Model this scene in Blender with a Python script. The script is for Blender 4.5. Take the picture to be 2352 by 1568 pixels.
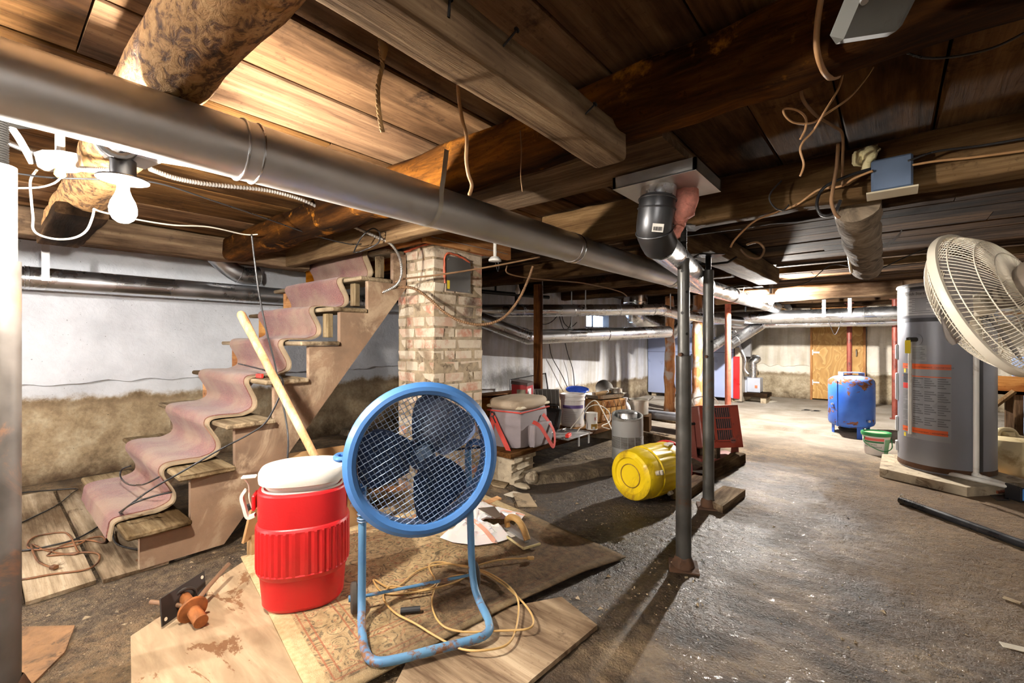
import bpy, bmesh, math, random
from mathutils import Vector, Matrix, noise
random.seed(11)
for o in list(bpy.data.objects): bpy.data.objects.remove(o)
S = bpy.context.scene; C = S.collection
# ------------------------------------------------------------------ camera
TH = math.radians(40.1); FP = 1030.0; CX, CY = 1176.0, 784.0; H = 1.05
FW = Vector((-math.sin(TH), math.cos(TH), 0)); RT = Vector((math.cos(TH), math.sin(TH), 0)); UP = Vector((0, 0, 1))
cam = bpy.data.cameras.new('camera'); co = bpy.data.objects.new('camera', cam); C.objects.link(co)
cam.sensor_width = 36; cam.lens = FP / 2352 * 36; cam.clip_start = 0.02
co.location = (0, 0, H); co.rotation_euler = (math.pi / 2, 0, TH); S.camera = co
S.cycles.use_adaptive_sampling = True; S.cycles.adaptive_threshold = 0.13; S.cycles.adaptive_min_samples = 16; S.cycles.max_bounces = 6; S.cycles.diffuse_bounces = 4; S.cycles.glossy_bounces = 3; S.cycles.caustics_reflective = False; S.cycles.caustics_refractive = False
# ------------------------------------------------------------------ world, exposure
BULB1 = 138.0; BULB2 = 490.0; FILL_BULB3 = 61.0; FILL_BULB4 = 205.0      # watts of each bulb; the last two are unseen, added as fill
S.view_settings.view_transform = 'Standard'; S.view_settings.look = 'None'
S.view_settings.exposure = 0.65; S.view_settings.gamma = 1; S.view_settings.use_curve_mapping = False
w = bpy.data.worlds.new('sky'); S.world = w; w.use_nodes = True
w.node_tree.nodes['Background'].inputs[0].default_value = (0.50, 0.68, 1.0, 1)
w.node_tree.nodes['Background'].inputs[1].default_value = 110.0
pl = bpy.data.lights.new('window_portal', 'AREA'); pl.shape = 'RECTANGLE'; pl.size = 0.8; pl.size_y = 0.3
pl.cycles.is_portal = True
po = bpy.data.objects.new('window_portal', pl); C.objects.link(po); po.location = (-3.62, 6.25, 1.38); po.rotation_euler = (0, -math.pi / 2, 0)

def at(px, py, d): return Vector((0, 0, H)) + FW * d + RT * ((px - CX) / FP * d) + UP * ((CY - py) / FP * d)
def fl(px, py, z=0.0): return at(px, py, (H - z) * FP / (py - CY))
def onX(px, py, X):
    k = FW.x + RT.x * (px - CX) / FP; return at(px, py, X / k)
def onY(px, py, Y):
    k = FW.y + RT.y * (px - CX) / FP; return at(px, py, Y / k)
def rgb(r, g, b):
    f = lambda c: ((c / 255 + 0.055) / 1.055) ** 2.4 if c > 10 else c / 255 / 12.92
    return (f(r), f(g), f(b), 1)

# ------------------------------------------------------------------ materials
def mk(name):
    m = bpy.data.materials.new(name); m.use_nodes = True; nt = m.node_tree; nt.nodes.clear()
    out = nt.nodes.new('ShaderNodeOutputMaterial'); b = nt.nodes.new('ShaderNodeBsdfPrincipled')
    nt.links.new(b.outputs[0], out.inputs[0]); return m, nt, b
def nd(nt, typ, ins=None, **props):
    n = nt.nodes.new('ShaderNode' + typ)
    for k, v in props.items(): setattr(n, k, v)
    for k, v in (ins or {}).items():
        s = n.inputs[k]
        if isinstance(v, bpy.types.NodeSocket): nt.links.new(v, s)
        else: s.default_value = v
    return n
def ramp(nt, fac, stops, interp='LINEAR'):
    n = nd(nt, 'ValToRGB', {0: fac}); e = n.color_ramp.elements; n.color_ramp.interpolation = interp
    while len(e) < len(stops): e.new(0.5)
    for i, (p, c) in enumerate(stops):
        e[i].position = p; e[i].color = c if not isinstance(c, (int, float)) else (c, c, c, 1)
    return n.outputs[0]
def mixc(nt, fac, a, b, blend='MIX'):
    n = nt.nodes.new('ShaderNodeMix'); n.data_type = 'RGBA'; n.blend_type = blend
    for i, v in ((0, fac), (6, a), (7, b)):
        if isinstance(v, bpy.types.NodeSocket): nt.links.new(v, n.inputs[i])
        else: n.inputs[i].default_value = v
    return n.outputs[2]
def mth(nt, op, a, b=0.0, clamp=False):
    n = nd(nt, 'Math', {0: a, 1: b}, operation=op); n.use_clamp = clamp; return n.outputs[0]
def mrange(nt, v, a, b, c=0.0, d=1.0):
    return nd(nt, 'MapRange', {0: v, 1: a, 2: b, 3: c, 4: d}, interpolation_type='SMOOTHSTEP').outputs[0]
def nz(nt, vec, scale, detail=4.0, rough=0.55, dist=0.0):
    detail = min(detail, 6.0)
    return nd(nt, 'TexNoise', {'Vector': vec, 'Scale': scale, 'Detail': detail, 'Roughness': rough, 'Distortion': dist}).outputs[0]
def ocoord(nt, scale=(1, 1, 1), rnd=True):
    tc = nd(nt, 'TexCoord').outputs['Object']
    v = nd(nt, 'Mapping', {'Vector': tc, 'Scale': scale}).outputs[0]
    if rnd:
        r = nd(nt, 'ObjectInfo').outputs['Random']
        v = nd(nt, 'VectorMath', {0: v, 1: nd(nt, 'CombineXYZ', {0: mth(nt, 'MULTIPLY', r, 37.0), 1: mth(nt, 'MULTIPLY', r, 91.0), 2: mth(nt, 'MULTIPLY', r, 53.0)}).outputs[0]}, operation='ADD').outputs[0]
    return v
def bump(nt, b, h, strength=0.4, dist=0.01):
    n = nd(nt, 'Bump', {'Strength': strength, 'Distance': dist, 'Height': h}); nt.links.new(n.outputs[0], b.inputs['Normal']); return n
MATS = {}
def basic(name, col, rough=0.55, metal=0.0, var=0.25, scale=6.0, bmp=0.0, dirt=None, dirt_amt=0.5, rvar=0.15, bscale=40.0, **kw):
    if name in MATS: return MATS[name]
    m, nt, b = mk(name); v = ocoord(nt)
    n1 = nz(nt, v, scale, 6); dk = tuple(c * (1 - var) for c in col[:3]) + (1,); lt = tuple(min(1, c * (1 + var)) for c in col[:3]) + (1,)
    c = ramp(nt, n1, [(0.3, dk), (0.7, lt)])
    if dirt:
        n2 = nz(nt, v, scale * 0.7, 9, 0.7, 0.6)
        c = mixc(nt, mrange(nt, n2, 0.62 - dirt_amt * 0.25, 0.72 - dirt_amt * 0.12), c, dirt)
    nt.links.new(c, b.inputs['Base Color']); b.inputs['Metallic'].default_value = metal
    nt.links.new(mrange(nt, n1, 0.3, 0.7, max(0.03, rough - rvar), min(1, rough + rvar)), b.inputs['Roughness'])
    if bmp: bump(nt, b, nz(nt, v, bscale, 5), bmp, 0.006)
    for k, x in kw.items(): b.inputs[k.replace('_', ' ')].default_value = x
    MATS[name] = m; return m
def wood(name, dark, mid, light, axis='X', fine=16.0, along=1.1, stain=None, stain_amt=0.4, rough=0.75, bmp=0.5):
    name = name + '_' + axis
    if name in MATS: return MATS[name]
    m, nt, b = mk(name); i = 'XYZ'.index(axis)
    sc = [fine] * 3; sc[i] = along; v = ocoord(nt, tuple(sc))
    g = nz(nt, v, 1.0, 9, 0.62, 0.8)
    sc2 = [4.0] * 3; sc2[i] = 1.1; v2 = ocoord(nt, tuple(sc2)); p = nz(nt, v2, 1.0, 5, 0.6)
    g2 = nz(nt, v, 4.5, 6, 0.7, 0.4)
    gm_ = mth(nt, 'ADD', mth(nt, 'MULTIPLY', g, 0.62), mth(nt, 'MULTIPLY', g2, 0.38))
    c = ramp(nt, gm_, [(0.36, dark), (0.5, mid), (0.64, light)])
    c = mixc(nt, mrange(nt, nz(nt, ocoord(nt), 60, 3, 0.6), 0.6, 0.72, 0, 0.45), c, dark)
    c = mixc(nt, mrange(nt, p, 0.32, 0.66, 0.9, 0.0), c, dark, 'MULTIPLY')
    if stain:
        c = mixc(nt, mrange(nt, nz(nt, ocoord(nt), 5.0, 8, 0.7), 0.66 - stain_amt * 0.25, 0.74 - stain_amt * 0.1), c, stain)
    r = nd(nt, 'ObjectInfo').outputs['Random']
    c = nd(nt, 'HueSaturation', {'Value': mrange(nt, r, 0, 1, 0.75, 1.2), 'Saturation': mrange(nt, r, 0, 1, 1.1, 0.85), 'Color': c}).outputs[0]
    nt.links.new(c, b.inputs['Base Color']); b.inputs['Roughness'].default_value = min(1, rough + .15); b.inputs['Specular IOR Level'].default_value = .06
    bump(nt, b, gm_, bmp, 0.012); MATS[name] = m; return m
def galv(name='galvanized', col=(0.56, 0.57, 0.58, 1), rough=0.3, dirt=None, amt=0.4):
    if name in MATS: return MATS[name]
    m, nt, b = mk(name); v = ocoord(nt); n1 = nz(nt, v, 4, 3, 0.5); n2 = nz(nt, v, 22, 4)
    c = ramp(nt, n1, [(0.3, tuple(x * 0.82 for x in col[:3]) + (1,)), (0.7, col)])
    met = 0.85
    if dirt:
        k = mrange(nt, nz(nt, v, 2.6, 6, 0.55), 0.62 - amt * 0.4, 0.95); c = mixc(nt, k, c, dirt)
        nt.links.new(mth(nt, 'SUBTRACT', 0.85, mth(nt, 'MULTIPLY', k, 0.6)), b.inputs['Metallic'])
    else: b.inputs['Metallic'].default_value = 0.98
    nt.links.new(c, b.inputs['Base Color'])
    nt.links.new(mrange(nt, mth(nt, 'ADD', mth(nt, 'MULTIPLY', n1, 0.7), mth(nt, 'MULTIPLY', n2, 0.3)), 0.3, 0.7, rough - 0.08, rough + 0.14), b.inputs['Roughness'])
    MATS[name] = m; return m

# ------------------------------------------------------------------ mesh builder
class MB:
    def __init__(s): s.v = []; s.f = []
    def add(s, vs, fs):
        o = len(s.v); s.v += [Vector(q) for q in vs]; s.f += [tuple(i + o for i in f) for f in fs]; return s
    def obox(s, c, size, R=None, ch=0.0):
        hx, hy, hz = size[0] / 2, size[1] / 2, size[2] / 2; c = Vector(c); ch = min(ch, hx * .9, hy * .9, hz * .9); vs = []; ix = {}
        if ch <= 0:
            for sx in (-1, 1):
                for sy in (-1, 1):
                    for sz in (-1, 1): vs.append(Vector((sx * hx, sy * hy, sz * hz)))
            fs = [(0, 1, 3, 2), (4, 6, 7, 5), (0, 4, 5, 1), (2, 3, 7, 6), (0, 2, 6, 4), (1, 5, 7, 3)]
        else:
            for sx in (-1, 1):
                for sy in (-1, 1):
                    for sz in (-1, 1):
                        for a in range(3):
                            p = [sx * (hx - ch), sy * (hy - ch), sz * (hz - ch)]; p[a] = (sx * hx, sy * hy, sz * hz)[a]
                            ix[(sx, sy, sz, a)] = len(vs); vs.append(Vector(p))
            fs = []
            def key(sg, a): return ix[(sg[0], sg[1], sg[2], a)]
            for a in range(3):
                b_, c_ = (a + 1) % 3, (a + 2) % 3
                for sa in (-1, 1):
                    q = []
                    for (u, w_) in ((-1, -1), (1, -1), (1, 1), (-1, 1)):
                        sg = [0, 0, 0]; sg[a] = sa; sg[b_] = u; sg[c_] = w_; q.append(key(sg, a))
                    fs.append(tuple(q))
                for u in (-1, 1):
                    for w_ in (-1, 1):
                        q = []
                        for (sa, ax) in ((-1, b_), (1, b_), (1, c_), (-1, c_)):
                            sg = [0, 0, 0]; sg[a] = sa; sg[b_] = u; sg[c_] = w_; q.append(key(sg, ax))
                        fs.append(tuple(q))
            for sx in (-1, 1):
                for sy in (-1, 1):
                    for sz in (-1, 1): fs.append((key((sx, sy, sz), 0), key((sx, sy, sz), 1), key((sx, sy, sz), 2)))
        if R is not None: vs = [R @ q for q in vs]
        return s.add([q + c for q in vs], fs)
    def box(s, x0, x1, y0, y1, z0, z1, ch=0.0):
        return s.obox(((x0 + x1) / 2, (y0 + y1) / 2, (z0 + z1) / 2), (abs(x1 - x0), abs(y1 - y0), abs(z1 - z0)), None, ch)
    def tube(s, pts, r, n=8, closed=False, caps=True, sec=None):
        pts = [Vector(p) for p in pts]; N = len(pts); vs = []; fs = []; up = None
        for i, p in enumerate(pts):
            if closed: t = pts[(i + 1) % N] - pts[i - 1]
            else: t = pts[min(i + 1, N - 1)] - pts[max(i - 1, 0)]
            if t.length < 1e-9: t = Vector((0, 0, 1))
            t.normalize()
            if up is None:
                up = Vector((0, 0, 1)) if abs(t.z) < 0.9 else Vector((1, 0, 0))
            a = t.cross(up)
            if a.length < 1e-5: a = t.orthogonal()
            a.normalize(); b = a.cross(t).normalized(); up = b
            rr = r[i] if isinstance(r, (list, tuple)) else r
            for k in range(n):
                an = 2 * math.pi * k / n
                q = (math.cos(an), math.sin(an)) if sec is None else sec[k]
                vs.append(p + a * q[0] * rr + b * q[1] * rr)
        for i in range(N if closed else N - 1):
            j = (i + 1) % N
            for k in range(n): fs.append((i * n + k, i * n + (k + 1) % n, j * n + (k + 1) % n, j * n + k))
        if caps and not closed: fs.append(tuple(range(n))); fs.append(tuple(range((N - 1) * n, N * n)))
        return s.add(vs, fs)
    def cyl(s, p0, p1, r0, r1=None, n=20, caps=True):
        return s.tube([p0, p1], [r0, r0 if r1 is None else r1], n, False, caps)
    def lathe(s, prof, n=28, M=None, sx=1.0, sy=1.0, closed_prof=False):
        vs = []; fs = []; P = len(prof)
        for k in range(n):
            an = 2 * math.pi * k / n
            for (r, z) in prof:
                q = Vector((math.cos(an) * r * sx, math.sin(an) * r * sy, z)); vs.append(M @ q if M is not None else q)
        for k in range(n):
            j = (k + 1) % n
            for i in range(P if closed_prof else P - 1):
                i2 = (i + 1) % P
                fs.append((k * P + i, j * P + i, j * P + i2, k * P + i2))
        s.add(vs, fs); return s
    def prism(s, poly, ext, f):
        n = len(poly); vs = [f(p[0], p[1], 0) for p in poly] + [f(p[0], p[1], ext) for p in poly]
        fs = [tuple(range(n)), tuple(range(2 * n - 1, n - 1, -1))] + [(i, (i + 1) % n, n + (i + 1) % n, n + i) for i in range(n)]
        return s.add(vs, fs)
    def grid(s, fn, nu, nv):
        vs = [fn(i / nu, j / nv) for i in range(nu + 1) for j in range(nv + 1)]
        fs = [(i * (nv + 1) + j, (i + 1) * (nv + 1) + j, (i + 1) * (nv + 1) + j + 1, i * (nv + 1) + j + 1) for i in range(nu) for j in range(nv)]
        return s.add(vs, fs)
    def mesh(s, name, off=Vector((0, 0, 0)), ang=35, recalc=True):
        me = bpy.data.meshes.new(name); me.from_pydata([tuple(q - off) for q in s.v], [], s.f)
        bm = bmesh.new(); bm.from_mesh(me); bmesh.ops.remove_doubles(bm, verts=bm.verts, dist=1e-6)
        if recalc: bmesh.ops.recalc_face_normals(bm, faces=bm.faces)
        bm.to_mesh(me); bm.free()
        for p in me.polygons: p.use_smooth = True
        me.set_sharp_from_angle(angle=math.radians(ang)); return me
    def part(s, name, mat, root, parent=None, ang=35, label=None, kind=None):
        o = bpy.data.objects.new(name, s.mesh(name, root.location, ang)); C.objects.link(o); o.data.materials.append(mat)
        o.parent = parent or root
        if kind: o['kind'] = kind
        if label: o['label'] = label
        return o
    def solo(s, name, mat, label=None, cat=None, group=None, kind=None, ang=35):
        lo = [min(q[i] for q in s.v) for i in range(3)]; hi = [max(q[i] for q in s.v) for i in range(3)]
        off = Vector(((lo[0] + hi[0]) / 2, (lo[1] + hi[1]) / 2, lo[2]))
        o = bpy.data.objects.new(name, s.mesh(name, off, ang)); C.objects.link(o); o.location = off; o.data.materials.append(mat)
        tag(o, label, cat, group, kind); return o
def tag(o, label=None, cat=None, group=None, kind=None):
    for k, v in (('label', label), ('category', cat), ('group', group), ('kind', kind)):
        if v: o[k] = v
    return o
def thing(name, label, cat, loc, group=None, kind=None):
    o = bpy.data.objects.new(name, None); o.empty_display_size = 0.1; C.objects.link(o); o.location = loc
    return tag(o, label, cat, group, kind)
def spline(pts, sub=6, closed=False):
    pts = [Vector(p) for p in pts]; N = len(pts); out = []
    rng = range(N if closed else N - 1)
    for i in rng:
        g = (lambda k: pts[k % N]) if closed else (lambda k: pts[max(0, min(N - 1, k))])
        p0, p1, p2, p3 = g(i - 1), g(i), g(i + 1), g(i + 2)
        for k in range(sub):
            t = k / sub
            out.append(0.5 * ((2 * p1) + (p2 - p0) * t + (2 * p0 - 5 * p1 + 4 * p2 - p3) * t * t + (3 * p1 - p0 - 3 * p2 + p3) * t ** 3))
    if not closed: out.append(pts[-1])
    return out
def nv(p, s, seed=0.0): return noise.noise(Vector((p[0] * s + seed, p[1] * s + seed * 1.7, p[2] * s - seed)))
def Rz(a): return Matrix.Rotation(a, 3, 'Z')
def frame(n, up=Vector((0, 0, 1))):          # 4x4 whose Z is n
    n = Vector(n).normalized(); x = up.cross(n)
    if x.length < 1e-4: x = Vector((1, 0, 0))
    x.normalize(); y = n.cross(x); return Matrix((x, y, n)).transposed()
def M4(loc, R): return Matrix.Translation(Vector(loc)) @ R.to_4x4()
def beam(p0, p1, w_, h_, rough=0.006, rnd=0.25, seg=14, seed=0.0, log=False, taper=1.0):
    """rough timber: rounded-rectangle (or log) section swept from p0 to p1 (centre line)"""
    p0 = Vector(p0); p1 = Vector(p1); t = (p1 - p0).normalized(); a = t.cross(UP)
    if a.length < 1e-3: a = Vector((1, 0, 0))
    a.normalize(); b = a.cross(t); n = 20; m = MB(); vs = []
    for i in range(seg + 1):
        c = p0.lerp(p1, i / seg); k0 = 1 + (taper - 1) * i / seg
        for k in range(n):
            an = 2 * math.pi * (k + 0.5) / n; cs, sn = math.cos(an), math.sin(an)
            if log: x, y = cs, sn
            else:
                e = 2 / (2 + 10 * (1 - rnd)); x = math.copysign(abs(cs) ** e, cs); y = math.copysign(abs(sn) ** e, sn)
            q = c + a * x * w_ / 2 * k0 + b * y * h_ / 2 * k0
            dsp = rough * (nv(q, 5, seed) + 0.6 * nv(q, 16, seed + 3)); vs.append(q + (a * cs + b * sn) * dsp)
    fs = [(i * n + k, i * n + (k + 1) % n, (i + 1) * n + (k + 1) % n, (i + 1) * n + k) for i in range(seg) for k in range(n)]
    fs += [tuple(range(n)), tuple(range(seg * n, seg * n + n))]
    return m.add(vs, fs)
def text_mb(txt, size, f):
    """flat lettering: f(x,y) places the glyph plane in space"""
    cu = bpy.data.curves.new('t', 'FONT'); cu.body = txt; cu.size = size; cu.align_x = 'CENTER'; cu.resolution_u = 2
    ob = bpy.data.objects.new('t', cu); C.objects.link(ob); dg = bpy.context.evaluated_depsgraph_get(); me = ob.evaluated_get(dg).to_mesh()
    m = MB(); m.add([f(v.co.x, v.co.y) for v in me.vertices], [tuple(p.vertices) for p in me.polygons])
    bpy.data.objects.remove(ob); bpy.data.curves.remove(cu); return m
# ------------------------------------------------------------------ setting materials
def ellipse_mask(nt, P, c, r, wob=0.6, nscale=2.2, lo=0.75, hi=1.05, det=5):
    v = nd(nt, 'Mapping', {'Vector': P, 'Location': (-c[0] / r[0], -c[1] / r[1], 0), 'Scale': (1 / r[0], 1 / r[1], 0)}).outputs[0]
    L = nd(nt, 'VectorMath', {0: v}, operation='LENGTH').outputs['Value']
    n = mth(nt, 'MULTIPLY', mth(nt, 'SUBTRACT', nz(nt, P, nscale, det, 0.6), 0.5), wob * 2)
    return mrange(nt, mth(nt, 'ADD', L, n), hi, lo)
def floor_material():
    m, nt, b = mk('wet_concrete_floor'); P = nd(nt, 'NewGeometry').outputs['Position']
    n1 = nz(nt, P, 2.4, 10, 0.62, 0.5); n2 = nz(nt, P, 26, 6, 0.7); n3 = nz(nt, P, 110, 3, 0.6); n4 = nz(nt, P, 0.9, 4)
    n5 = nz(nt, nd(nt, 'Mapping', {'Vector': P, 'Scale': (3, 9, 1), 'Rotation': (0, 0, 0.5)}).outputs[0], 1.0, 8, 0.68, 0.6)
    base = ramp(nt, n1, [(0.28, rgb(58, 47, 37)), (0.44, rgb(108, 92, 72)), (0.58, rgb(150, 133, 108)), (0.76, rgb(190, 176, 152))])
    base = mixc(nt, 0.9, base, ramp(nt, n2, [(0.34, 0.3), (0.5, 0.85), (0.64, 1.2)]), 'MULTIPLY')
    base = mixc(nt, mrange(nt, nz(nt, P, 70, 4, 0.7), 0.63, 0.70, 0, 0.6), base, rgb(196, 184, 164))
    base = mixc(nt, mrange(nt, nz(nt, P, 48, 4, 0.7), 0.62, 0.70, 0, 0.7), base, rgb(40, 32, 25))
    base = mixc(nt, 0.5, base, ramp(nt, n5, [(0.35, 0.45), (0.6, 1.1)]), 'MULTIPLY')
    # dirt: dark mud by the post, wet streaks, rust-brown silt, pale far slab
    base = mixc(nt, 1.0, base, (0.98, 0.86, 0.72, 1), 'MULTIPLY')
    far = mrange(nt, nd(nt, 'SeparateXYZ', {0: P}).outputs[1], 4.6, 6.2)
    base = mixc(nt, far, base, ramp(nt, n1, [(0.3, rgb(150, 138, 120)), (0.7, rgb(196, 188, 176))]))
    mud = nd(nt, 'Math', {0: ellipse_mask(nt, P, (-1.05, 2.15), (0.62, 0.95), 0.75, 2.6), 1: ellipse_mask(nt, P, (-1.7, 2.9), (0.8, 0.7), 0.9, 3.0)}, operation='MAXIMUM').outputs[0]
    mud2 = ellipse_mask(nt, P, (-2.75, 0.75), (0.6, 1.1), 0.8, 3.0)
    silt = ellipse_mask(nt, P, (0.25, 3.3), (1.1, 1.3), 0.9, 1.6)
    wet = nd(nt, 'Math', {0: ellipse_mask(nt, P, (-0.52, 2.1), (0.62, 2.1), 0.8, 1.8, 0.25, 1.35, 3), 1: ellipse_mask(nt, P, (-0.1, 1.3), (0.9, 1.4), 0.8, 1.5, 0.2, 1.4, 3)}, operation='MAXIMUM').outputs[0]
    wet2 = ellipse_mask(nt, P, (-0.75, 3.75), (0.5, 0.75), 0.6, 2.5)
    wet = nd(nt, 'Math', {0: wet, 1: wet2}, operation='MAXIMUM').outputs[0]
    c = mixc(nt, mth(nt, 'MULTIPLY', silt, 0.55), base, rgb(126, 98, 66))
    c = mixc(nt, mth(nt, 'MULTIPLY', wet, 0.85), c, ramp(nt, mth(nt, 'ADD', mth(nt, 'MULTIPLY', n1, 0.5), mth(nt, 'MULTIPLY', n5, 0.5)), [(0.38, rgb(20, 15, 11)), (0.5, rgb(58, 45, 33)), (0.61, rgb(112, 93, 68))]))
    c = mixc(nt, mth(nt, 'MULTIPLY', mud, 0.9), c, ramp(nt, n2, [(0.35, rgb(20, 16, 13)), (0.62, rgb(70, 56, 42)), (0.75, rgb(150, 132, 108))]))
    c = mixc(nt, mth(nt, 'MULTIPLY', mud2, 0.7), c, ramp(nt, n2, [(0.35, rgb(48, 38, 29)), (0.7, rgb(126, 110, 88))]))
    nt.links.new(c, b.inputs['Base Color'])
    r = mixc(nt, wet, ramp(nt, n2, [(0.3, 0.62), (0.7, 0.9)]), ramp(nt, n4, [(0.35, 0.55), (0.65, 0.75)]))
    r = mixc(nt, mth(nt, 'MULTIPLY', mud, 0.8), r, (0.38, 0.38, 0.38, 1)); nt.links.new(r, b.inputs['Roughness'])
    h = mth(nt, 'ADD', mth(nt, 'MULTIPLY', n2, 1.0), mth(nt, 'ADD', mth(nt, 'MULTIPLY', n3, 0.8), mth(nt, 'MULTIPLY', n5, 0.6)))
    nt.links.new(mth(nt, 'MULTIPLY', wet, mrange(nt, n5, 0.40, 0.62, 0.08, 0.8)), b.inputs['Coat Weight']); b.inputs['Coat Roughness'].default_value = 0.12; cb_ = nd(nt, 'Bump', {'Strength': 0.7, 'Distance': 0.014, 'Height': nz(nt, P, 105, 3, 0.6)}); nt.links.new(cb_.outputs[0], b.inputs['Coat Normal'])
    bp = bump(nt, b, h, 0.9, 0.028); nt.links.new(mrange(nt, wet, 0, 1, 0.9, 0.5), bp.inputs['Strength']); return m
def wall_material(name, damp, wob, white=(208, 210, 214), tan=((126, 104, 76), (166, 144, 112), (192, 176, 146)), streak=False, dark_patch=None):
    m, nt, b = mk(name); P = nd(nt, 'NewGeometry').outputs['Position']; sep = nd(nt, 'SeparateXYZ', {0: P}); z = sep.outputs[2]
    n0 = nz(nt, P, 0.9, 3); n1 = nz(nt, P, 6, 9, 0.7); n2 = nz(nt, P, 40, 5)
    hz = mth(nt, 'ADD', z, mth(nt, 'ADD', mth(nt, 'MULTIPLY', mth(nt, 'SUBTRACT', n0, 0.5), wob), mth(nt, 'MULTIPLY', mth(nt, 'SUBTRACT', n1, 0.5), 0.16)))
    up = ramp(nt, nz(nt, P, 3, 6, 0.6), [(0.3, rgb(*[int(x * 0.88) for x in white])), (0.65, rgb(*white))])
    if streak:
        sv = nd(nt, 'Mapping', {'Vector': P, 'Scale': (9, 9, 0.7)}).outputs[0]
        up = mixc(nt, 0.8, up, ramp(nt, nz(nt, sv, 1.0, 6), [(0.35, rgb(214, 204, 184)), (0.6, rgb(252, 250, 248))]), 'MULTIPLY')
    lowc = ramp(nt, n1, [(0.3, rgb(*tan[0])), (0.5, rgb(*tan[1])), (0.72, rgb(*tan[2]))])
    lowc = mixc(nt, mrange(nt, mth(nt, 'ADD', z, mth(nt, 'MULTIPLY', n1, 0.3)), 0.36, 0.10), lowc, rgb(112, 92, 68), 'MULTIPLY')
    lowc = mixc(nt, 0.35, lowc, ramp(nt, n2, [(0.35, 0.55), (0.6, 1.1)]), 'MULTIPLY')
    c = mixc(nt, mrange(nt, hz, damp + 0.03, damp - 0.03), up, lowc)
    c = mixc(nt, mrange(nt, mth(nt, 'ABSOLUTE', mth(nt, 'SUBTRACT', hz, damp - 0.04)), 0.05, 0.0, 0, 0.4), c, rgb(140, 112, 76), 'MULTIPLY')
    c = mixc(nt, mth(nt, 'MULTIPLY', mrange(nt, nz(nt, P, 55, 2), 0.72, 0.76), 0.6), c, rgb(70, 60, 48))
    if dark_patch:  # dark patch with a noisy edge, low on the wall
        vv = nd(nt, 'VectorMath', {0: nd(nt, 'Mapping', {'Vector': P, 'Location': tuple(-q / r for q, r in zip(dark_patch[0], dark_patch[1])), 'Scale': tuple(1 / r for r in dark_patch[1])}).outputs[0]}, operation='LENGTH').outputs['Value']
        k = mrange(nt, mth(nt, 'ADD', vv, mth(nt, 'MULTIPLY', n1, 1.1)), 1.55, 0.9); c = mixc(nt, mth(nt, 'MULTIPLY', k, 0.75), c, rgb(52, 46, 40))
    nt.links.new(c, b.inputs['Base Color']); b.inputs['Roughness'].default_value = 0.85
    bump(nt, b, mth(nt, 'ADD', mth(nt, 'MULTIPLY', nz(nt, P, 14, 6, 0.6, 0.4), 1.0), mth(nt, 'MULTIPLY', n2, 0.4)), 0.55, 0.015); return m
m_floor = floor_material()
m_wall_l = wall_material('painted_damp_wall', 0.62, 0.24, (222, 224, 228))
m_skin = wall_material('white_wall_paint', -2.0, 0.1, (226, 228, 233))
m_wall_w = wall_material('window_wall_plaster', 0.42, 0.25, (214, 216, 222), ((104, 88, 66), (150, 134, 108), (188, 176, 152)), streak=True, dark_patch=((-3.5, 4.2, 0.60), (0.5, 0.75, 0.17)))
m_wall_r = wall_material('stained_return_wall', 0.55, 0.3, (222, 222, 224), dark_patch=((-3.95, 4.7, 0.62), (0.55, 0.5, 0.17)))
m_wall_f = wall_material('poured_far_wall', 0.50, 0.12, (240, 234, 220), ((140, 124, 98), (184, 168, 140), (212, 200, 176)))
m_skin_f = wall_material('dripped_far_paint', -2.0, 0.1, (244, 238, 226), streak=True)
BR = dict(dark=rgb(62, 42, 26), mid=rgb(118, 84, 52), light=rgb(160, 124, 84))
def ceil_wood(ax): return wood('ceiling_board', rgb(80, 57, 37), rgb(116, 85, 55), rgb(142, 109, 74), ax, 15, 0.9, rgb(58, 40, 27), 0.35)
def dark_wood(ax): return wood('dark_joist', rgb(46, 33, 23), rgb(84, 62, 42), rgb(118, 92, 66), ax, 16, 0.9, rgb(44, 32, 22), 0.35)
def pale_wood(ax): return wood('grey_timber', rgb(92, 70, 50), rgb(126, 101, 73), rgb(156, 131, 100), ax, 20, 0.8, rgb(76, 58, 42), 0.25)
def new_wood(ax): return wood('orange_lumber', rgb(150, 98, 46), rgb(196, 138, 72), rgb(220, 168, 100), ax, 12, 0.9, rgb(96, 62, 34), 0.2)
def tread_wood(ax): return wood('dusty_tread', rgb(104, 86, 64), rgb(158, 138, 108), rgb(190, 172, 142), ax, 16, 0.9, rgb(80, 64, 48), 0.3)
m_log = wood('rotten_log', rgb(44, 28, 17), rgb(96, 62, 34), rgb(150, 98, 52), 'X', 9, 1.2, rgb(180, 122, 62), 0.38, 0.8, 0.7)

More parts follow.
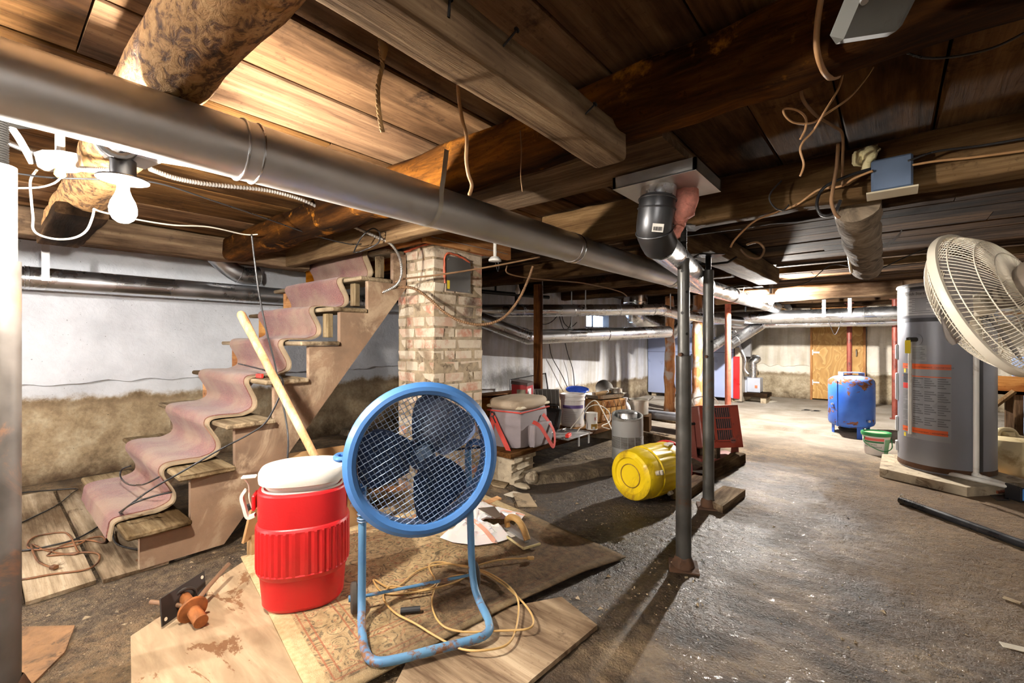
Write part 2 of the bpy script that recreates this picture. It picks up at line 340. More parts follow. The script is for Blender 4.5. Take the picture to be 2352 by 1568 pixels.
# ------------------------------------------------------------------ floor, walls, ceiling
def grid_wall(pt, u0, u1, z0, z1, amp, cell=0.09, seed=0.0, holes=None):
    m = MB(); nu = max(1, int((u1 - u0) / cell)); nv_ = max(1, int((z1 - z0) / cell))
    us = sorted(set([u0 + (u1 - u0) * i / nu for i in range(nu + 1)] + ([holes[0], holes[1]] if holes else [])))
    zs = sorted(set([z0 + (z1 - z0) * i / nv_ for i in range(nv_ + 1)] + ([holes[2], holes[3]] if holes else [])))
    vs = []; fs = []
    for u in us:
        for z in zs: vs.append(pt(u, z, amp * (noise.noise(Vector((u * 2.1 + seed, z * 2.1, seed))) + 0.5 * noise.noise(Vector((u * 6 + seed, z * 6, 3))))))
    nz_ = len(zs)
    for i in range(len(us) - 1):
        for j in range(nz_ - 1):
            if holes:
                uc, zc = (us[i] + us[i + 1]) / 2, (zs[j] + zs[j + 1]) / 2
                if holes[0] < uc < holes[1] and holes[2] < zc < holes[3]: continue
            fs.append((i * nz_ + j, (i + 1) * nz_ + j, (i + 1) * nz_ + j + 1, i * nz_ + j + 1))
    return m.add(vs, fs)
def wall(name, m, mat):
    o = m.solo(name, mat, kind='structure', ang=80); return o
def skin(parent, pt, u0, u1, z1, bottom, mat, name='paint_skin', th=0.012, ripple=0.0, cell=0.045):
    m = MB(); n = int((u1 - u0) / cell); rows = 22; vs = []; fs = []
    for i in range(n + 1):
        u = u0 + (u1 - u0) * i / n; zb = bottom(u)
        for j in range(rows + 1):
            z = zb + (z1 - zb) * j / rows
            t = th + 0.007 * noise.noise(Vector((u * 3, z * 3, 7))) + 0.004 * noise.noise(Vector((u * 11, z * 11, 2)))
            if ripple: t += ripple * (0.5 + 0.5 * noise.noise(Vector((u * 16 + 2 * noise.noise(Vector((u * 2, z * 3, 0))), z * 1.2, 5)))) * max(0, 1 - (z - zb) / 0.7)
            if j == 0: t = 0.0
            if j == 1: z = zb + 0.004
            vs.append(pt(u, z, t))
    for i in range(n):
        for j in range(rows): fs.append((i * (rows + 1) + j, (i + 1) * (rows + 1) + j, (i + 1) * (rows + 1) + j + 1, i * (rows + 1) + j + 1))
    m.add(vs, fs); o = bpy.data.objects.new(name, m.mesh(name, parent.location, 60)); C.objects.link(o); o.data.materials.append(mat); o.parent = parent; return o
m = MB(); YS = 6.1
PX0, PX1, PY0, PY1 = -1.75, 1.35, 0.15, 4.35; xs_ = [-4.9, PX0, PX1, 2.5]; ys_ = [-2.1, PY0, PY1, YS]
for i in range(3):
    for j in range(3):
        if (i, j) != (1, 1): m.add([(xs_[i], ys_[j], 0), (xs_[i + 1], ys_[j], 0), (xs_[i + 1], ys_[j + 1], 0), (xs_[i], ys_[j + 1], 0)], [(0, 1, 2, 3)])
m.add([(-4.9, YS, 0), (2.5, YS, 0), (-4.9, YS + .02, .035), (2.5, YS + .02, .035), (2.5, 9.5, .035), (-4.9, 9.5, .035)], [(0, 1, 3, 2), (2, 3, 4, 5)])
def rough_floor(u, v):                       # trowelled, pitted slab where it stays wet
    x_, y_ = PX0 + (PX1 - PX0) * u, PY0 + (PY1 - PY0) * v; e_ = min(1, min(u, 1 - u) * 25, min(v, 1 - v) * 25); q = Vector((x_, y_, 0))
    h_ = .0040 * noise.noise(q * 7) + .0042 * noise.noise(q * 30) + .0030 * noise.noise(q * 72)
    return Vector((x_, y_, min(.005, h_) * e_))
m.grid(rough_floor, 250, 340)
floor_o = m.solo('floor', m_floor, kind='structure', ang=80)
# outer shell stops daylight leaking at the corners
MB().box(-5.0, 2.6, 9.47, 9.5, -.02, 1.87).box(-5.0, -4.86, -2.2, 3.7, -.02, 1.87).box(-5.0, -3.66, 3.56, 3.70, -.02, 1.87).box(-3.7, -3.66, 3.56, 5.86, -.02, 1.87).box(-3.7, -3.66, 6.65, 9.5, -.02, 1.87).box(-3.7, -3.66, 5.8, 6.7, -.02, 1.23).box(-3.7, -3.66, 5.8, 6.7, 1.52, 1.87).box(2.46, 2.6, -2.2, 9.5, -.02, 1.87).box(-5.0, 2.6, -2.2, -2.06, -.02, 1.87).solo('wall_outer', m_wall_l, kind='structure')
ptL = lambda u, z, t: Vector((-4.8 + t, u, z)); ptR = lambda u, z, t: Vector((u, 3.5 - t, z)); ptW = lambda u, z, t: Vector((-3.5 + t, u, z))
ptF = lambda u, z, t: Vector((u, 9.4 - t, z)); ptE = lambda u, z, t: Vector((2.4 - t, u, z)); ptB = lambda u, z, t: Vector((u, -2.0 + t, z))
wl = wall('wall_left', grid_wall(ptL, -2.0, 3.5, 0, 1.8, 0.018, seed=1), m_wall_l)
skin(wl, ptL, -2.0, 3.5, 1.8, lambda u: 0.735 + 0.05 * noise.noise(Vector((u * 1.3, 0, 1))) + 0.022 * noise.noise(Vector((u * 7, 0, 4))) + (0.03 if 0.05 < u < 0.12 else 0), m_skin, th=0.034)
wr = wall('wall_return', grid_wall(ptR, -4.8, -3.5, 0, 1.8, 0.03, seed=5), m_wall_r)
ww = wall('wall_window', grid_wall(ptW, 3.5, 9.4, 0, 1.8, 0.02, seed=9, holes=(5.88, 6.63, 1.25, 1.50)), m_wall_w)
wf = wall('wall_far', grid_wall(ptF, -3.5, 2.4, 0, 1.8, 0.012, seed=13, holes=(-1.06, -0.30, 0.0, 1.62)), m_wall_f)
skin(wf, ptF, -3.5, -1.08, 1.8, lambda u: 0.62 + 0.05 * noise.noise(Vector((u * 2.3, 2, 1))) + 0.045 * noise.noise(Vector((u * 8, 0, 4))), m_skin_f, ripple=0.03, cell=0.025)
skin(wf, ptF, -0.28, 2.4, 1.8, lambda u: 0.55 + 0.05 * noise.noise(Vector((u * 2.3, 2, 1))) + 0.03 * noise.noise(Vector((u * 8, 0, 4))), m_skin_f, name='paint_skin', ripple=0.012, cell=0.03)
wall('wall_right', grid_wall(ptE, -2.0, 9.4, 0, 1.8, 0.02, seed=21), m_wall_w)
wall('wall_back', grid_wall(ptB, -4.8, 2.4, 0, 1.8, 0.02, seed=25), m_wall_l)
# window in the far part of the left wall
wn = thing('window_1', None, None, (-3.6, 6.255, 1.25), kind='structure')
m_frame = basic('old_white_frame', rgb(190, 192, 198), 0.6, dirt=rgb(90, 84, 78))
m = MB(); m.box(-3.68, -3.50, 5.86, 5.90, 1.23, 1.52).box(-3.68, -3.50, 6.61, 6.65, 1.23, 1.52).box(-3.68, -3.49, 5.86, 6.65, 1.48, 1.52).box(-3.68, -3.47, 5.86, 6.65, 1.23, 1.265); m.part('frame', m_frame, wn)
m = MB(); m.box(-3.62, -3.595, 6.24, 6.27, 1.265, 1.48).box(-3.62, -3.595, 5.9, 6.61, 1.265, 1.285).box(-3.62, -3.595, 5.9, 6.61, 1.46, 1.48); m.part('sash', m_frame, wn)
mg, nt, b = mk('window_glass'); b.inputs['Transmission Weight'].default_value = 1; b.inputs['Roughness'].default_value = 0.02; b.inputs['IOR'].default_value = 1.05
for y0, y1 in ((5.9, 6.24), (6.27, 6.61)):
    m = MB(); m.box(-3.611, -3.607, y0, y1, 1.285, 1.46); m.part('pane', mg, wn)
# plywood door in the far wall
def plywood_mat():
    m, nt, b = mk('yellow_plywood'); v = ocoord(nt, (1, 1, 0.45), False)
    d = nz(nt, v, 4.2, 3, 0.5, 0.6); wv = mth(nt, 'FRACT', mth(nt, 'MULTIPLY', d, 9.0))
    c = ramp(nt, wv, [(0.0, rgb(196, 150, 78)), (0.45, rgb(176, 128, 60)), (0.62, rgb(150, 102, 44)), (0.7, rgb(222, 184, 116)), (1.0, rgb(200, 154, 84))])
    nt.links.new(mixc(nt, 0.5, c, rgb(194, 148, 78)), b.inputs['Base Color']); b.inputs['Roughness'].default_value = 0.6; return m
m_plyd = plywood_mat()
dr = thing('door_1', None, None, (-0.68, 9.38, 0.035), kind='structure')
MB().box(-1.03, -0.33, 9.36, 9.385, 0.06, 1.60, 0.004).part('door_panel', m_plyd, dr)
MB().box(-1.06, -1.03, 9.33, 9.44, 0.036, 1.62).box(-0.33, -0.30, 9.33, 9.44, 0.036, 1.62).box(-1.06, -0.30, 9.33, 9.44, 1.60, 1.63).part('door_frame', new_wood('Z'), dr)
m_steel = galv('bright_steel', (0.7, 0.7, 0.7, 1), 0.35)
for z in (0.34, 0.86):
    MB().box(-1.05, -0.93, 9.35, 9.36, z - .012, z + .012).box(-1.05, -1.02, 9.345, 9.36, z - .045, z + .045).part('hinge', m_steel, dr)
MB().tube(spline([(-0.42, 9.36, 0.8), (-0.42, 9.32, 0.82), (-0.42, 9.32, 0.90), (-0.42, 9.36, 0.92)], 5), 0.008, 8).part('handle', m_steel, dr)
# ceiling boards: along Y near the camera, along X beyond the steel beam
cz = MB().box(-4.9, 2.5, -2.1, 9.5, 1.83, 1.87).solo('ceiling', dark_wood('Y'), kind='structure')
def plank(x0, x1, y0, y1, z0, th, ax, mat):
    m = MB(); n = 10; j = 0.004
    L = [x0, x1] if ax == 'X' else [y0, y1]; Wd = [y0, y1] if ax == 'X' else [x0, x1]; vs = []; fs = []
    for i in range(n + 1):
        l = L[0] + (L[1] - L[0]) * i / n; dz = 0.004 * noise.noise(Vector((l * 1.5, Wd[0] * 9, 0)))
        a = Wd[0] + j * noise.noise(Vector((l * 4, Wd[0] * 7, 1))); c = Wd[1] + j * noise.noise(Vector((l * 4, Wd[1] * 7, 2)))
        for (q, z) in ((a, z0 + .004 + dz), (a + .005, z0 + dz), (c - .005, z0 + dz), (c, z0 + .004 + dz), (c, z0 + th), (a, z0 + th)):
            vs.append((l, q, z) if ax == 'X' else (q, l, z))
    for i in range(n):
        for k in range(6): fs.append((i * 6 + k, i * 6 + (k + 1) % 6, (i + 1) * 6 + (k + 1) % 6, (i + 1) * 6 + k))
    fs += [tuple(range(6)), tuple(range(n * 6, n * 6 + 6))]; m.add(vs, fs)
    off = Vector(((x0 + x1) / 2, (y0 + y1) / 2, z0)); o = bpy.data.objects.new('plank', m.mesh('plank', off)); C.objects.link(o)
    o.data.materials.append(mat); o.parent = cz; o.location = off - cz.location; return o
x = -4.82; k = 0
while x < 2.4:
    wd = random.uniform(0.2, 0.3); cut = random.choice([2.22, 2.22, random.uniform(-0.5, 0.9)])
    ys = [-2.05, 2.22] if cut == 2.22 else [-2.05, cut, 2.22]
    for a, c in zip(ys, ys[1:]): plank(x + .003, x + wd - .004, a + .002, c - .002, 1.782 + random.uniform(0, .006), 0.03, 'Y', ceil_wood('Y'))
    x += wd
y = 2.23
while y < 9.45:
    wd = random.uniform(0.17, 0.26); cut = random.uniform(-2.5, 0.5)
    for a, c in zip([-4.85, cut], [cut, 2.45]): plank(a + .002, c - .002, y + .003, y + wd - .004, 1.768 + random.uniform(0, .008), 0.03, 'X', dark_wood('X'))
    y += wd
# ------------------------------------------------------------------ joists and beams
def joist(label, p0, p1, w_, h_, mat, name='ceiling_joist', **kw):
    return beam(p0, p1, w_, h_, **kw).solo(name, mat, label, 'beam', ang=45)
def bark():
    m, nt, b = mk('flaking_bark'); v = ocoord(nt, (1.0, 1.6, 1.6)); n1 = nz(nt, v, 26, 8, 0.7, 0.6); n2 = nz(nt, v, 4, 4); n1 = mth(nt, 'ADD', mth(nt, 'MULTIPLY', n1, 0.8), mth(nt, 'MULTIPLY', n2, 0.2))
    c = ramp(nt, n1, [(0.34, rgb(44, 28, 16)), (0.44, rgb(104, 70, 38)), (0.52, rgb(176, 132, 78)), (0.75, rgb(204, 168, 116))])
    nt.links.new(c, b.inputs['Base Color']); b.inputs['Roughness'].default_value = 0.85; bump(nt, b, n1, 0.9, 0.012); return m
m_bark = bark()
joist('round log joist with flaking mottled bark above the wide duct', (-3.5, 0.29, 1.685), (2.35, 0.30, 1.688), 0.165, 0.165, m_bark, 'log_joist', rough=0.014, seg=60, log=True, seed=4)
joist('dark hewn log joist with orange rot crossing the whole ceiling', (-3.5, 1.15, 1.692), (2.35, 1.13, 1.69), 0.15, 0.155, m_log, 'log_joist', rough=0.014, rnd=0.7, seg=60, seed=9)
joist('grey square timber hung under the joists, its cut end in mid ceiling', (-0.6, -1.8, 1.597), (-0.6, 1.135, 1.592), 0.094, 0.09, pale_wood('Y'), 'hanging_timber', rough=0.005, rnd=0.12, seg=30)
joist('wide flat board nailed up beside the sheet metal pan', (-2.3, 1.53, 1.705), (-0.54, 1.52, 1.70), 0.30, 0.028, pale_wood('X'), 'nailed_board', rough=0.004, rnd=0.05, seg=20)
joist('pale sawn beam carrying the grey junction box', (-1.52, 2.13, 1.672), (2.35, 2.12, 1.67), 0.115, 0.185, pale_wood('X'), 'ceiling_beam', rough=0.007, rnd=0.12, seg=40, seed=2)
joist('thin dark log laid behind the beam with the junction box', (-1.12, 2.31, 1.635), (1.9, 2.33, 1.64), 0.10, 0.11, dark_wood('X'), 'log_joist', rough=0.01, seg=30, log=True, seed=6)
joist('short beam running away over the second steel post', (-0.93, 2.4, 1.678), (-0.90, 4.92, 1.678), 0.19, 0.15, pale_wood('Y'), 'ceiling_beam', rough=0.008, rnd=0.15, seg=20, seed=8)
joist('dusty beam in front of which the far bulb hangs', (-1.7, 6.10, 1.60), (2.3, 6.04, 1.605), 0.14, 0.16, pale_wood('X'), 'ceiling_beam', rough=0.012, rnd=0.4, seg=40, seed=10)
joist('bleached ledger board lit from below by the far bulb', (-0.85, 5.02, 1.735), (2.3, 5.0, 1.735), 0.05, 0.06, pale_wood('X'), 'ledger_board', rough=0.004, seg=16, seed=12)
for y_, a, c, lab in ((3.35, -4.6, -1.05, 'dark joist just beyond the chimney'), (4.25, -3.45, -1.05, 'second dark joist beyond the chimney'), (5.2, -3.45, -1.0, 'dark joist crossing in front of the small window'),
                      (7.0, -3.45, 2.3, 'dark joist over the furnace'), (7.9, -3.45, 2.3, 'dark joist between furnace and far wall'), (8.8, -3.45, 2.3, 'last dark joist before the plywood door')):
    joist(lab + ', under the ceiling boards', (a, y_, 1.69), (c, y_, 1.69), 0.12, 0.155, dark_wood('X'), rough=0.01, rnd=0.3, seg=24, seed=y_)
joist('long girder above the whitewashed left wall', (-3.62, -1.95, 1.70), (-3.62, 1.70, 1.70), 0.15, 0.155, pale_wood('Y'), 'girder', rough=0.008, rnd=0.15, seg=30, seed=14)
joist('dark block joist end behind the lit bulb', (-3.52, 0.28, 1.60), (-2.6, 0.28, 1.60), 0.17, 0.05, dark_wood('X'), 'packing_block', rough=0.008, rnd=0.3, seg=10, seed=15)
joist('orange newer header over the top of the stairs', (-3.54, 1.98, 1.672), (-2.72, 1.98, 1.672), 0.06, 0.17, new_wood('X'), 'header_beam', rough=0.003, rnd=0.08, seg=10)
joist('stair trimmer joist left of the brick chimney', (-3.54, 1.55, 1.70), (-1.62, 1.55, 1.70), 0.08, 0.155, pale_wood('X'), rough=0.006, rnd=0.15, seg=20, seed=17)
joist('orange framing strip along the chimney top', (-2.24, 1.80, 1.725), (-2.24, 2.62, 1.725), 0.045, 0.10, new_wood('Y'), 'framing_strip', rough=0.002, rnd=0.05, seg=8)
joist('short orange framing strip across the stair side of the chimney', (-2.74, 1.82, 1.725), (-2.27, 1.82, 1.725), 0.045, 0.09, new_wood('X'), 'framing_strip', rough=0.002, rnd=0.05, seg=8)
def wrapped():
    m, nt, b = mk('plaster_wrap'); v = ocoord(nt, (1, 1, 1)); n1 = nz(nt, v, 9, 9, 0.65, 1.0)
    nt.links.new(ramp(nt, n1, [(0.32, rgb(74, 62, 50)), (0.5, rgb(140, 124, 104)), (0.7, rgb(176, 160, 138))]), b.inputs['Base Color']); b.inputs['Roughness'].default_value = 0.95; bump(nt, b, n1, 1.0, 0.015); return m
joist('plaster-wrapped round pole hanging below the ceiling by the junction box', (-0.10, 2.26, 1.60), (-0.11, 3.5, 1.50), 0.15, 0.15, wrapped(), 'wrapped_pole', rough=0.012, log=True, seg=30, seed=21)
# ------------------------------------------------------------------ dirt bank under the bench
def bank_mat():
    m, nt, b = mk('damp_dirt_bank'); P = nd(nt, 'NewGeometry').outputs['Position']; n1 = nz(nt, P, 7, 10, 0.68); n2 = nz(nt, P, 45, 5)
    c = ramp(nt, n1, [(0.3, rgb(38, 31, 25)), (0.5, rgb(92, 78, 60)), (0.68, rgb(140, 124, 98))]); c = mixc(nt, 0.5, c, ramp(nt, n2, [(0.35, 0.5), (0.65, 1.1)]), 'MULTIPLY')
    nt.links.new(c, b.inputs['Base Color']); b.inputs['Roughness'].default_value = 0.6; bump(nt, b, mth(nt, 'ADD', n1, n2), 0.7, 0.02); return m
m_bank = bank_mat()
def edge_x(y):
    pts = [(2.3, -2.3), (2.6, -1.98), (3.0, -1.74), (3.5, -1.5), (4.2, -1.42), (4.6, -1.9), (4.9, -2.6)]
    for (a, xa), (b_, xb) in zip(pts, pts[1:]):
        if a <= y <= b_: return xa + (xb - xa) * (y - a) / (b_ - a) + 0.05 * noise.noise(Vector((y * 5, 0, 0)))
    return pts[0][1] if y < 2.3 else pts[-1][1]
def bank(u, v):
    y = 2.62 + u * 2.28; xe = edge_x(y); x0 = -4.75 if y < 3.46 else -3.46
    if v < 0.8: x = x0 + (xe - 0.06 - x0) * v / 0.8; z = 0.06 + 0.010 * noise.noise(Vector((x * 4, y * 4, 1)))
    else:
        t = (v - 0.8) / 0.2; x = xe - 0.06 + 0.06 * t + 0.012 * noise.noise(Vector((x0, y * 9, t * 4))); z = 0.062 * (1 - t * t * 0.97)
    if u == 0 or u == 1: z = 0.0
    return Vector((x, y, max(z, 0.001)))
MB().grid(bank, 90, 30).solo('trim_dirt_bank', m_bank, kind='structure', ang=70)
# ------------------------------------------------------------------ lamps
def bulb_glass(name, col):
    m = bpy.data.materials.new(name); m.use_nodes = True; nt = m.node_tree; nt.nodes.clear()
    a = nd(nt, 'Emission', {'Color': col, 'Strength': 45.0})
    o = nt.nodes.new('ShaderNodeOutputMaterial'); nt.links.new(a.outputs[0], o.inputs[0]); m.cycles.emission_sampling = 'NONE'; return m
def filament(root, P, watts, col):          # the light the bulb gives, inside its glass
    l = bpy.data.lights.new('filament', 'POINT'); l.energy = watts; l.color = col[:3]; l.shadow_soft_size = 0.034; l.use_soft_falloff = False
    o = bpy.data.objects.new('filament', l); C.objects.link(o); o.parent = root; o.location = (0, 0, -0.062); return o
m_bulbglow = bulb_glass('lit_bulb_glass', (1.0, 0.91, 0.79, 1)); m_bulbglow2 = bulb_glass('lit_far_bulb_glass', (1.0, 0.94, 0.86, 1))
m_fillglow3 = bulb_glass('added_rear_fill_glass', (1.0, 0.93, 0.84, 1)); m_fillglow4 = bulb_glass('added_left_fill_glass', (1.0, 0.95, 0.89, 1))  # glass of the two added fill bulbs
m_black = basic('black_bakelite', rgb(38, 37, 38), 0.45, var=0.2, dirt=rgb(90, 84, 78), dirt_amt=0.2)
m_porc = basic('white_porcelain', rgb(226, 222, 214), 0.25, var=0.08)
m_galv = galv('galvanized', (0.70, 0.71, 0.73, 1), 0.26)
m_galvd = galv('dusty_galvanized', (0.64, 0.63, 0.62, 1), 0.40, rgb(140, 130, 116), 0.35)
m_jbox = galv('junction_box_steel', (0.62, 0.62, 0.62, 1), 0.42, rgb(120, 106, 88), 0.4)
BPROF = [(0.0, -0.100), (0.012, -0.098), (0.022, -0.090), (0.029, -0.075), (0.030, -0.062), (0.026, -0.045), (0.018, -0.028), (0.0135, -0.014), (0.0135, 0.0)]
P1 = at(283, 425, 1.18); lamp = thing('bulb_lamp', 'lit bare bulb in a black socket under the wide duct on the left', 'lamp', P1)
MB().lathe(BPROF, 16, Matrix.Translation(P1)).part('bulb', m_bulbglow, lamp); filament(lamp, P1, BULB1, (1.0, 0.93, 0.83))
MB().lathe([(0.0, .006), (.055, .004), (.056, .0), (.02, -.004), (.0, -.004)], 20, Matrix.Translation(P1 + Vector((0, 0, .012)))).part('socket_rim', m_black, lamp)
MB().lathe([(.0, .0), (.026, .0), (.028, .02), (.028, .05), (.02, .055), (0, .055)], 16, Matrix.Translation(P1 + Vector((0, 0, .014)))).part('socket', m_black, lamp)
MB().obox(P1 + Vector((0.0, .02, .125)), (.10, .10, .11), Rz(.2), .006).part('mounting_box', m_jbox, lamp)
MB().tube([P1 + Vector((.055 + .0, -.02, .09)) + Vector((0, .035 * math.cos(a), .035 * math.sin(a))) for a in [i * math.pi / 8 for i in range(16)]], 0.010, 8, True).part('outlet_ring', m_black, lamp)
P2 = at(1771, 676, 5.24); P2.z = 1.575; lamp2 = thing('bulb_lamp', 'lit bare bulb hanging at the far end of the long duct', 'lamp', P2)
MB().lathe(BPROF, 16, Matrix.Translation(P2)).part('bulb', m_bulbglow2, lamp2); filament(lamp2, P2, BULB2, (1.0, 0.94, 0.86))
MB().lathe([(0.0, .03), (.05, .03), (.058, .012), (.045, 0), (.02, -.004), (.0, -.004)], 20, Matrix.Translation(P2)).part('socket', m_porc, lamp2)
MB().cyl(P2 + Vector((0, 0, .03)), Vector((P2.x, P2.y, 1.765)), .02, n=10).part('stem', m_black, lamp2)
P3 = Vector((0.75, -0.95, 1.68)); fill_lamp3 = thing('bulb_lamp', 'unseen fill bulb added on the ceiling behind the viewpoint', 'lamp', P3)  # out-of-view bulb added for fill light from behind the camera
MB().lathe(BPROF, 16, Matrix.Translation(P3)).part('bulb', m_fillglow3, fill_lamp3); filament(fill_lamp3, P3, FILL_BULB3, (1.0, 0.95, 0.89))
MB().lathe([(0.0, .10), (.05, .10), (.058, .03), (.045, 0), (.02, -.004), (.0, -.004)], 20, Matrix.Translation(P3)).part('socket', m_porc, fill_lamp3)
P4 = Vector((-2.7, -1.45, 1.66)); fill_lamp4 = thing('bulb_lamp', 'unseen fill bulb added on the ceiling beyond the left edge of the picture', 'lamp', P4)  # out-of-view bulb added to brighten the left wall and stairs
MB().lathe(BPROF, 16, Matrix.Translation(P4)).part('bulb', m_fillglow4, fill_lamp4); filament(fill_lamp4, P4, FILL_BULB4, (1.0, 0.97, 0.94))
MB().lathe([(0.0, .115), (.05, .115), (.058, .03), (.045, 0), (.02, -.004), (.0, -.004)], 20, Matrix.Translation(P4)).part('socket', m_porc, fill_lamp4)
# ------------------------------------------------------------------ big duct
def ring(c, ax, r, t=0.004, n=28):
    fr = frame(ax, Vector((0, 0, 1)) if abs(Vector(ax).normalized().z) < .9 else Vector((1, 0, 0)))
    return [Vector(c) + fr @ Vector((math.cos(2 * math.pi * i / n) * r, math.sin(2 * math.pi * i / n) * r, 0)) for i in range(n)]
def duct(root, pts, r, mat, seams=(), n=28, name='pipe'):
    for a, c in zip(pts, pts[1:]):
        MB().cyl(a, c, r, n=n).part(name, mat, root)
    for s_ in seams:
        a, c, t = s_; a = Vector(a); c = Vector(c); q = a.lerp(c, t)
        MB().tube(ring(q, c - a, r + .001), .0035, 6, True).part('seam_bead', mat, root)
def elbow(pts, r, mat, root, n=24, name='elbow', bead=True, steps=5):
    sp = spline(pts, steps); MB().tube(sp, r, n).part(name, mat, root)
    if bead:
        for i in range(0, len(sp), steps):
            t = sp[min(i + 1, len(sp) - 1)] - sp[max(i - 1, 0)]; MB().tube(ring(sp[i], t, r + .001), .003, 6, True).part('seam_bead', mat, root)
DX, DZ, DR = -1.25, 1.532, 0.072
D0, D1 = Vector((DX, -1.2, DZ)), Vector((DX + .0, 8.35, DZ + .0))
big = thing('warm_air_duct', 'long round galvanized trunk duct running away under the joists', 'duct', (DX, 3.5, DZ - DR))
cuts = [-1.2, 0.42, 1.95, 3.35, 5.0, 6.7, 8.35]
for i, (a, c) in enumerate(zip(cuts, cuts[1:])):
    MB().cyl((DX, a, DZ), (DX, c - .002, DZ), DR + (0.0012 if i % 2 else 0), n=32).part('pipe', m_galvd if i < 3 else m_galv, big)
for c in cuts[1:-1]:
    for k in (0, .035): MB().tube(ring((DX, c + k, DZ), (0, 1, 0), DR + .002), .003, 6, True).part('seam_bead', m_galv, big)
def strap(root, y, ztop, side=1):
    m = MB(); pts = []
    for i in range(15):
        a = math.radians(-200 + 200 * i / 14); pts.append((DX + math.cos(a) * (DR + .003), DZ + math.sin(a) * (DR + .003)))
    pts = pts + [(DX + DR + .003, DZ + .03), (DX + DR + .012, DZ + .07), (DX + DR + .03, ztop)]
    vs = []; fs = []
    for (x_, z_) in pts: vs += [(x_, y - .010, z_), (x_, y + .010, z_)]
    for i in range(len(pts) - 1): fs.append((2 * i, 2 * i + 1, 2 * i + 3, 2 * i + 2))
    m.add(vs, fs).part('hanger_strap', basic('pale_strap', rgb(190, 184, 170), .45, .4, var=.1), root)
strap(big, 1.02, 1.70); strap(big, 3.30, 1.66); strap(big, 5.15, 1.66)
sp = []
elbow([(DX, 8.34, DZ), (DX, 8.48, DZ - .01), (DX - .06, 8.58, DZ - .08)], DR, m_galv, big)
# duct along the left wall
WD = -4.56; wz = 1.49
wd_ = thing('wall_duct', 'bright galvanized round duct along the whitewashed left wall', 'duct', (WD, 1.2, wz - .08))
MB().cyl((WD, -1.5, wz), (WD, .20, wz), .078, n=28).part('pipe', m_galv, wd_)
MB().cyl((WD, 0.2, wz), (WD, 3.45, wz), .080, n=28).part('pipe', m_galv, wd_)
for y_ in (.13, .20, .22): MB().tube(ring((WD, y_, wz), (0, 1, 0), .080), .0035, 6, True).part('seam_bead', m_galv, wd_)
MB().box(WD + .082, WD + .085, .275, .315, wz - .02, 1.765).part('hanger_strap', m_steel, wd_)
eb = thing('duct_elbow', 'short galvanized elbow dropping from the ceiling over the wall duct', 'duct', (-4.42, 1.9, 1.46))
e0 = onX(508, 600, -4.5); e1 = onX(572, 632, -4.5)
elbow([e0 + Vector((0, -.10, .16)), e0 + Vector((0, -.03, .03)), e0.lerp(e1, .55) + Vector((0, .02, -.045)), e1 + Vector((0, .08, 0))], .078, m_galv, eb, steps=4)
# ducts behind the chimney, running towards the furnace
fd = thing('furnace_duct', 'upper shiny duct crossing in front of the small window', 'duct', at(1320, 730, 5.9))
A = at(1080, 714, 4.75); B = at(1502, 711, 5.6); Cq = at(1560, 722, 5.9); Dq = at(1700, 738, 6.6)
MB().cyl(A, B, .068, n=24).part('pipe', m_galv, fd); elbow([B - (B - A).normalized() * .02, B + (B - A).normalized() * .12, Cq], .070, m_galv, fd)
MB().cyl(Cq, Dq, .068, n=24).part('pipe', m_galv, fd)
for t in (.25, .52, .78): MB().tube(ring(A.lerp(B, t), B - A, .069), .0035, 6, True).part('seam_bead', m_galv, fd)
for px in (1246, 1345, 1540):
    q = at(px, 700, 4.95 + (px - 1246) * .0016); MB().box(q.x - .006, q.x + .006, q.y - .002, q.y + .002, q.z - .05, 1.765).part('hanger_strap', m_steel, fd)
fd2 = thing('furnace_duct', 'lower shiny duct with a bend right of the brick chimney', 'duct', at(1300, 790, 5.2))
A = at(1060, 718, 4.6); B = at(1213, 774, 4.95); Cq = at(1535, 762, 6.2)
MB().cyl(A, B, .080, n=24).part('pipe', m_galv, fd2); MB().cyl(B, Cq, .080, n=24).part('pipe', m_galv, fd2)
MB().lathe([(.0, -.081), (.03, -.076), (.058, -.058), (.077, -.03), (.083, 0), (.077, .03), (.058, .058), (.03, .076), (0, .081)], 24, Matrix.Translation(B)).part('elbow', m_galv, fd2)
for q, a in ((B.lerp(A, .06), B - A), (B.lerp(Cq, .06), Cq - B), (B.lerp(Cq, .5), Cq - B), (B.lerp(A, .1), B - A)): MB().tube(ring(q, a, .082), .004, 6, True).part('seam_bead', m_galv, fd2)
q = at(1313, 770, 5.25); MB().box(q.x - .006, q.x + .006, q.y - .002, q.y + .002, q.z - .02, 1.765).part('hanger_strap', m_steel, fd2)
tk = thing('duct_takeoff', 'short upright round takeoff above the shiny ducts', 'duct', at(1460, 740, 7.0))
a = at(1460, 664, 6.6); MB().cyl(a + Vector((0, 0, -.24)), Vector((a.x, a.y, 1.765)), .17, n=28).part('collar', m_galv, tk)
for z in (-.06, -.2): MB().tube(ring(a + Vector((0, 0, z)), (0, 0, 1), .172), .005, 6, True).part('seam_bead', m_galv, tk)
a = at(1462, 712, 6.8); elbow([a + Vector((0, 0, .06)), a + Vector((0, 0, -.08)), at(1500, 745, 6.95), at(1545, 752, 7.1)], .15, m_galv, tk, steps=4)
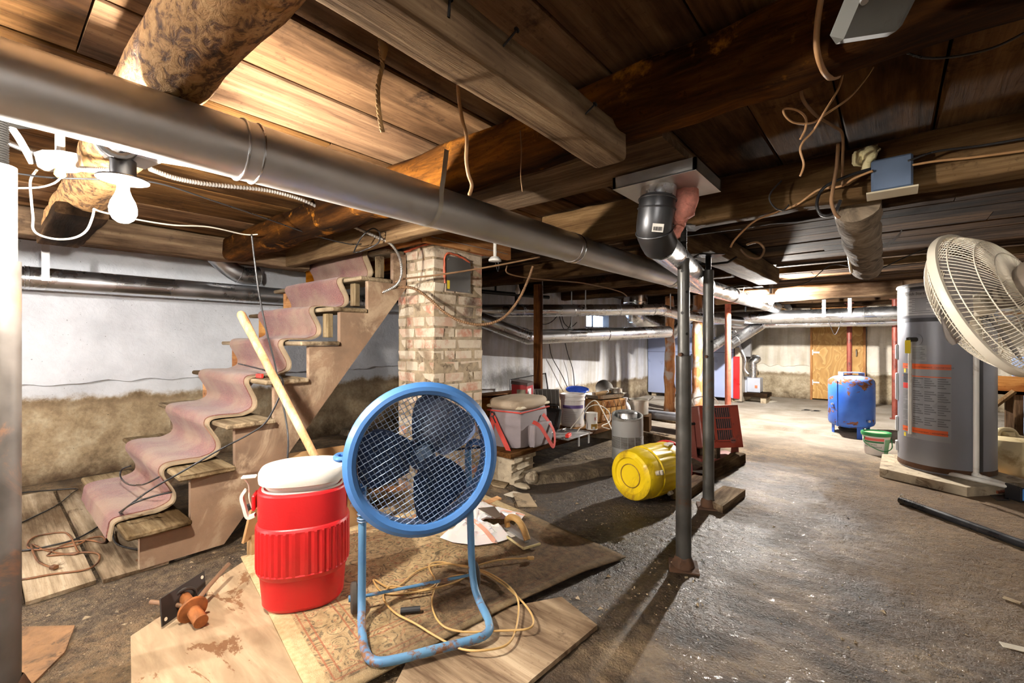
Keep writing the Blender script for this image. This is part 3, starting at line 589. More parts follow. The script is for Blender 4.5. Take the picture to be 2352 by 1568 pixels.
# drop boot: pan, black elbow, pipe to trunk
bt = thing('duct_boot', 'black elbow with a barcode sticker under a sheet metal pan', 'duct', (-.68, 1.75, 1.38))
MB().box(-.81, -.50, 1.56, 1.572, 1.632, 1.675).box(-.81, -.50, 1.84, 1.852, 1.632, 1.675).box(-.81, -.798, 1.56, 1.852, 1.632, 1.675).box(-.512, -.50, 1.56, 1.852, 1.632, 1.675).box(-.81, -.50, 1.56, 1.852, 1.63, 1.635).part('pan', m_galvd, bt)
m_blackpipe = galv('black_stove_pipe', (0.10, 0.10, 0.105, 1), 0.38, rgb(70, 64, 58), 0.3)
k0 = at(1513, 428, 1.70); k1 = at(1508, 480, 1.70); k2 = at(1503, 530, 1.72); k3 = at(1516, 562, 1.78)
MB().cyl(Vector((k0.x, k0.y, 1.634)), k1.lerp(k0, .4), .066, .064, n=24).part('collar', m_galv, bt)
eo = MB().tube(spline([k1.lerp(k0, .45), k1, k2, k3], 5), .067, 24).part('elbow', m_blackpipe, bt)
for q, a in ((k1, k2 - k0), (k2, k3 - k1), (k1.lerp(k0, .38), k0 - k1)): MB().tube(ring(q, a, .068), .0035, 6, True).part('seam_bead', m_blackpipe, bt)
MB().cyl(k3, at(1622, 655, 3.9), .062, .072, n=24).part('pipe', m_galv, bt)
nrm = (at(1512, 524, 1.0) - at(1512, 524, 2.0)).normalized(); q = at(1511, 523, 1.72 - .073); fr = frame(nrm)
MB().obox(q, (.040, .030, .002), fr @ Matrix.Rotation(-.15, 3, 'Z')).part('sticker', basic('paper_label', rgb(206, 200, 190), .6), bt, eo)
for i in range(9):
    MB().obox(q + fr @ (Matrix.Rotation(-.15, 3, 'Z') @ Vector((-.014 + i * .0035, -.003, .0015))), (.0016 + .001 * (i % 3 == 0), .014, .001), fr @ Matrix.Rotation(-.15, 3, 'Z')).part('barcode_bar', m_black, bt, eo)
m_pink = basic('pink_fibre', rgb(226, 150, 132), .95, var=.3, scale=25, bmp=1.0, bscale=60)
def blob(pts, rr, amp, seed, n=14, sub=5, sx=1.0):
    sp = spline(pts, sub); m = MB(); m.tube(sp, [rr[min(len(rr) - 1, int(i / sub))] * (1 - (i % sub) / sub) + rr[min(len(rr) - 1, int(i / sub) + 1)] * (i % sub) / sub for i in range(len(sp))], n)
    m.v = [q + Vector((nv(q, 22, seed), nv(q, 22, seed + 9), nv(q, 22, seed + 17))) * amp + Vector((nv(q, 55, seed), nv(q, 55, seed + 9), nv(q, 55, seed + 17))) * amp * .5 for q in m.v]; return m
blob([at(1565, 432, 1.74), at(1575, 460, 1.72), at(1568, 492, 1.72), at(1558, 515, 1.74), at(1556, 545, 1.76)], [.034, .05, .036, .022, .010], .02, 3).solo('insulation_tuft', m_pink, 'torn tuft of pink fibre insulation beside the black elbow', 'insulation', ang=180)
# far ducts
fa = thing('far_duct', 'long grey duct hung on straps in front of the far wall', 'duct', (0.0, 7.4, 1.30))
MB().cyl((-2.3, 7.4, 1.402), (1.6, 7.4, 1.402), .092, n=24).part('pipe', m_galv, fa)
MB().cyl((-2.0, 7.62, 1.30), (1.6, 7.62, 1.30), .05, n=18).part('return_pipe', m_galv, fa)
for px in (1893, 1952):
    q = onY(px, 720, 7.33); MB().box(q.x - .02, q.x + .02, q.y - .035, q.y - .03, 1.38, 1.765).part('hanger_strap', m_steel, fa)
for x_ in (-1.3, -.25, .7): MB().tube(ring((x_, 7.4, 1.402), (1, 0, 0), .093), .004, 6, True).part('seam_bead', m_galv, fa)
for i, (a, c, r_, lab) in enumerate(((at(1808, 705, 6.9), at(1676, 790, 6.7), .085, 'straight duct slanting down beside the far bulb'), (at(1735, 728, 7.2), at(1630, 800, 7.0), .08, 'short duct slanting into the furnace plenum'),
                                     (at(1628, 684, 6.2), at(1545, 768, 6.9), .075, 'duct slanting down between the two steel posts'))):
    t = thing('slanted_duct', lab, 'duct', c); MB().cyl(a, c, r_, n=20).part('pipe', m_galv, t)
    for k in (.1, .5, .9): MB().tube(ring(a.lerp(c, k), c - a, r_ + .001), .004, 6, True).part('seam_bead', m_galv, t)
# ------------------------------------------------------------------ brick chimney
CXA, CXB, CYA, CYB = -2.70, -2.30, 1.93, 2.40
def brick_mat():
    m, nt, b = mk('old_whitewashed_brick'); r = nd(nt, 'ObjectInfo').outputs['Random']; P = nd(nt, 'NewGeometry').outputs['Position']
    c = ramp(nt, r, [(0.0, rgb(176, 112, 88)), (0.25, rgb(194, 150, 126)), (0.55, rgb(190, 168, 146)), (0.8, rgb(160, 142, 118)), (1.0, rgb(160, 104, 80))])
    n1 = nz(nt, P, 11, 9, 0.7); c = mixc(nt, mrange(nt, n1, 0.36, 0.60), c, rgb(204, 190, 168)); c = mixc(nt, mrange(nt, nz(nt, P, 5, 8, .7), 0.56, 0.72, 0, .8), c, rgb(104, 90, 72))
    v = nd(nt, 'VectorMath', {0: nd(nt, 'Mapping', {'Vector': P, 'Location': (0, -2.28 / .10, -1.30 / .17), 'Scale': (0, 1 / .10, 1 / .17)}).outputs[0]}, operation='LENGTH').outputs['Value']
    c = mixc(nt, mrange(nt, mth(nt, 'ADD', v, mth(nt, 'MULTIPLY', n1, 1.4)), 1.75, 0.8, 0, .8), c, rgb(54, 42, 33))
    nt.links.new(c, b.inputs['Base Color']); b.inputs['Roughness'].default_value = 0.9; bump(nt, b, nz(nt, P, 60, 6, .7), 0.6, 0.008); return m
m_brick = brick_mat(); m_mortar = basic('crumbly_mortar', rgb(158, 140, 114), .95, var=.3, scale=20, bmp=.8, dirt=rgb(96, 80, 62), dirt_amt=.5)
ch = thing('chimney', 'whitewashed old brick chimney stack beside the stairs', 'chimney', ((CXA + CXB) / 2, (CYA + CYB) / 2, 0))
MB().box(CXA + .007, CXB - .007, CYA + .007, CYB - .007, 0, 1.765).part('mortar_core', m_mortar, ch)
bmesh_var = []
for k in range(5):
    q = MB().obox((0, 0, 0), (1, 1, 1), None, 0.06); q.v = [p + Vector((noise.noise(p * 3 + Vector((k * 7, 0, 0))), noise.noise(p * 3 + Vector((0, k * 7, 4))), noise.noise(p * 3 + Vector((2, 0, k * 5))))) * 0.075 for p in q.v]
    me = q.mesh('brick', ang=30); me.materials.append(m_brick); bmesh_var.append(me)
def brick(x0, x1, y0, y1, z0, z1):
    o = bpy.data.objects.new('brick', random.choice(bmesh_var)); C.objects.link(o); o.parent = ch; j = .0025
    o.location = Vector(((x0 + x1) / 2 + random.uniform(-j, j), (y0 + y1) / 2 + random.uniform(-j, j), (z0 + z1) / 2)) - ch.location
    o.scale = (abs(x1 - x0) - random.uniform(.006, .012), abs(y1 - y0) - random.uniform(.006, .012), z1 - z0 - random.uniform(.010, .017)); o.rotation_euler = (random.uniform(-.01, .01), random.uniform(-.01, .01), random.uniform(-.008, .008))
z = 0.0; hc = 0.0765; i = 0
while z < 1.74:
    D = 0.097; z1 = min(z + hc, 1.765)
    if i % 2 == 0:
        f_ = random.uniform(.46, .54); xm = CXA + (CXB - CXA) * f_
        for y0, y1 in ((CYA, CYA + D), (CYB - D, CYB)):
            brick(CXA, xm, y0, y1, z, z1); brick(xm, CXB, y0, y1, z, z1)
        ym = CYA + D + (CYB - CYA - 2 * D) * random.choice([.36, .66])
        for x0, x1 in ((CXA, CXA + D), (CXB - D, CXB)):
            brick(x0, x1, CYA + D, ym, z, z1); brick(x0, x1, ym, CYB - D, z, z1)
    else:
        ym = CYA + (CYB - CYA) * random.uniform(.44, .52)
        for x0, x1 in ((CXA, CXA + D), (CXB - D, CXB)):
            brick(x0, x1, CYA, ym, z, z1); brick(x0, x1, ym, CYB, z, z1)
        xm = CXA + D + (CXB - CXA - 2 * D) * random.choice([.35, .62])
        for y0, y1 in ((CYA, CYA + D), (CYB - D, CYB)):
            brick(CXA + D, xm, y0, y1, z, z1); brick(xm, CXB - D, y0, y1, z, z1)
    z += hc; i += 1
m_caulk = basic('red_fire_caulk', rgb(186, 92, 62), .7, var=.25, scale=20)
fx = CXB + .004; pz1 = onX(1052, 592, fx).z; pz0 = onX(1052, 670, fx).z; py0 = onX(1025, 630, fx).y; py1 = onX(1080, 630, fx).y
MB().box(fx, fx + .004, py0, py1, pz0, pz1).part('cover_plate', galv('zinc_plate', (.5, .52, .52, 1), .35), ch)
MB().box(fx + .004, fx + .0045, py0 + .004, py0 + .028, pz0 + .012, pz0 + .07).part('yellow_tag', basic('yellow_sticker', rgb(230, 205, 60), .5, var=.05), ch)
for yy, zz in ((py0 + .02, pz1 - .02), (py1 - .02, pz0 + .015)): MB().cyl((fx, yy, zz), (fx + .008, yy, zz), .006, n=10).part('screw', m_steel, ch)
mm = MB().tube(spline([(fx, py0 - .01, pz0 + .05), (fx, py0 - .008, pz1), (fx + .002, (py0 + py1) / 2, pz1 + .012), (fx, py1 - .01, pz1 - .02)], 6), .008, 6); mm.v = [q + Vector((0, nv(q, 40), nv(q, 40, 5))) * .008 for q in mm.v]; mm.part('caulk_smear', m_caulk, ch)
mm = MB().tube(spline([(CXA, CYA - .003, 1.672), (CXA + .2, CYA - .004, 1.69), (CXB - .01, CYA - .004, 1.70), (CXB + .003, CYA + .1, 1.70), (CXB + .003, CYB, 1.69)], 8), .009, 6); mm.v = [q + Vector((nv(q, 30, 2), nv(q, 30), nv(q, 30, 5))) * .007 for q in mm.v]; mm.part('caulk_line', m_caulk, ch)
MB().box(CXA - .05, CXB + .09, CYA - .09, CYB + .18, 1.71, 1.713).part('flashing', m_galvd, ch)

# ------------------------------------------------------------------ stairs
st = thing('basement_stairs', 'steep open wooden stairs with a worn pink carpet runner', 'stairs', (-3.15, 1.15, 0))
SX0, SX1 = -3.80, -2.50; RISE, RUN, DEP = 0.21, 0.193, 0.24
yr = lambda k: 0.645 + RUN * (k - 1); yn = lambda k: yr(k) - DEP
for k in range(1, 9):
    q = MB().obox(((SX0 + SX1) / 2 - .012 * k, (yr(k) - DEP / 2 if k < 8 else yn(8) + .08), RISE * k - .012), (SX1 - SX0, DEP if k < 8 else .16, .026), Rz(random.uniform(-.006, .006)), .007)
    q.part('tread', tread_wood('X'), st)
    x_ = SX0 - .012 * k
    MB().box(x_ + .05, x_ + .30, yn(k) + .055, yn(k) + .075, RISE * (k - 1) + .002, RISE * k - .026).part('riser', pale_wood('X') if k < 4 else new_wood('X'), st)
def stringer(x0, x1, name, mat):
    poly = [(0.46, 0.02)]
    for k in range(1, 8): poly += [(yn(k) + .06, RISE * (k - 1) + (.02 if k == 1 else -.02)), (yn(k) + .06, RISE * k - .026)]
    poly = [(yn(1) + .06, .021)]
    for k in range(1, 9):
        poly.append((yn(k) + .06, RISE * k - .027))
        if k < 8: poly.append((yn(k + 1) + .06, RISE * k - .027))
    poly += [(1.92, RISE * 8 - .027), (1.92, 1.42), (0.80, .0215)]
    return MB().prism(poly, x1 - x0, lambda a, c, e: Vector((x0 + e, a, c))).part(name, mat, st)
m_sidep = basic('dusty_brown_panel', rgb(134, 108, 86), .85, var=.3, scale=5, bmp=.4, dirt=rgb(170, 148, 122), dirt_amt=.5)
stringer(-2.62, -2.585, 'stringer', m_sidep); stringer(-3.80, -3.765, 'stringer', m_sidep)
for k in (6, 7, 8):
    MB().obox((-2.67 - .008 * k, yn(k) + .05, RISE * (k - 1) + .10), (.055, .04, .15), Rz(.1), .004).part('support_block', tread_wood('Z'), st)
def carpet_mat(name, c0, c1):
    m, nt, b = mk(name); v = ocoord(nt, rnd=False); n1 = nz(nt, v, 140, 3, .7); n2 = nz(nt, v, 4, 6, .6)
    c = ramp(nt, n1, [(.3, c0), (.7, c1)]); c = mixc(nt, mrange(nt, n2, .38, .66, 0, .75), c, rgb(150, 122, 98))
    nt.links.new(c, b.inputs['Base Color']); b.inputs['Roughness'].default_value = 1.0; b.inputs['Sheen Weight'].default_value = .25; bump(nt, b, n1, .8, .006); return m
m_carp = carpet_mat('worn_pink_carpet', rgb(90, 50, 48), rgb(150, 94, 86)); m_back = basic('carpet_backing', rgb(150, 130, 104), .95, var=.2, scale=12, bmp=.5, bscale=120)
prof = [Vector((0, yn(1) - .02, RISE - .07))]
for k in range(1, 9):
    Y, Z = yn(k), RISE * k + .003
    prof += [Vector((0, Y - .013, Z - .028)), Vector((0, Y - .006, Z)), Vector((0, Y + .03, Z + .010)), Vector((0, Y + .11, Z + .009))]
    if k < 8: prof += [Vector((0, Y + RUN - .035, Z + .010)), Vector((0, Y + RUN + .022, Z + .035)), Vector((0, Y + RUN + .032, Z + .085)), Vector((0, Y + RUN + .002, Z + .15))]
prof = prof[:-2]; sp = spline(prof, 4)
def runner(x0, x1, th, lift, amp):
    m = MB(); nx = max(2, int((x1 - x0) / .05)); vs = []; fs = []; n = len(sp)
    for i, q in enumerate(sp):
        t = (sp[min(i + 1, n - 1)] - sp[max(i - 1, 0)]).normalized(); nn = Vector((0, -t.z, t.y)); off = q.z * -.055
        for j in range(nx + 1):
            x_ = x0 + (x1 - x0) * j / nx + off + (amp * noise.noise(Vector((q.z * 9, q.y * 9, j == 0))) if j in (0, nx) else 0)
            w_ = .006 * noise.noise(Vector((x_ * 6, q.y * 6, q.z * 6)))
            vs.append(Vector((x_, q.y, q.z)) + nn * (lift + w_)); vs.append(Vector((x_, q.y, q.z)) + nn * (lift + th + w_))
    A_ = lambda i, j, s_: (i * (nx + 1) + j) * 2 + s_
    for i in range(n - 1):
        for j in range(nx):
            fs += [(A_(i, j, 1), A_(i + 1, j, 1), A_(i + 1, j + 1, 1), A_(i, j + 1, 1)), (A_(i, j, 0), A_(i, j + 1, 0), A_(i + 1, j + 1, 0), A_(i + 1, j, 0))]
        for j in (0, nx): fs.append((A_(i, j, 0), A_(i + 1, j, 0), A_(i + 1, j, 1), A_(i, j, 1)))
    for j in range(nx):
        for i in (0, n - 1): fs.append((A_(i, j, 0), A_(i, j + 1, 0), A_(i, j + 1, 1), A_(i, j, 1)))
    return m.add(vs, fs)
cr = runner(-3.55, -2.76, .010, .0, .012).part('carpet_runner', m_carp, st, ang=60)
runner(-2.765, -2.705, .007, -.002, .004).part('carpet_edge', m_back, st, cr, ang=60)
sx_ = MB().obox((-2.76, yn(4) + .10, RISE * 4 + .012), (.20, .05, .018), Rz(.35), .003).solo('wood_offcut', tread_wood('X'), 'thin wood offcut lying on the fourth stair tread', 'wood scrap')
MB().obox((-2.72, yn(4) + .035, RISE * 4 + .016), (.05, .018, .024), Rz(.2), .003).solo('red_clip', basic('red_plastic', rgb(214, 60, 52), .4), 'small red plastic clip on the fourth stair tread', 'clip')
# leaning handle
h0 = at(724, 1050, 1.98); h1 = at(552, 718, 2.28)
hp = [h0.lerp(h1, t) for t in (0, .12, .3, .55, .8, .93, .985, 1.0)]
MB().tube(hp, [.017, .018, .019, .0185, .019, .022, .021, .015], 14).solo('wooden_pole', wood('ash_handle', rgb(176, 128, 70), rgb(214, 170, 108), rgb(232, 196, 140), 'Z', 26, 1.0, None, 0, .4, .15), 'long pale wooden tool handle leaning against the stairs', 'handle')
# ------------------------------------------------------------------ steel posts
m_post = basic('dark_steel_post', rgb(86, 84, 80), .42, .55, var=.3, scale=7, dirt=rgb(98, 70, 48), dirt_amt=.28, rvar=.12)
m_rust = basic('rust', rgb(84, 58, 40), .85, .2, var=.4, scale=18, bmp=.6)
m_thread = basic('black_thread', rgb(40, 38, 36), .5, .6, var=.2)
def jack_post(base, z_top, r_lo, r_up, z_mid, zscrew, label, m_lo, m_up, holes=4):
    t = thing('jack_post', label, 'post', base); b = Vector(base); e = Vector((b.x, b.y, 0))
    MB().cyl(b, e + UP * z_mid, r_lo, n=28).part('lower_tube', m_lo, t)
    MB().cyl(e + UP * (z_mid - .02), e + UP * zscrew, r_up, n=28).part('upper_tube', m_up, t)
    m = MB(); n = int((z_top - zscrew) / .007); pr = []
    for i in range(n): pr += [(r_up * .5, zscrew + i * .007), (r_up * .6, zscrew + i * .007 + .0035)]
    pr = [(0, zscrew - .03)] + [(r_up * .5, zscrew - .03)] + pr + [(r_up * .5, z_top - .006), (0, z_top - .006)]
    m.lathe(pr, 18, Matrix.Translation(e)).part('screw', m_thread, t)
    MB().obox(e + UP * (z_top - .003), (.16, .12, .006), Rz(TH), .001).part('top_plate', m_thread, t)
    MB().obox(b + UP * .004, (.13, .13, .008), Rz(.4), .001).part('base_plate', m_rust, t)
    mm = MB().lathe([(r_lo * 1.01, .0), (r_lo * 1.45, .006), (r_lo * 1.3, .03), (r_lo * 1.12, .05), (r_lo * 1.01, .055)], 20, Matrix.Translation(b)); mm.v = [q + Vector((nv(q, 30), nv(q, 30, 3), nv(q, 30, 6))) * .012 for q in mm.v]; mm.part('rust_collar', m_rust, t)
    d = Vector((-.55, -.83, 0)).normalized()
    for i in range(holes):
        z_ = z_mid + .10 + i * (zscrew - z_mid - .16) / max(1, holes - 1); a = (-.25 if i % 2 else .55); dd = Rz(a) @ (-(FW * .9 + RT * .3)).normalized()
        q = e + UP * z_; MB().cyl(q + dd * r_up * .9, q + dd * (r_up + .0012), r_up * .26, n=12).part('pin_hole', m_thread, t)
    dd = Rz(-.7) @ (-FW); q = e + UP * (z_mid + .005); MB().cyl(q + dd * r_lo * .7, q + dd * (r_lo + .014), .009, n=10).part('pin', m_rust, t)
    return t
pb = fl(1570, 1302); jack_post((pb.x, pb.y, 0), 1.583, .0345, .0265, 0.985, 1.435, 'near dark steel jack post standing in the mud', m_post, m_post)
pb2 = fl(1627, 1146, .05); jack_post((pb2.x, pb2.y, .0), 1.598, .034, .031, 0.95, 1.50, 'second dark steel jack post behind the near one', m_post, m_post, 1)
m_wpost = basic('chalky_post', rgb(168, 160, 150), .6, .1, var=.15, scale=6, dirt=rgb(150, 116, 88), dirt_amt=.3)
lp = at(-6, 1560, 1.30); lp.z = 0
jack_post((lp.x, lp.y, 0), 1.70, .048, .040, 1.285, 1.56, 'whitish jack post at the left edge of the picture', basic('scuffed_grey_post', rgb(86, 80, 75), .5, .2, var=.35, scale=7, dirt=rgb(126, 92, 70), dirt_amt=.35), m_wpost, 1)
MB().tube(spline([at(20, 285, 1.35), at(45, 320, 1.36), at(75, 375, 1.4)], 5), .010, 8).solo('brace_rod', m_wpost, 'short diagonal brace rod at the top of the whitish post', 'rod')
# red and log posts at the back
m_redp = basic('red_oxide_paint', rgb(122, 58, 46), .5, .1, var=.3, scale=9, dirt=rgb(70, 34, 28), dirt_amt=.4)
m_redp2 = basic('faded_red_paint', rgb(186, 104, 82), .6, .1, var=.25, scale=12, dirt=rgb(120, 60, 46), dirt_amt=.4)
def pole(px, py, r_, zt, label, mat, z0=.035, name='lally_post'):
    q = fl(px, py, z0); t = thing(name, label, 'post', (q.x, q.y, z0)); e = Vector((q.x, q.y, 0))
    MB().cyl(e + UP * (z0 + .006), e + UP * zt, r_, n=20).part('tube', mat, t); MB().obox(e + UP * (z0 + .004), (r_ * 3.2, r_ * 3.2, .008), None, .001).part('base_plate', mat, t)
    MB().obox(e + UP * (zt + .004), (r_ * 3.4, r_ * 3.4, .008), None, .001).part('top_plate', mat, t); return t
pole(1672, 968, .036, 1.60, 'faded red steel post between the far bulb and the jack posts', m_redp2)
pole(1951, 945, .032, 1.60, 'dark red steel post behind the blue tank', m_redp)
pole(2056, 962, .034, 1.60, 'dark red steel post left of the water heater', m_redp)
def trunk_mat():
    m, nt, b = mk('peeled_trunk'); v = ocoord(nt, (14, 14, 1.6)); n1 = nz(nt, v, 1, 8, .65, 1.0); n2 = nz(nt, ocoord(nt), 5, 6)
    c = ramp(nt, n1, [(.3, rgb(110, 64, 34)), (.5, rgb(184, 124, 76)), (.7, rgb(214, 164, 112))]); c = mixc(nt, mrange(nt, n2, .5, .62), c, rgb(186, 176, 172)); c = mixc(nt, mrange(nt, n2, .40, .34), c, rgb(96, 56, 32))
    nt.links.new(c, b.inputs['Base Color']); b.inputs['Roughness'].default_value = .8; bump(nt, b, n1, .6, .01); return m
m_trunk = trunk_mat()
for px, py, r_, lab in ((1538, 946, .068, 'peeled tree trunk post left of the near jack post'), (1602, 951, .066, 'peeled tree trunk post between the two jack posts')):
    q = fl(px, py, .035); n = 20; pts = [Vector((q.x + .015 * noise.noise(Vector((i * .4, px, 0))), q.y + .015 * noise.noise(Vector((i * .4, 0, px))), .035 + 1.66 * i / n)) for i in range(n + 1)]
    m = MB().tube(pts, [r_ * (1.12 - .2 * i / n) for i in range(n + 1)], 18); m.v = [p_ + Vector((nv(p_, 9, px), nv(p_, 9, 5), 0)) * .014 for p_ in m.v]; m.solo('trunk_post', m_trunk, lab, 'post', ang=60)
q = at(1236, 1010, 4.5); MB().obox((q.x, q.y, .84), (.075, .075, 1.56), Rz(.35), .004).solo('wooden_post', wood('dark_stud', rgb(52, 32, 22), rgb(92, 58, 38), rgb(150, 100, 62), 'Z', 14, .9), 'dark square wooden post rising behind the cooler bag', 'post')
br0, br1 = at(1247, 903, 4.45), at(1330, 912, 4.75); MB().tube([br0, br1], .026, 4, sec=[(.5, 1), (-.5, 1), (-.5, -1), (.5, -1)]).solo('brace_board', dark_wood('X'), 'brown brace board nailed to the dark wooden post', 'board')

# ------------------------------------------------------------------ rug, plywood, planks
e1 = Vector((.985, -.17, 0)).normalized(); e2 = Vector((.17, .985, 0)).normalized(); RA = Vector((-2.36, .80, 0)); RW, RL = 1.16, 1.43
def rug_mat():
    m, nt, b = mk('oriental_rug'); tc = nd(nt, 'TexCoord').outputs['UV']; sep = nd(nt, 'SeparateXYZ', {0: tc}); u, v = sep.outputs[0], sep.outputs[1]
    P = nd(nt, 'CombineXYZ', {0: mth(nt, 'MULTIPLY', u, RW), 1: mth(nt, 'MULTIPLY', v, RL), 2: 0.0}).outputs[0]
    vor = nd(nt, 'TexVoronoi', {'Vector': P, 'Scale': 17.0}, feature='SMOOTH_F1').outputs['Distance']; wv = mth(nt, 'SINE', mth(nt, 'MULTIPLY', vor, 42.0))
    n1 = nz(nt, P, 42, 4, .6, 1.5)
    mot = mth(nt, 'MULTIPLY', mrange(nt, wv, .1, .7), mrange(nt, n1, .4, .56))
    tan = ramp(nt, nz(nt, P, 30, 5), [(.3, rgb(150, 122, 84)), (.7, rgb(198, 172, 128))])
    c = mixc(nt, mth(nt, 'MULTIPLY', mot, .75), tan, rgb(86, 76, 58)); c = mixc(nt, mth(nt, 'MULTIPLY', mrange(nt, nz(nt, P, 30, 3, .5, 1.0), .58, .66), .45), c, rgb(168, 88, 60))
    # border bands along each side
    du = mth(nt, 'MULTIPLY', mth(nt, 'MINIMUM', u, mth(nt, 'SUBTRACT', 1.0, u)), RW); dv = mth(nt, 'MULTIPLY', mth(nt, 'MINIMUM', v, mth(nt, 'SUBTRACT', 1.0, v)), RL); e = mth(nt, 'MINIMUM', du, dv)
    pale = mrange(nt, e, .062, .058); c = mixc(nt, pale, c, ramp(nt, nz(nt, P, 60, 3), [(.3, rgb(178, 152, 108)), (.7, rgb(206, 182, 138))]))
    for d_ in (.075, .10, .20, .225):
        c = mixc(nt, mth(nt, 'MULTIPLY', mrange(nt, mth(nt, 'ABSOLUTE', mth(nt, 'SUBTRACT', e, d_)), .004, .002), .7), c, rgb(160, 88, 58))
    # old water stains
    st_ = mth(nt, 'ADD', mth(nt, 'MULTIPLY', u, .9), mth(nt, 'MULTIPLY', nz(nt, P, 2.4, 6, .6), 1.0))
    st_ = mth(nt, 'ADD', st_, mth(nt, 'MULTIPLY', v, .55))
    k = mrange(nt, st_, 1.16, 1.6); c = mixc(nt, mth(nt, 'MULTIPLY', k, .85), c, ramp(nt, nz(nt, P, 24, 6, .7), [(.35, rgb(44, 32, 22)), (.7, rgb(124, 96, 66))]))
    nt.links.new(c, b.inputs['Base Color']); b.inputs['Roughness'].default_value = .95; bump(nt, b, nz(nt, P, 220, 2), .6, .004); return m
m = MB(); nu, nw = 40, 48; vs = []; fs = []
for i in range(nu + 1):
    for j in range(nw + 1):
        u, v = i / nu, j / nw; cur = .04 * max(0, u - .9) * 10 * math.sin(v * 3.1) ** 2
        q = RA + e1 * (u * RW - .035 * math.sin(v * math.pi) * (u > .5) * (u - .5) * 2) + e2 * v * RL
        lift = .022 if (q.x < -.8 and q.y < 1.75) else .022 - .016 * min(1, (q.y - 1.75) / .2)
        vs.append(q + UP * (lift + .007 + .0035 * noise.noise(Vector((q.x * 5, q.y * 5, 0)))))
fs = [(i * (nw + 1) + j, (i + 1) * (nw + 1) + j, (i + 1) * (nw + 1) + j + 1, i * (nw + 1) + j + 1) for i in range(nu) for j in range(nw)]
m.add(vs, fs); rug = m.solo('area_rug', rug_mat(), 'worn stained oriental rug lying under the blue fan', 'rug', ang=180)
uvl = rug.data.uv_layers.new(name='rug'); cnt = {}
for lo_ in rug.data.loops:
    q = rug.data.vertices[lo_.vertex_index].co + rug.location - RA; uvl.data[lo_.index].uv = (q.dot(e1) / RW, q.dot(e2) / RL)
mo = rug.modifiers.new('thickness', 'SOLIDIFY'); mo.thickness = .006; mo.offset = -1
def ply_mat():
    m, nt, b = mk('weathered_plywood'); v = ocoord(nt, (3, 16, 3), False); g = nz(nt, v, 1.0, 8, .6, .5); P = ocoord(nt, (2.2, 4.5, 1), False); n2 = nz(nt, P, 1.5, 9, .72, .4)
    c = ramp(nt, g, [(.3, rgb(146, 120, 90)), (.55, rgb(180, 155, 122)), (.75, rgb(200, 178, 146))]); c = mixc(nt, mrange(nt, n2, .565, .60, 0, .85), c, rgb(122, 80, 44))
    nt.links.new(c, b.inputs['Base Color']); b.inputs['Roughness'].default_value = .8; bump(nt, b, g, .25, .004); return m
m_ply = ply_mat()
def sheet(corners, z0, th, name, mat, label, cat='board'):
    m = MB(); cs = [Vector(c) for c in corners]; n = len(cs)
    m.add([c + UP * z0 for c in cs] + [c + UP * (z0 + th) for c in cs], [tuple(range(n)), tuple(range(n, 2 * n))] + [(i, (i + 1) % n, n + (i + 1) % n, n + i) for i in range(n)]); return m.solo(name, mat, label, cat)
pA, pB = fl(556, 1300), fl(300, 1472); dn = (pB - pA).normalized(); pr_ = Vector((-dn.y, dn.x, 0))
s1 = sheet([pA, pB, fl(302, 1620), fl(600, 1700), pA + pr_ * .75 + dn * .55, pA + pr_ * .3], .002, .016, 'plywood_sheet', m_ply, 'pale water-stained plywood sheet beside the red cooler')
cR, cT = fl(1372, 1446), fl(1290, 1380)
sheet([cT, cR, fl(1225, 1570), fl(1150, 1640), fl(900, 1600), fl(980, 1440)], .002, .016, 'plywood_sheet', wood('dirty_plywood', rgb(112, 88, 64), rgb(160, 134, 102), rgb(188, 164, 130), 'X', 12, .9, rgb(84, 62, 44), .35), 'plywood sheet poking out from under the rug in front of the fan')
pm = wood('grey_floor_plank', rgb(118, 98, 72), rgb(168, 146, 114), rgb(196, 176, 146), 'X', 16, .8, rgb(88, 66, 44), .25)
for y0, y1, x1, lab in ((-.14, .105, -2.64, 'nearest weathered floor plank by the whitish post'), (.118, .325, -2.62, 'middle weathered floor plank under the brown cord'), (.345, .575, -2.60, 'weathered floor plank at the foot of the stairs')):
    m = MB(); n = 18; vs = []
    for i in range(n + 1):
        x_ = -4.45 + (x1 + 4.45) * i / n
        for (yy, zz) in ((y0, 0.001), (y1, 0.001), (y1, .02), (y0, .02)): vs.append((x_ + (.02 * noise.noise(Vector((yy * 30, zz * 80, 1))) if i == n else 0), yy + .004 * noise.noise(Vector((x_ * 5, yy * 9, 0))), zz + (.002 * noise.noise(Vector((x_ * 3, yy * 5, 2))) if zz > .01 else 0)))
    m.add(vs, [(i * 4 + k, i * 4 + (k + 1) % 4, (i + 1) * 4 + (k + 1) % 4, (i + 1) * 4 + k) for i in range(n) for k in range(4)] + [(0, 1, 2, 3), tuple(range(n * 4, n * 4 + 4))]); m.solo('floor_plank', pm, lab, 'plank')
q0, q1 = fl(320, 1300), fl(450, 1248); m = beam(q0 + UP * .014, q1 + UP * .016, .05, .02, .012, .2, 12, 3); m.solo('splintered_board', wood('rotten_board', rgb(70, 44, 26), rgb(132, 88, 52), rgb(182, 138, 92), 'X', 12, 1.5), 'rotten splintered board at the corner of the stairs', 'board')
sheet([fl(0, 1445), fl(172, 1440), fl(150, 1500), fl(60, 1590), fl(-60, 1600)], .001, .007, 'carpet_scrap', basic('brown_felt', rgb(134, 100, 68), .98, var=.3, scale=14, bmp=.6, dirt=rgb(84, 66, 48)), 'scrap of brown felt carpet in the near left corner', 'carpet')
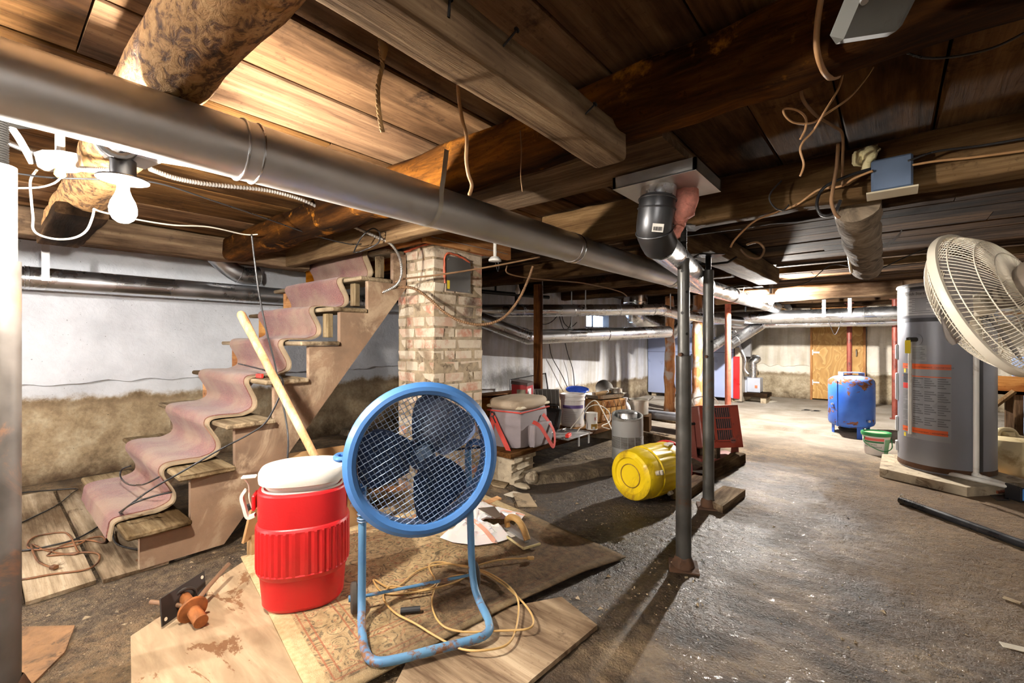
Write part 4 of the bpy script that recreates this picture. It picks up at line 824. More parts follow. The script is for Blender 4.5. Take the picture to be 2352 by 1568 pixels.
# ------------------------------------------------------------------ blue drum fan
m_blue = basic('blue_enamel', rgb(70, 120, 182), .38, 0.0, var=.2, scale=4, dirt=rgb(60, 88, 120), dirt_amt=.2, rvar=.1)
def blue_rust():
    m, nt, b = mk('chipped_blue_tube'); v = ocoord(nt, rnd=False); sep = nd(nt, 'SeparateXYZ', {0: v}); n1 = nz(nt, v, 16, 8, .7); n0 = nz(nt, v, 5, 5)
    c = ramp(nt, n0, [(.3, rgb(72, 116, 160)), (.7, rgb(104, 152, 186))]); k = mth(nt, 'SUBTRACT', n1, mth(nt, 'MULTIPLY', sep.outputs[2], .9)); c = mixc(nt, mrange(nt, k, .46, .56), c, ramp(nt, nz(nt, v, 40, 4), [(.3, rgb(92, 62, 42)), (.7, rgb(150, 106, 70))]))
    nt.links.new(c, b.inputs['Base Color']); b.inputs['Roughness'].default_value = .5; return m
m_bluet = blue_rust(); m_navy = basic('dark_blue_blade', rgb(24, 44, 76), .45, .1, var=.25, scale=6); m_wire = basic('zinc_wire', rgb(150, 170, 198), .35, .8, var=.15); m_rub = basic('cracked_rubber', rgb(70, 64, 58), .9, var=.3, scale=20, bmp=.5)
ZR = .030
FO = Vector((-1.43, 1.115, ZR)); fw_ = Vector((.473, .88, 0)).normalized(); ff = Vector((.88, -.473, 0)).normalized()
fan = thing('drum_fan', 'large blue drum fan with a square wire guard on a tubular stand', 'fan', FO)
L = lambda a, b_, z_: Vector((FO.x, FO.y, 0)) + fw_ * a + ff * b_ + UP * z_
TR = .0145; zb = ZR + TR + .001
path = [L(-.205, .012, .60), L(-.206, .02, .48), L(-.208, .035, .34), L(-.210, .05, .16), L(-.212, .075, .085), L(-.215, .13, zb + .006), L(-.212, .25, zb), L(-.19, .315, zb), L(-.13, .335, zb), L(0, .335, zb), L(.13, .335, zb), L(.19, .315, zb), L(.212, .25, zb), L(.215, .13, zb + .006), L(.212, .075, .085), L(.210, .05, .16), L(.208, .035, .34), L(.206, .02, .48), L(.205, .012, .60)]
MB().tube(spline(path, 5), TR, 14).part('stand_tube', m_bluet, fan)
MB().cyl(L(-.25, .0, ZR + .055), L(.25, .0, ZR + .055), .006, n=10).part('axle', m_bluet, fan)
for s_ in (-1, 1):
    c = L(s_ * .235, 0, ZR + .056); fr = frame(fw_); w_o = MB().lathe([(.0, -.013), (.046, -.013), (.054, -.008), (.055, 0), (.054, .008), (.046, .013), (0, .013)], 24, M4(c, fr)).part('wheel', m_rub, fan)
    MB().cyl(c - fw_ * .02, c + fw_ * .02, .012, n=12).part('hub', m_bluet, fan, w_o)
FC = L(0, .15, .622); tilt = .02; fn = (ff * math.cos(tilt) + UP * math.sin(tilt)).normalized(); FR = frame(fn); FM = M4(FC, FR)
RO = .280; RI = .232
MB().lathe([(RI, .0), (RI + .004, .012), (.250, .022), (.264, .020), (RO, .004), (RO, -.012), (.262, -.02), (.260, -.04), (.264, -.045), (.260, -.05), (.259, -.072), (.263, -.077), (.259, -.082), (.258, -.108), (.261, -.114), (.252, -.114), (.250, -.02), (RI, -.004)], 64, FM, closed_prof=True).part('drum', m_blue, fan)
g = MB(); a0 = math.radians(28); sp_ = .0168
for st_, da in ((0, a0), (1, a0 + math.pi / 2)):
    ca, sa = math.cos(da), math.sin(da)
    for i in range(-14, 15):
        o_ = i * sp_
        if abs(o_) > RI - .004: continue
        hl = math.sqrt((RI + .003) ** 2 - o_ ** 2); pts = []; n = max(2, int(2 * hl / sp_))
        for k in range(n + 1):
            s2 = -hl + 2 * hl * k / n; pts.append(FM @ Vector((ca * s2 - sa * o_, sa * s2 + ca * o_, .004 + .0016 * (1 if (k + i + st_) % 2 else -1))))
        g.tube(pts, .0013, 5)
g.part('wire_guard', m_wire, fan)
hubc = FM @ Vector((0, 0, -.08)); MB().lathe([(0, .05), (.045, .05), (.052, .04), (.055, -.05), (.05, -.07), (0, -.07)], 20, M4(hubc, FR)).part('motor', m_navy, fan)
MB().obox(FM @ Vector((.004, .02, -.02)), (.055, .045, .03), FR @ Matrix.Rotation(.45, 3, 'Z'), .004).part('motor_plate', basic('grey_cast', rgb(92, 112, 138), .5, .3), fan)
for k in range(3):
    an = math.radians(58 + 120 * k); m = MB(); nu, nw = 8, 8; vs = []
    for sgn in (0, 1):
        for i in range(nu + 1):
            rr_ = .04 + .188 * i / nu; wdt = (.062 + .055 * math.sin(min(1, i / nu * 1.1) * math.pi * .62)) * (1 - .22 * max(0, i / nu - .8) / .2)
            for j in range(nw + 1):
                t = -1 + 2 * j / nw; x_ = rr_ * (1 - .05 * t * t * (i / nu)); y_ = t * wdt; z_ = -.06 - y_ * .45 + .02 * t * t - sgn * .003
                vs.append(FM @ (Matrix.Rotation(an, 3, 'Z') @ Vector((x_, y_, z_))))
    N = (nu + 1) * (nw + 1); idx = lambda s_, i, j: s_ * N + i * (nw + 1) + j
    fs = [(idx(s_, i, j), idx(s_, i + 1, j), idx(s_, i + 1, j + 1), idx(s_, i, j + 1)) for s_ in (0, 1) for i in range(nu) for j in range(nw)]
    for i in range(nu): fs += [(idx(0, i, 0), idx(0, i + 1, 0), idx(1, i + 1, 0), idx(1, i, 0)), (idx(0, i, nw), idx(0, i + 1, nw), idx(1, i + 1, nw), idx(1, i, nw))]
    for j in range(nw): fs += [(idx(0, 0, j), idx(0, 0, j + 1), idx(1, 0, j + 1), idx(1, 0, j)), (idx(0, nu, j), idx(0, nu, j + 1), idx(1, nu, j + 1), idx(1, nu, j))]
    m.add(vs, fs).part('blade', m_navy, fan)
for an in (1.5, -1.6, 3.0, .0): MB().tube([FM @ Vector((math.cos(an) * .045, math.sin(an) * .045, -.106)), FM @ Vector((math.cos(an) * .252, math.sin(an) * .252, -.106))], .005, 8).part('motor_strut', m_navy, fan)
hc = FM @ Vector((-.258, .02, -.06)); MB().tube(spline([hc + fn * .035, hc + fn * .035 - fw_ * .03, hc - fw_ * .042, hc - fn * .035 - fw_ * .03, hc - fn * .035], 6), .010, 10).part('side_handle', m_blue, fan)
for s_ in (-1, 1): MB().tube(spline([L(s_ * .205, .012, .597), L(s_ * .209, .010, .622), L(s_ * .226, .012, .637), L(s_ * .246, .03, .636), L(s_ * .257, .06, .630)], 5), TR * .9, 12).part('pivot_arm', m_blue, fan)
for z_ in (.385, .395, .41): MB().tube(ring(L(-.2078, .032, z_), Vector((.05, 0, 1)), TR + .002), .0028, 6, True).part('wire_wrap', m_wire, fan)
MB().tube(spline([L(-.2, .04, .40), L(-.16, .02, .52), L(-.12, -.02, .60)], 6), .0015, 5).part('tie_wire', m_wire, fan)
# ------------------------------------------------------------------ red cooler
m_red = basic('red_cooler_plastic', rgb(204, 30, 34), .38, 0, var=.06, scale=3, bmp=.12, bscale=160, rvar=.06); m_whitep = basic('white_cooler_plastic', rgb(218, 212, 200), .42, 0, var=.06, scale=4, bmp=.1, bscale=160)
cb = fl(699, 1368, .025); CO = Vector((cb.x, cb.y, .030)); cl_ = thing('drink_cooler', 'tall red ribbed drink cooler with a loose white lid', 'cooler', CO); ax = (RT + FW * .35).normalized(); CA = math.atan2(ax.y, ax.x); CM = M4(CO, Rz(CA)); SXc, SYc = .93, .82; nN = 120
def oval(prof, ribs=None):
    m = MB(); vs = []; fs = []; P_ = len(prof)
    for k in range(nN):
        an = 2 * math.pi * k / nN
        for (r_, z_) in prof:
            rr = r_
            if ribs and ribs[0] < z_ < ribs[1] and k % 3 == 0: rr -= .0045
            c_, s_ = math.cos(an), math.sin(an); e_ = 2 / 2.5
            vs.append(CM @ Vector((math.copysign(abs(c_) ** e_, c_) * rr * SXc, math.copysign(abs(s_) ** e_, s_) * rr * SYc, z_)))
    for k in range(nN):
        j = (k + 1) % nN
        for i in range(P_ - 1): fs.append((k * P_ + i, j * P_ + i, j * P_ + i + 1, k * P_ + i + 1))
    return m.add(vs, fs)
oval([(0, .0), (.14, .0), (.152, .004), (.160, .016), (.167, .10), (.170, .125), (.178, .135), (.183, .145), (.183, .15), (.1845, .155), (.1845, .30), (.1845, .305), (.183, .31), (.179, .318), (.174, .322), (.176, .38), (.176, .44), (.173, .447), (.163, .449), (.0, .449)], (.149, .308)).part('body', m_red, cl_, ang=14)
oval([(0, .43), (.158, .43), (.161, .452), (.154, .455), (.148, .44), (.0, .44)]).part('inner_rim', m_whitep, cl_)
lt = Matrix.Rotation(.05, 4, 'X'); m = oval([(0, .445), (.140, .448), (.149, .46), (.151, .478), (.165, .474), (.172, .477), (.174, .49), (.173, .512), (.166, .524), (.150, .528), (.146, .5265), (.0, .5265)]); lid = m.part('lid', m_whitep, cl_, ang=40)
for s_ in (-1, 1):
    hx = CM @ Vector((s_ * .178, 0, .40)); o_ = Rz(CA) @ Vector((s_, 0, 0)); pp = Rz(CA) @ Vector((0, 1, 0))
    MB().tube(spline([hx - o_ * .004 - UP * .055, hx + o_ * .022 - UP * .06, hx + o_ * .034 - UP * .02, hx + o_ * .042 + UP * .02, hx + o_ * .03 + UP * .045], 6), .016, 4, sec=[(.9, .35), (-.9, .35), (-.9, -.35), (.9, -.35)]).part('handle', m_whitep, cl_)
    MB().obox(hx + UP * .0 - o_ * .003, (.012, .075, .06), Rz(CA), .004).part('handle_recess', m_red, cl_)
q = CM @ Vector((-.172, -.02, .50)); MB().obox(q - Rz(CA) @ Vector((.02, 0, 0)), (.05, .03, .008), Rz(CA), .002).part('lid_tab', m_whitep, cl_, lid)
MB().tube(spline([q - Rz(CA) @ Vector((.04, 0, .002)), q + Vector((-.035, -.01, -.04)), q + Vector((-.03, -.01, -.09)), q + Vector((-.03, 0, -.13))], 6), .0025, 6).part('lid_cord', m_whitep, cl_)
# cardboard boxes behind
m_card = basic('cardboard', rgb(178, 138, 92), .85, var=.15, scale=5, bmp=.2)
def open_box(c, sx, sy, h_, a, name, label, mat=None, flaps=True, cat='box'):
    t = thing(name, label, cat, (c[0], c[1], c[2])); R = Rz(a); c = Vector(c); th = .006; mat = mat or m_card
    for (dx, dy, lx, ly) in ((0, -sy / 2, sx, th), (0, sy / 2, sx, th), (-sx / 2, 0, th, sy), (sx / 2, 0, th, sy)): MB().obox(c + R @ Vector((dx, dy, h_ / 2)), (lx, ly, h_), R).part('side', mat, t)
    MB().obox(c + UP * .004, (sx, sy, .006), R).part('bottom', mat, t)
    if flaps:
        for s_ in (-1, 1): MB().obox(c + R @ Vector((s_ * (sx / 2 + .045), 0, h_ + .015)), (.10, sy * .96, .004), R @ Matrix.Rotation(-s_ * .35, 3, 'Y')).part('flap', mat, t)
    return t
open_box((-2.45, 1.25, .004), .24, .40, .36, -.17, 'cardboard_box', 'open cardboard box behind the red cooler')
bx2 = at(598, 1150, 2.20); MB().obox((bx2.x, bx2.y, .18), (.012, .20, .16), Rz(.6) @ Matrix.Rotation(.25, 3, 'Y'), .001).box(bx2.x - .03, bx2.x + .03, bx2.y - .05, bx2.y + .05, .002, .12).solo('cardboard_scrap', m_card, 'bent cardboard scrap propped left of the red cooler', 'cardboard')
MB().obox((bx2.x + .03, bx2.y - .06, .26), (.02, .02, .035), Rz(.6), .004).box(bx2.x + .022, bx2.x + .038, bx2.y - .068, bx2.y - .052, .262, .264).solo('black_clip', m_black, 'small black clip hanging on the cardboard scrap', 'clip')
# ------------------------------------------------------------------ rusty flange and plate on plywood
z0 = .019; fl_c = fl(447, 1395, z0 + .04)
t = thing('rusty_jack_head', 'rusty jack screw with a cross rod and black drilled plate on the plywood', 'jack part', (fl_c.x, fl_c.y, z0)); dirr = (fl(470, 1440, z0) - fl(418, 1345, z0)).normalized(); m_rust2 = basic('orange_rust', rgb(158, 98, 52), .8, .3, var=.4, scale=25, bmp=.5)
c0 = fl(423, 1362, z0 + .07); c0.z = z0 + .055; c1 = fl(462, 1425, z0 + .03); c1.z = z0 + .026
MB().cyl(c0, c1, .020, .0235, n=18).part('screw', m_rust2, t); mid = c0.lerp(c1, .52); fr = frame(c1 - c0)
MB().lathe([(.022, -.008), (.046, -.006), (.049, 0), (.046, .006), (.022, .010)], 28, M4(mid, fr)).part('flange', m_rust2, t)
r0 = fl(346, 1412, z0); r0.z = z0 + .05; r1 = fl(525, 1335, z0); r1.z = z0 + .075; rm = mid + (c0 - c1).normalized() * .018
MB().tube(spline([r0, r0.lerp(rm, .8), rm, rm.lerp(r1, .45) + UP * .002, r1], 5), .0085, 10).part('cross_rod', basic('brown_rod', rgb(140, 108, 82), .7, .3, var=.2, scale=12), t)
pn = (c1 - c0).normalized(); px_ = (fl(496, 1330, z0) - fl(386, 1405, z0)); px_.z = 0; px_.normalize(); pu = (UP + pn * -.25).normalized(); PR = Matrix((px_, px_.cross(pu).normalized(), pu)).transposed()
MB().obox(c0 + UP * .0, (.20, .006, .095), PR, .001).part('plate', basic('black_plate', rgb(50, 42, 36), .6, .3, var=.25), t)
MB().tube(ring(c0 + pn * .004, pn, .036), .006, 8, True).part('boss_ring', basic('black_plate', rgb(50, 42, 36), .6), t)
for s_ in (-1, 1): q = c0 + px_ * s_ * .085 + pu * s_ * .03; MB().cyl(q - PR @ Vector((0, .004, 0)), q + PR @ Vector((0, .004, 0)), .0065, n=10).part('bolt_hole', basic('pale_hole', rgb(220, 205, 180), .8), t)
# ------------------------------------------------------------------ cords on the floor
def cord(name, pts, r, mat, label, cat='cord', sub=6, n=7): return MB().tube(spline(pts, sub), r, n).solo(name, mat, label, cat, ang=180)
m_beige = basic('beige_cord', rgb(196, 158, 98), .5, var=.15, scale=8); m_brown = basic('brown_cord', rgb(122, 80, 48), .6, var=.25, scale=12, dirt=rgb(70, 44, 28)); m_bcord = basic('black_cord', rgb(34, 33, 34), .35, var=.15)
zr = .037
bp = [(1222, 1281), (1150, 1285), (1095, 1300), (1060, 1330), (1000, 1350), (930, 1362), (880, 1360), (858, 1330), (905, 1350), (960, 1310), (1020, 1295), (1085, 1303), (1140, 1325), (1185, 1365), (1190, 1420), (1170, 1475), (1120, 1492), (1060, 1490), (1000, 1460), (955, 1432), (905, 1405), (880, 1370), (900, 1345), (960, 1355), (1000, 1340), (985, 1300), (1010, 1290), (1060, 1300), (1100, 1310), (1160, 1345), (1215, 1400), (1220, 1440), (1150, 1448), (1060, 1450), (1010, 1430), (992, 1380), (1010, 1335), (1060, 1320), (1085, 1330)]
xc = thing('extension_cord', 'tangled beige extension cord lying on the rug under the fan', 'cord', fl(1050, 1400, zr)); zz = [zr + .006 * (i % 3 == 1) + .003 for i in range(len(bp))]
MB().tube(spline([fl(a, c, z_) for (a, c), z_ in zip(bp, zz)], 6), .0038, 7).part('cable', m_beige, xc, ang=180)
pq = fl(1219, 1281, zr + .008); MB().obox(pq, (.032, .018, .012), Rz(TH), .003).part('plug', m_beige, xc)
MB().tube([fl(920, 1402, zr + .008), fl(965, 1398, zr + .008)], .011, 10).solo('rubber_grip', m_black, 'short dark rubber grip on the rug between the fan legs', 'grip')
zp = .024
cord('brown_lamp_cord', [fl(a, c, zp + .003) for a, c in ((15, 1325), (50, 1330), (120, 1318), (195, 1308), (224, 1292), (226, 1272), (190, 1268), (120, 1275), (112, 1272), (150, 1250), (200, 1240), (240, 1246), (235, 1232), (205, 1236), (180, 1250), (130, 1258), (80, 1262), (62, 1252), (80, 1232), (140, 1222), (160, 1230), (175, 1258), (180, 1270), (150, 1272), (100, 1262), (72, 1250), (85, 1285), (105, 1298), (122, 1302))], .0042, m_brown, 'brown lamp cord coiled loosely on the floor planks', sub=5)
MB().obox(fl(124, 1302, zp + .010), (.03, .022, .016), Rz(.5), .003).solo('cord_plug', m_brown, 'brown plug at the end of the lamp cord', 'plug')
cord('black_cable', [fl(15, 1262, zp + .004), fl(60, 1263, zp + .004), fl(120, 1252, zp + .004), fl(180, 1235, zp + .004), fl(240, 1200, zp + .03), at(290, 1165, 2.05), at(345, 1125, 2.06), at(420, 1082, 2.07), at(500, 1035, 2.10), at(570, 998, 2.13), at(610, 970, 2.15), at(640, 915, 2.17), at(650, 880, 2.19), at(640, 862, 2.25), at(600, 848, 2.45), at(548, 835, 2.7)], .0042, m_bcord, 'long black cable draped down the stairs and over the planks')
cord('black_cable', [at(578, 538, 2.05), at(585, 600, 2.08), at(596, 680, 2.1), at(612, 760, 2.13), at(630, 830, 2.15), at(642, 890, 2.15), at(656, 960, 2.13), at(662, 1010, 2.10), at(660, 1055, 2.08)], .0042, m_bcord, 'black cable hanging straight down in front of the tool handle')
cord('black_cable', [at(365, 1095, 2.12), at(330, 1112, 2.2), at(295, 1112, 2.4), at(277, 1095, 2.5), at(280, 1078, 2.52), at(300, 1070, 2.5)], .0042, m_bcord, 'black cable end curled on the second stair tread')
cord('black_cable', [at(395, 1130, 2.04), at(350, 1140, 2.02), at(290, 1165, 2.0), fl(262, 1205, .06), fl(262, 1240, .03), fl(290, 1257, .027), fl(360, 1263, .05), fl(430, 1258, .03), fl(490, 1243, .006), fl(545, 1218, .006), fl(595, 1175, .006)], .0042, m_bcord, 'black cable looped around the bottom stair tread and along the floor')
cord('black_cable', [fl(10, 1218, zp + .004), fl(70, 1190, zp + .004), fl(130, 1160, zp + .004), fl(165, 1132, zp + .004), fl(176, 1122, zp + .004), fl(120, 1125, .03), fl(60, 1130, .02), fl(15, 1136, .02)], .0042, m_bcord, 'black cable crossing the planks near the wall')
# ------------------------------------------------------------------ plastic bag, trowel, scraps
m_bag = basic('crumpled_white_plastic', rgb(236, 228, 226), .35, 0, var=.05, scale=4); m_bag.node_tree.nodes['Principled BSDF'].inputs['Subsurface Weight'].default_value = .2; m_org = basic('peach_plastic', rgb(240, 176, 150), .4, var=.1)
bg = thing('plastic_bag', 'crumpled white plastic bag with orange print behind the fan', 'bag', fl(1090, 1200, zr))
cx_ = [(1010, 1235), (1070, 1195), (1090, 1160), (1110, 1155), (1145, 1170), (1190, 1178), (1206, 1182), (1195, 1196), (1160, 1192), (1110, 1192), (1090, 1192), (1135, 1225), (1165, 1228), (1175, 1236), (1140, 1247), (1095, 1253), (1040, 1246)]
cen = fl(1095, 1215, zr); bd = [fl(a, c, zr) for a, c in cx_]; m = MB(); vs = []; nr = 9; N = 68
for k in range(N):
    f_ = k / N * len(bd); i = int(f_); t_ = f_ - i; e_ = bd[i % len(bd)].lerp(bd[(i + 1) % len(bd)], t_)
    for r_ in range(nr + 1):
        s_ = r_ / nr; q = cen.lerp(e_, s_); hgt = (.05 * (1 - s_ ** 3) * (.6 + .6 * noise.noise(q * 11)) + .045 * abs(noise.noise(q * 19)) * (1 - s_ ** 6) + .02 * abs(noise.noise(q * 40)) * (1 - s_ ** 6)) ; vs.append(Vector((q.x, q.y, zr + .002 + max(0, hgt))))
fs = [(k * (nr + 1) + r_, ((k + 1) % N) * (nr + 1) + r_, ((k + 1) % N) * (nr + 1) + r_ + 1, k * (nr + 1) + r_ + 1) for k in range(N) for r_ in range(nr)]
m.add(vs, fs); bo = m.part('film', m_bag, bg, ang=25)
def strip(pts, w_, mat, root, name, parent=None, lift=.0):
    m = MB(); vs = []; fs = []
    sp = spline(pts, 6); n = len(sp)
    for i, q in enumerate(sp):
        t = (sp[min(i + 1, n - 1)] - sp[max(i - 1, 0)]); t.z = 0; s_ = Vector((-t.y, t.x, 0)).normalized(); vs += [q + s_ * w_ / 2, q - s_ * w_ / 2]
    m.add(vs, [(2 * i, 2 * i + 1, 2 * i + 3, 2 * i + 2) for i in range(n - 1)]); return m.part(name, mat, root, parent)
strip([fl(1085, 1192, zr + .046), fl(1112, 1215, zr + .045), fl(1133, 1240, zr + .02), fl(1138, 1246, zr + .008)], .028, m_org, bg, 'print_band', bo)
strip([fl(1150, 1172, zr + .032), fl(1180, 1176, zr + .03), fl(1205, 1183, zr + .014)], .022, m_org, bg, 'print_band', bo)
sheet([fl(1098, 1196, zr + .03), fl(1136, 1192, zr + .03), fl(1152, 1215, zr + .03), fl(1138, 1221, zr + .03)], zr + .03, .004, 'drywall_knife', galv('worn_blade', (.56, .5, .42, 1), .4), 'worn flat drywall knife blade lying in the plastic bag', 'tool')
tw = thing('hand_float', 'finishing trowel with an arched pale wooden handle on the rug', 'trowel', fl(1195, 1230, zr)); t0, t1 = fl(1152, 1205, zr + .012), fl(1222, 1252, zr + .012); dv = (t1 - t0).normalized(); sd = Vector((-dv.y, dv.x, 0)); wv_ = .05
m = MB(); zt = zr + .010
b4 = [t0 + sd * wv_, t0 - sd * wv_, t1 - sd * wv_, t1 + sd * wv_]; m.add([Vector((q.x, q.y, zt)) for q in b4] + [Vector((q.x, q.y, zt + .003)) for q in b4], [(0, 1, 2, 3), (4, 5, 6, 7), (0, 1, 5, 4), (1, 2, 6, 5), (2, 3, 7, 6), (3, 0, 4, 7)]); m.part('blade', galv('trowel_blade', (.62, .58, .5, 1), .35), tw)
for a, c in ((b4[1], b4[2]), (b4[2], b4[3])): MB().tube([Vector((a.x, a.y, zt - .002)), Vector((c.x, c.y, zt - .002))], .006, 6).part('dried_mortar', basic('dried_mortar', rgb(214, 200, 150), .9), tw)
mc = t0.lerp(t1, .52); MB().obox(Vector((mc.x, mc.y, zt + .008)) , (.20, .03, .010), Matrix((dv, sd, UP)).transposed(), .002).part('mounting_bar', m_jbox, tw)
hl_ = t0.lerp(t1, .22); hr_ = t0.lerp(t1, .86)
MB().tube(spline([Vector((hl_.x, hl_.y, zt + .012)), hl_ + UP * .045 - dv * .006, t0.lerp(t1, .34) + UP * .075, t0.lerp(t1, .55) + UP * .082, t0.lerp(t1, .74) + UP * .055, Vector((hr_.x, hr_.y, zt + .012))], 6), [.015] * 6 + [.017] * 25, 12).part('handle', wood('beech_handle', rgb(196, 156, 104), rgb(222, 188, 138), rgb(238, 212, 170), 'X', 20, 2, None, 0, .5, .1), tw)
MB().obox(Vector((mc.x, mc.y, zt + .0045)) - sd * .028 - dv * .02, (.07, .026, .0008), Matrix((dv, sd, UP)).transposed()).part('paper_label', basic('paper_label', rgb(206, 200, 190), .6), tw)
m_tile = basic('dusty_tile', rgb(158, 138, 110), .85, var=.25, scale=9, dirt=rgb(96, 80, 62)); m_paperw = basic('dirty_paper', rgb(206, 196, 176), .8, var=.15, scale=10)
sheet([fl(1178, 1135), fl(1215, 1136), fl(1234, 1165), fl(1190, 1165)], .002, .008, 'floor_tile', m_tile, 'square dusty tile scrap lying beyond the rug', 'tile')
sheet([fl(1157, 1137), fl(1180, 1129), fl(1200, 1134), fl(1178, 1143)], .002, .004, 'paper_scrap', m_paperw, 'torn pale paper scrap beside the dusty tile', 'paper')
sheet([fl(1125, 1108), fl(1140, 1102), fl(1172, 1110), fl(1158, 1122), fl(1132, 1117)], .002, .010, 'wood_scrap', tread_wood('X'), 'broken flat wood scrap at the foot of the concrete block', 'wood scrap')
sheet([fl(1112, 1155), fl(1142, 1143), fl(1152, 1148), fl(1120, 1163)], .002, .012, 'wood_scrap', new_wood('X'), 'rusty orange wood scrap behind the plastic bag', 'wood scrap')
def rock(c, r_, seed, mat, label, sq=(1, 1, .7)):
    m = MB(); vs = []; n = 10
    m.lathe([(math.sin(math.pi * i / 6) * r_, -math.cos(math.pi * i / 6) * r_ * sq[2]) for i in range(7)], n, None, sq[0], sq[1]); lo = 0
    m.v = [Vector(c) + q * (1 + .35 * nv(q, 1.2 / r_, seed)) + UP * r_ * sq[2] * .95 for q in m.v]; zmin = min(q.z for q in m.v); m.v = [q + UP * (c[2] - zmin) for q in m.v]; return m.solo('concrete_chunk', mat, label, 'rubble', ang=20)
m_conc = basic('rough_concrete', rgb(172, 158, 134), .95, var=.25, scale=14, bmp=.7, dirt=rgb(110, 94, 74), dirt_amt=.4)
rock(fl(1222, 1112), .05, 3, m_conc, 'pale concrete chunk standing by the concrete block', (1, .8, .9)); rock(fl(1200, 1122), .055, 5, m_conc, 'flat broken concrete chunk in front of the block', (1.3, .8, .35))
for i, (a, c, d2, w2, mt, lab) in enumerate(((850, 1150, 40, 12, tread_wood('X'), 'thin wood strip on the floor behind the blue fan'), (905, 1120, 55, 10, new_wood('X'), 'orange wood strip on the floor behind the blue fan'), (960, 1140, 30, 14, m_tile, 'broken tile shard behind the blue fan'), (880, 1185, 24, 12, m_tile, 'small tile shard behind the drum of the blue fan'), (1010, 1110, 40, 12, m_paperw, 'dirty paper scrap behind the right side of the blue fan'))):
    sheet([fl(a - d2, c + 6), fl(a + d2, c - 8), fl(a + d2 + 4, c - 8 + w2), fl(a - d2 + 3, c + 6 + w2)], .036 if c > 1145 else .002, .008, 'floor_scrap', mt, lab, 'scrap')
# small grit scattered over the dirty floor
gm = MB(); random.seed(5)
for i in range(2600):
    px, py = random.choice([(random.uniform(20, 620), random.uniform(1250, 1560)), (random.uniform(1200, 1620), random.uniform(1130, 1420)), (random.uniform(1500, 2350), random.uniform(1100, 1560)), (random.uniform(700, 1200), random.uniform(1090, 1180))])
    q = fl(px, py)
    if q.x > -.8 and random.random() < .6: continue
    d_ = q - RA
    if -.03 < d_.dot(e1) < RW + .03 and -.03 < d_.dot(e2) < RL + .03: continue
    if q.x < -2.58 and q.y < .6: continue
    r_ = random.uniform(.0015, .006) * (1 + (random.random() < .06) * 1.5); a = random.uniform(0, 6.3); v4 = [q + Vector((math.cos(a + k * 2.09) * r_ * random.uniform(.6, 1.3), math.sin(a + k * 2.09) * r_ * random.uniform(.6, 1.3), .0005)) for k in range(3)] + [q + UP * r_ * random.uniform(.4, 1)]
    gm.add(v4, [(0, 1, 2), (0, 1, 3), (1, 2, 3), (2, 0, 3)])
gm.solo('floor_grit', basic('grit', rgb(150, 132, 106), .9, var=.5, scale=40), 'loose grit and chips scattered over the dirty floor', 'grit', kind='stuff', ang=10)
# ------------------------------------------------------------------ bench of junk
def cblock(c, sx, sy, sz, a, label):
    t = thing('concrete_block', label, 'block', c); R = Rz(a); c = Vector(c); n = 14
    prof = [(-.5, 0), (.5, 0), (.5, .16), (.40, .20), (.40, .42), (.46, .47), (.40, .52), (.40, .74), (.5, .78), (.5, 1.0), (-.5, 1.0)]
    m = MB().prism([(p[0] * sx, p[1] * sz) for p in prof], sy, lambda u, v, e: c + R @ Vector((u, e - sy / 2, v))); m.part('body', m_conc, t)
    return t
bk = fl(1170, 1116); blk = cblock((bk.x - .13, bk.y + .17, .0), .27, .30, .20, .10, 'moulded concrete block holding up the near end of the bench plank')
blk2 = cblock((-2.25, 4.20, .055), .27, .20, .145, .10, 'concrete block under the far end of the bench plank')
PZ = .24
MB().obox((-2.26, 3.46, .22), (.40, 1.98, .038), Rz(-.03), .004).solo('bench_plank', wood('bench_board', rgb(88, 60, 38), rgb(140, 102, 66), rgb(178, 138, 96), 'Y', 14, .8, rgb(70, 50, 34), .3), 'thick plank bench loaded with paint pails and junk', 'bench')
# cooler bag
m_cloth = basic('grey_cooler_fabric', rgb(136, 126, 128), .9, var=.12, scale=5, bmp=.4, bscale=200); m_top = basic('dusty_fabric_top', rgb(168, 150, 128), .95, var=.12, scale=6, bmp=.4, bscale=150); m_rs = basic('red_webbing', rgb(190, 66, 56), .8, var=.12, scale=14, bmp=.4, bscale=200); m_lin = basic('pale_lining', rgb(206, 196, 170), .8, var=.15, scale=10)
BC = Vector((-2.27, 2.78, PZ)); ba = .12; cbg = thing('cooler_bag', 'grey soft cooler bag with red straps on the end of the bench', 'bag', BC); BRt = Rz(ba); bxs, bys, bh = .30, .42, .30
def soft(c, s, R, bul, seed):
    m = MB(); n = 8; vs = {}; out = MB()
    for ax_ in range(3):
        for sg in (-1, 1):
            def fn(u, v, ax_=ax_, sg=sg):
                p = [0, 0, 0]; p[ax_] = sg; p[(ax_ + 1) % 3] = u * 2 - 1; p[(ax_ + 2) % 3] = v * 2 - 1; p = Vector(p)
                k = 1 - .035 * (abs(p.x) ** 4 * abs(p.y) ** 4 + abs(p.y) ** 4 * abs(p.z) ** 4 + abs(p.x) ** 4 * abs(p.z) ** 4) ; k += bul * (1 - p[(ax_ + 1) % 3] ** 2) * (1 - p[(ax_ + 2) % 3] ** 2)
                q = Vector((p.x * s[0] / 2, p.y * s[1] / 2, p.z * s[2] / 2)) * k; q += q.normalized() * .006 * noise.noise(p * 2.2 + Vector((seed, 0, 0))); w_ = Vector(c) + R @ q; w_.z = max(w_.z, c[2] - s[2] / 2); return w_
            out.grid(fn, n, n)
    return out
bb = soft(BC + UP * (bh / 2), (bxs, bys, bh), BRt, .03, 1).part('body', m_cloth, cbg, ang=60)
soft(BC + UP * (bh + .028), (bxs * .98, bys * .98, .085), BRt, .22, 5).part('lid', m_top, cbg, ang=60)
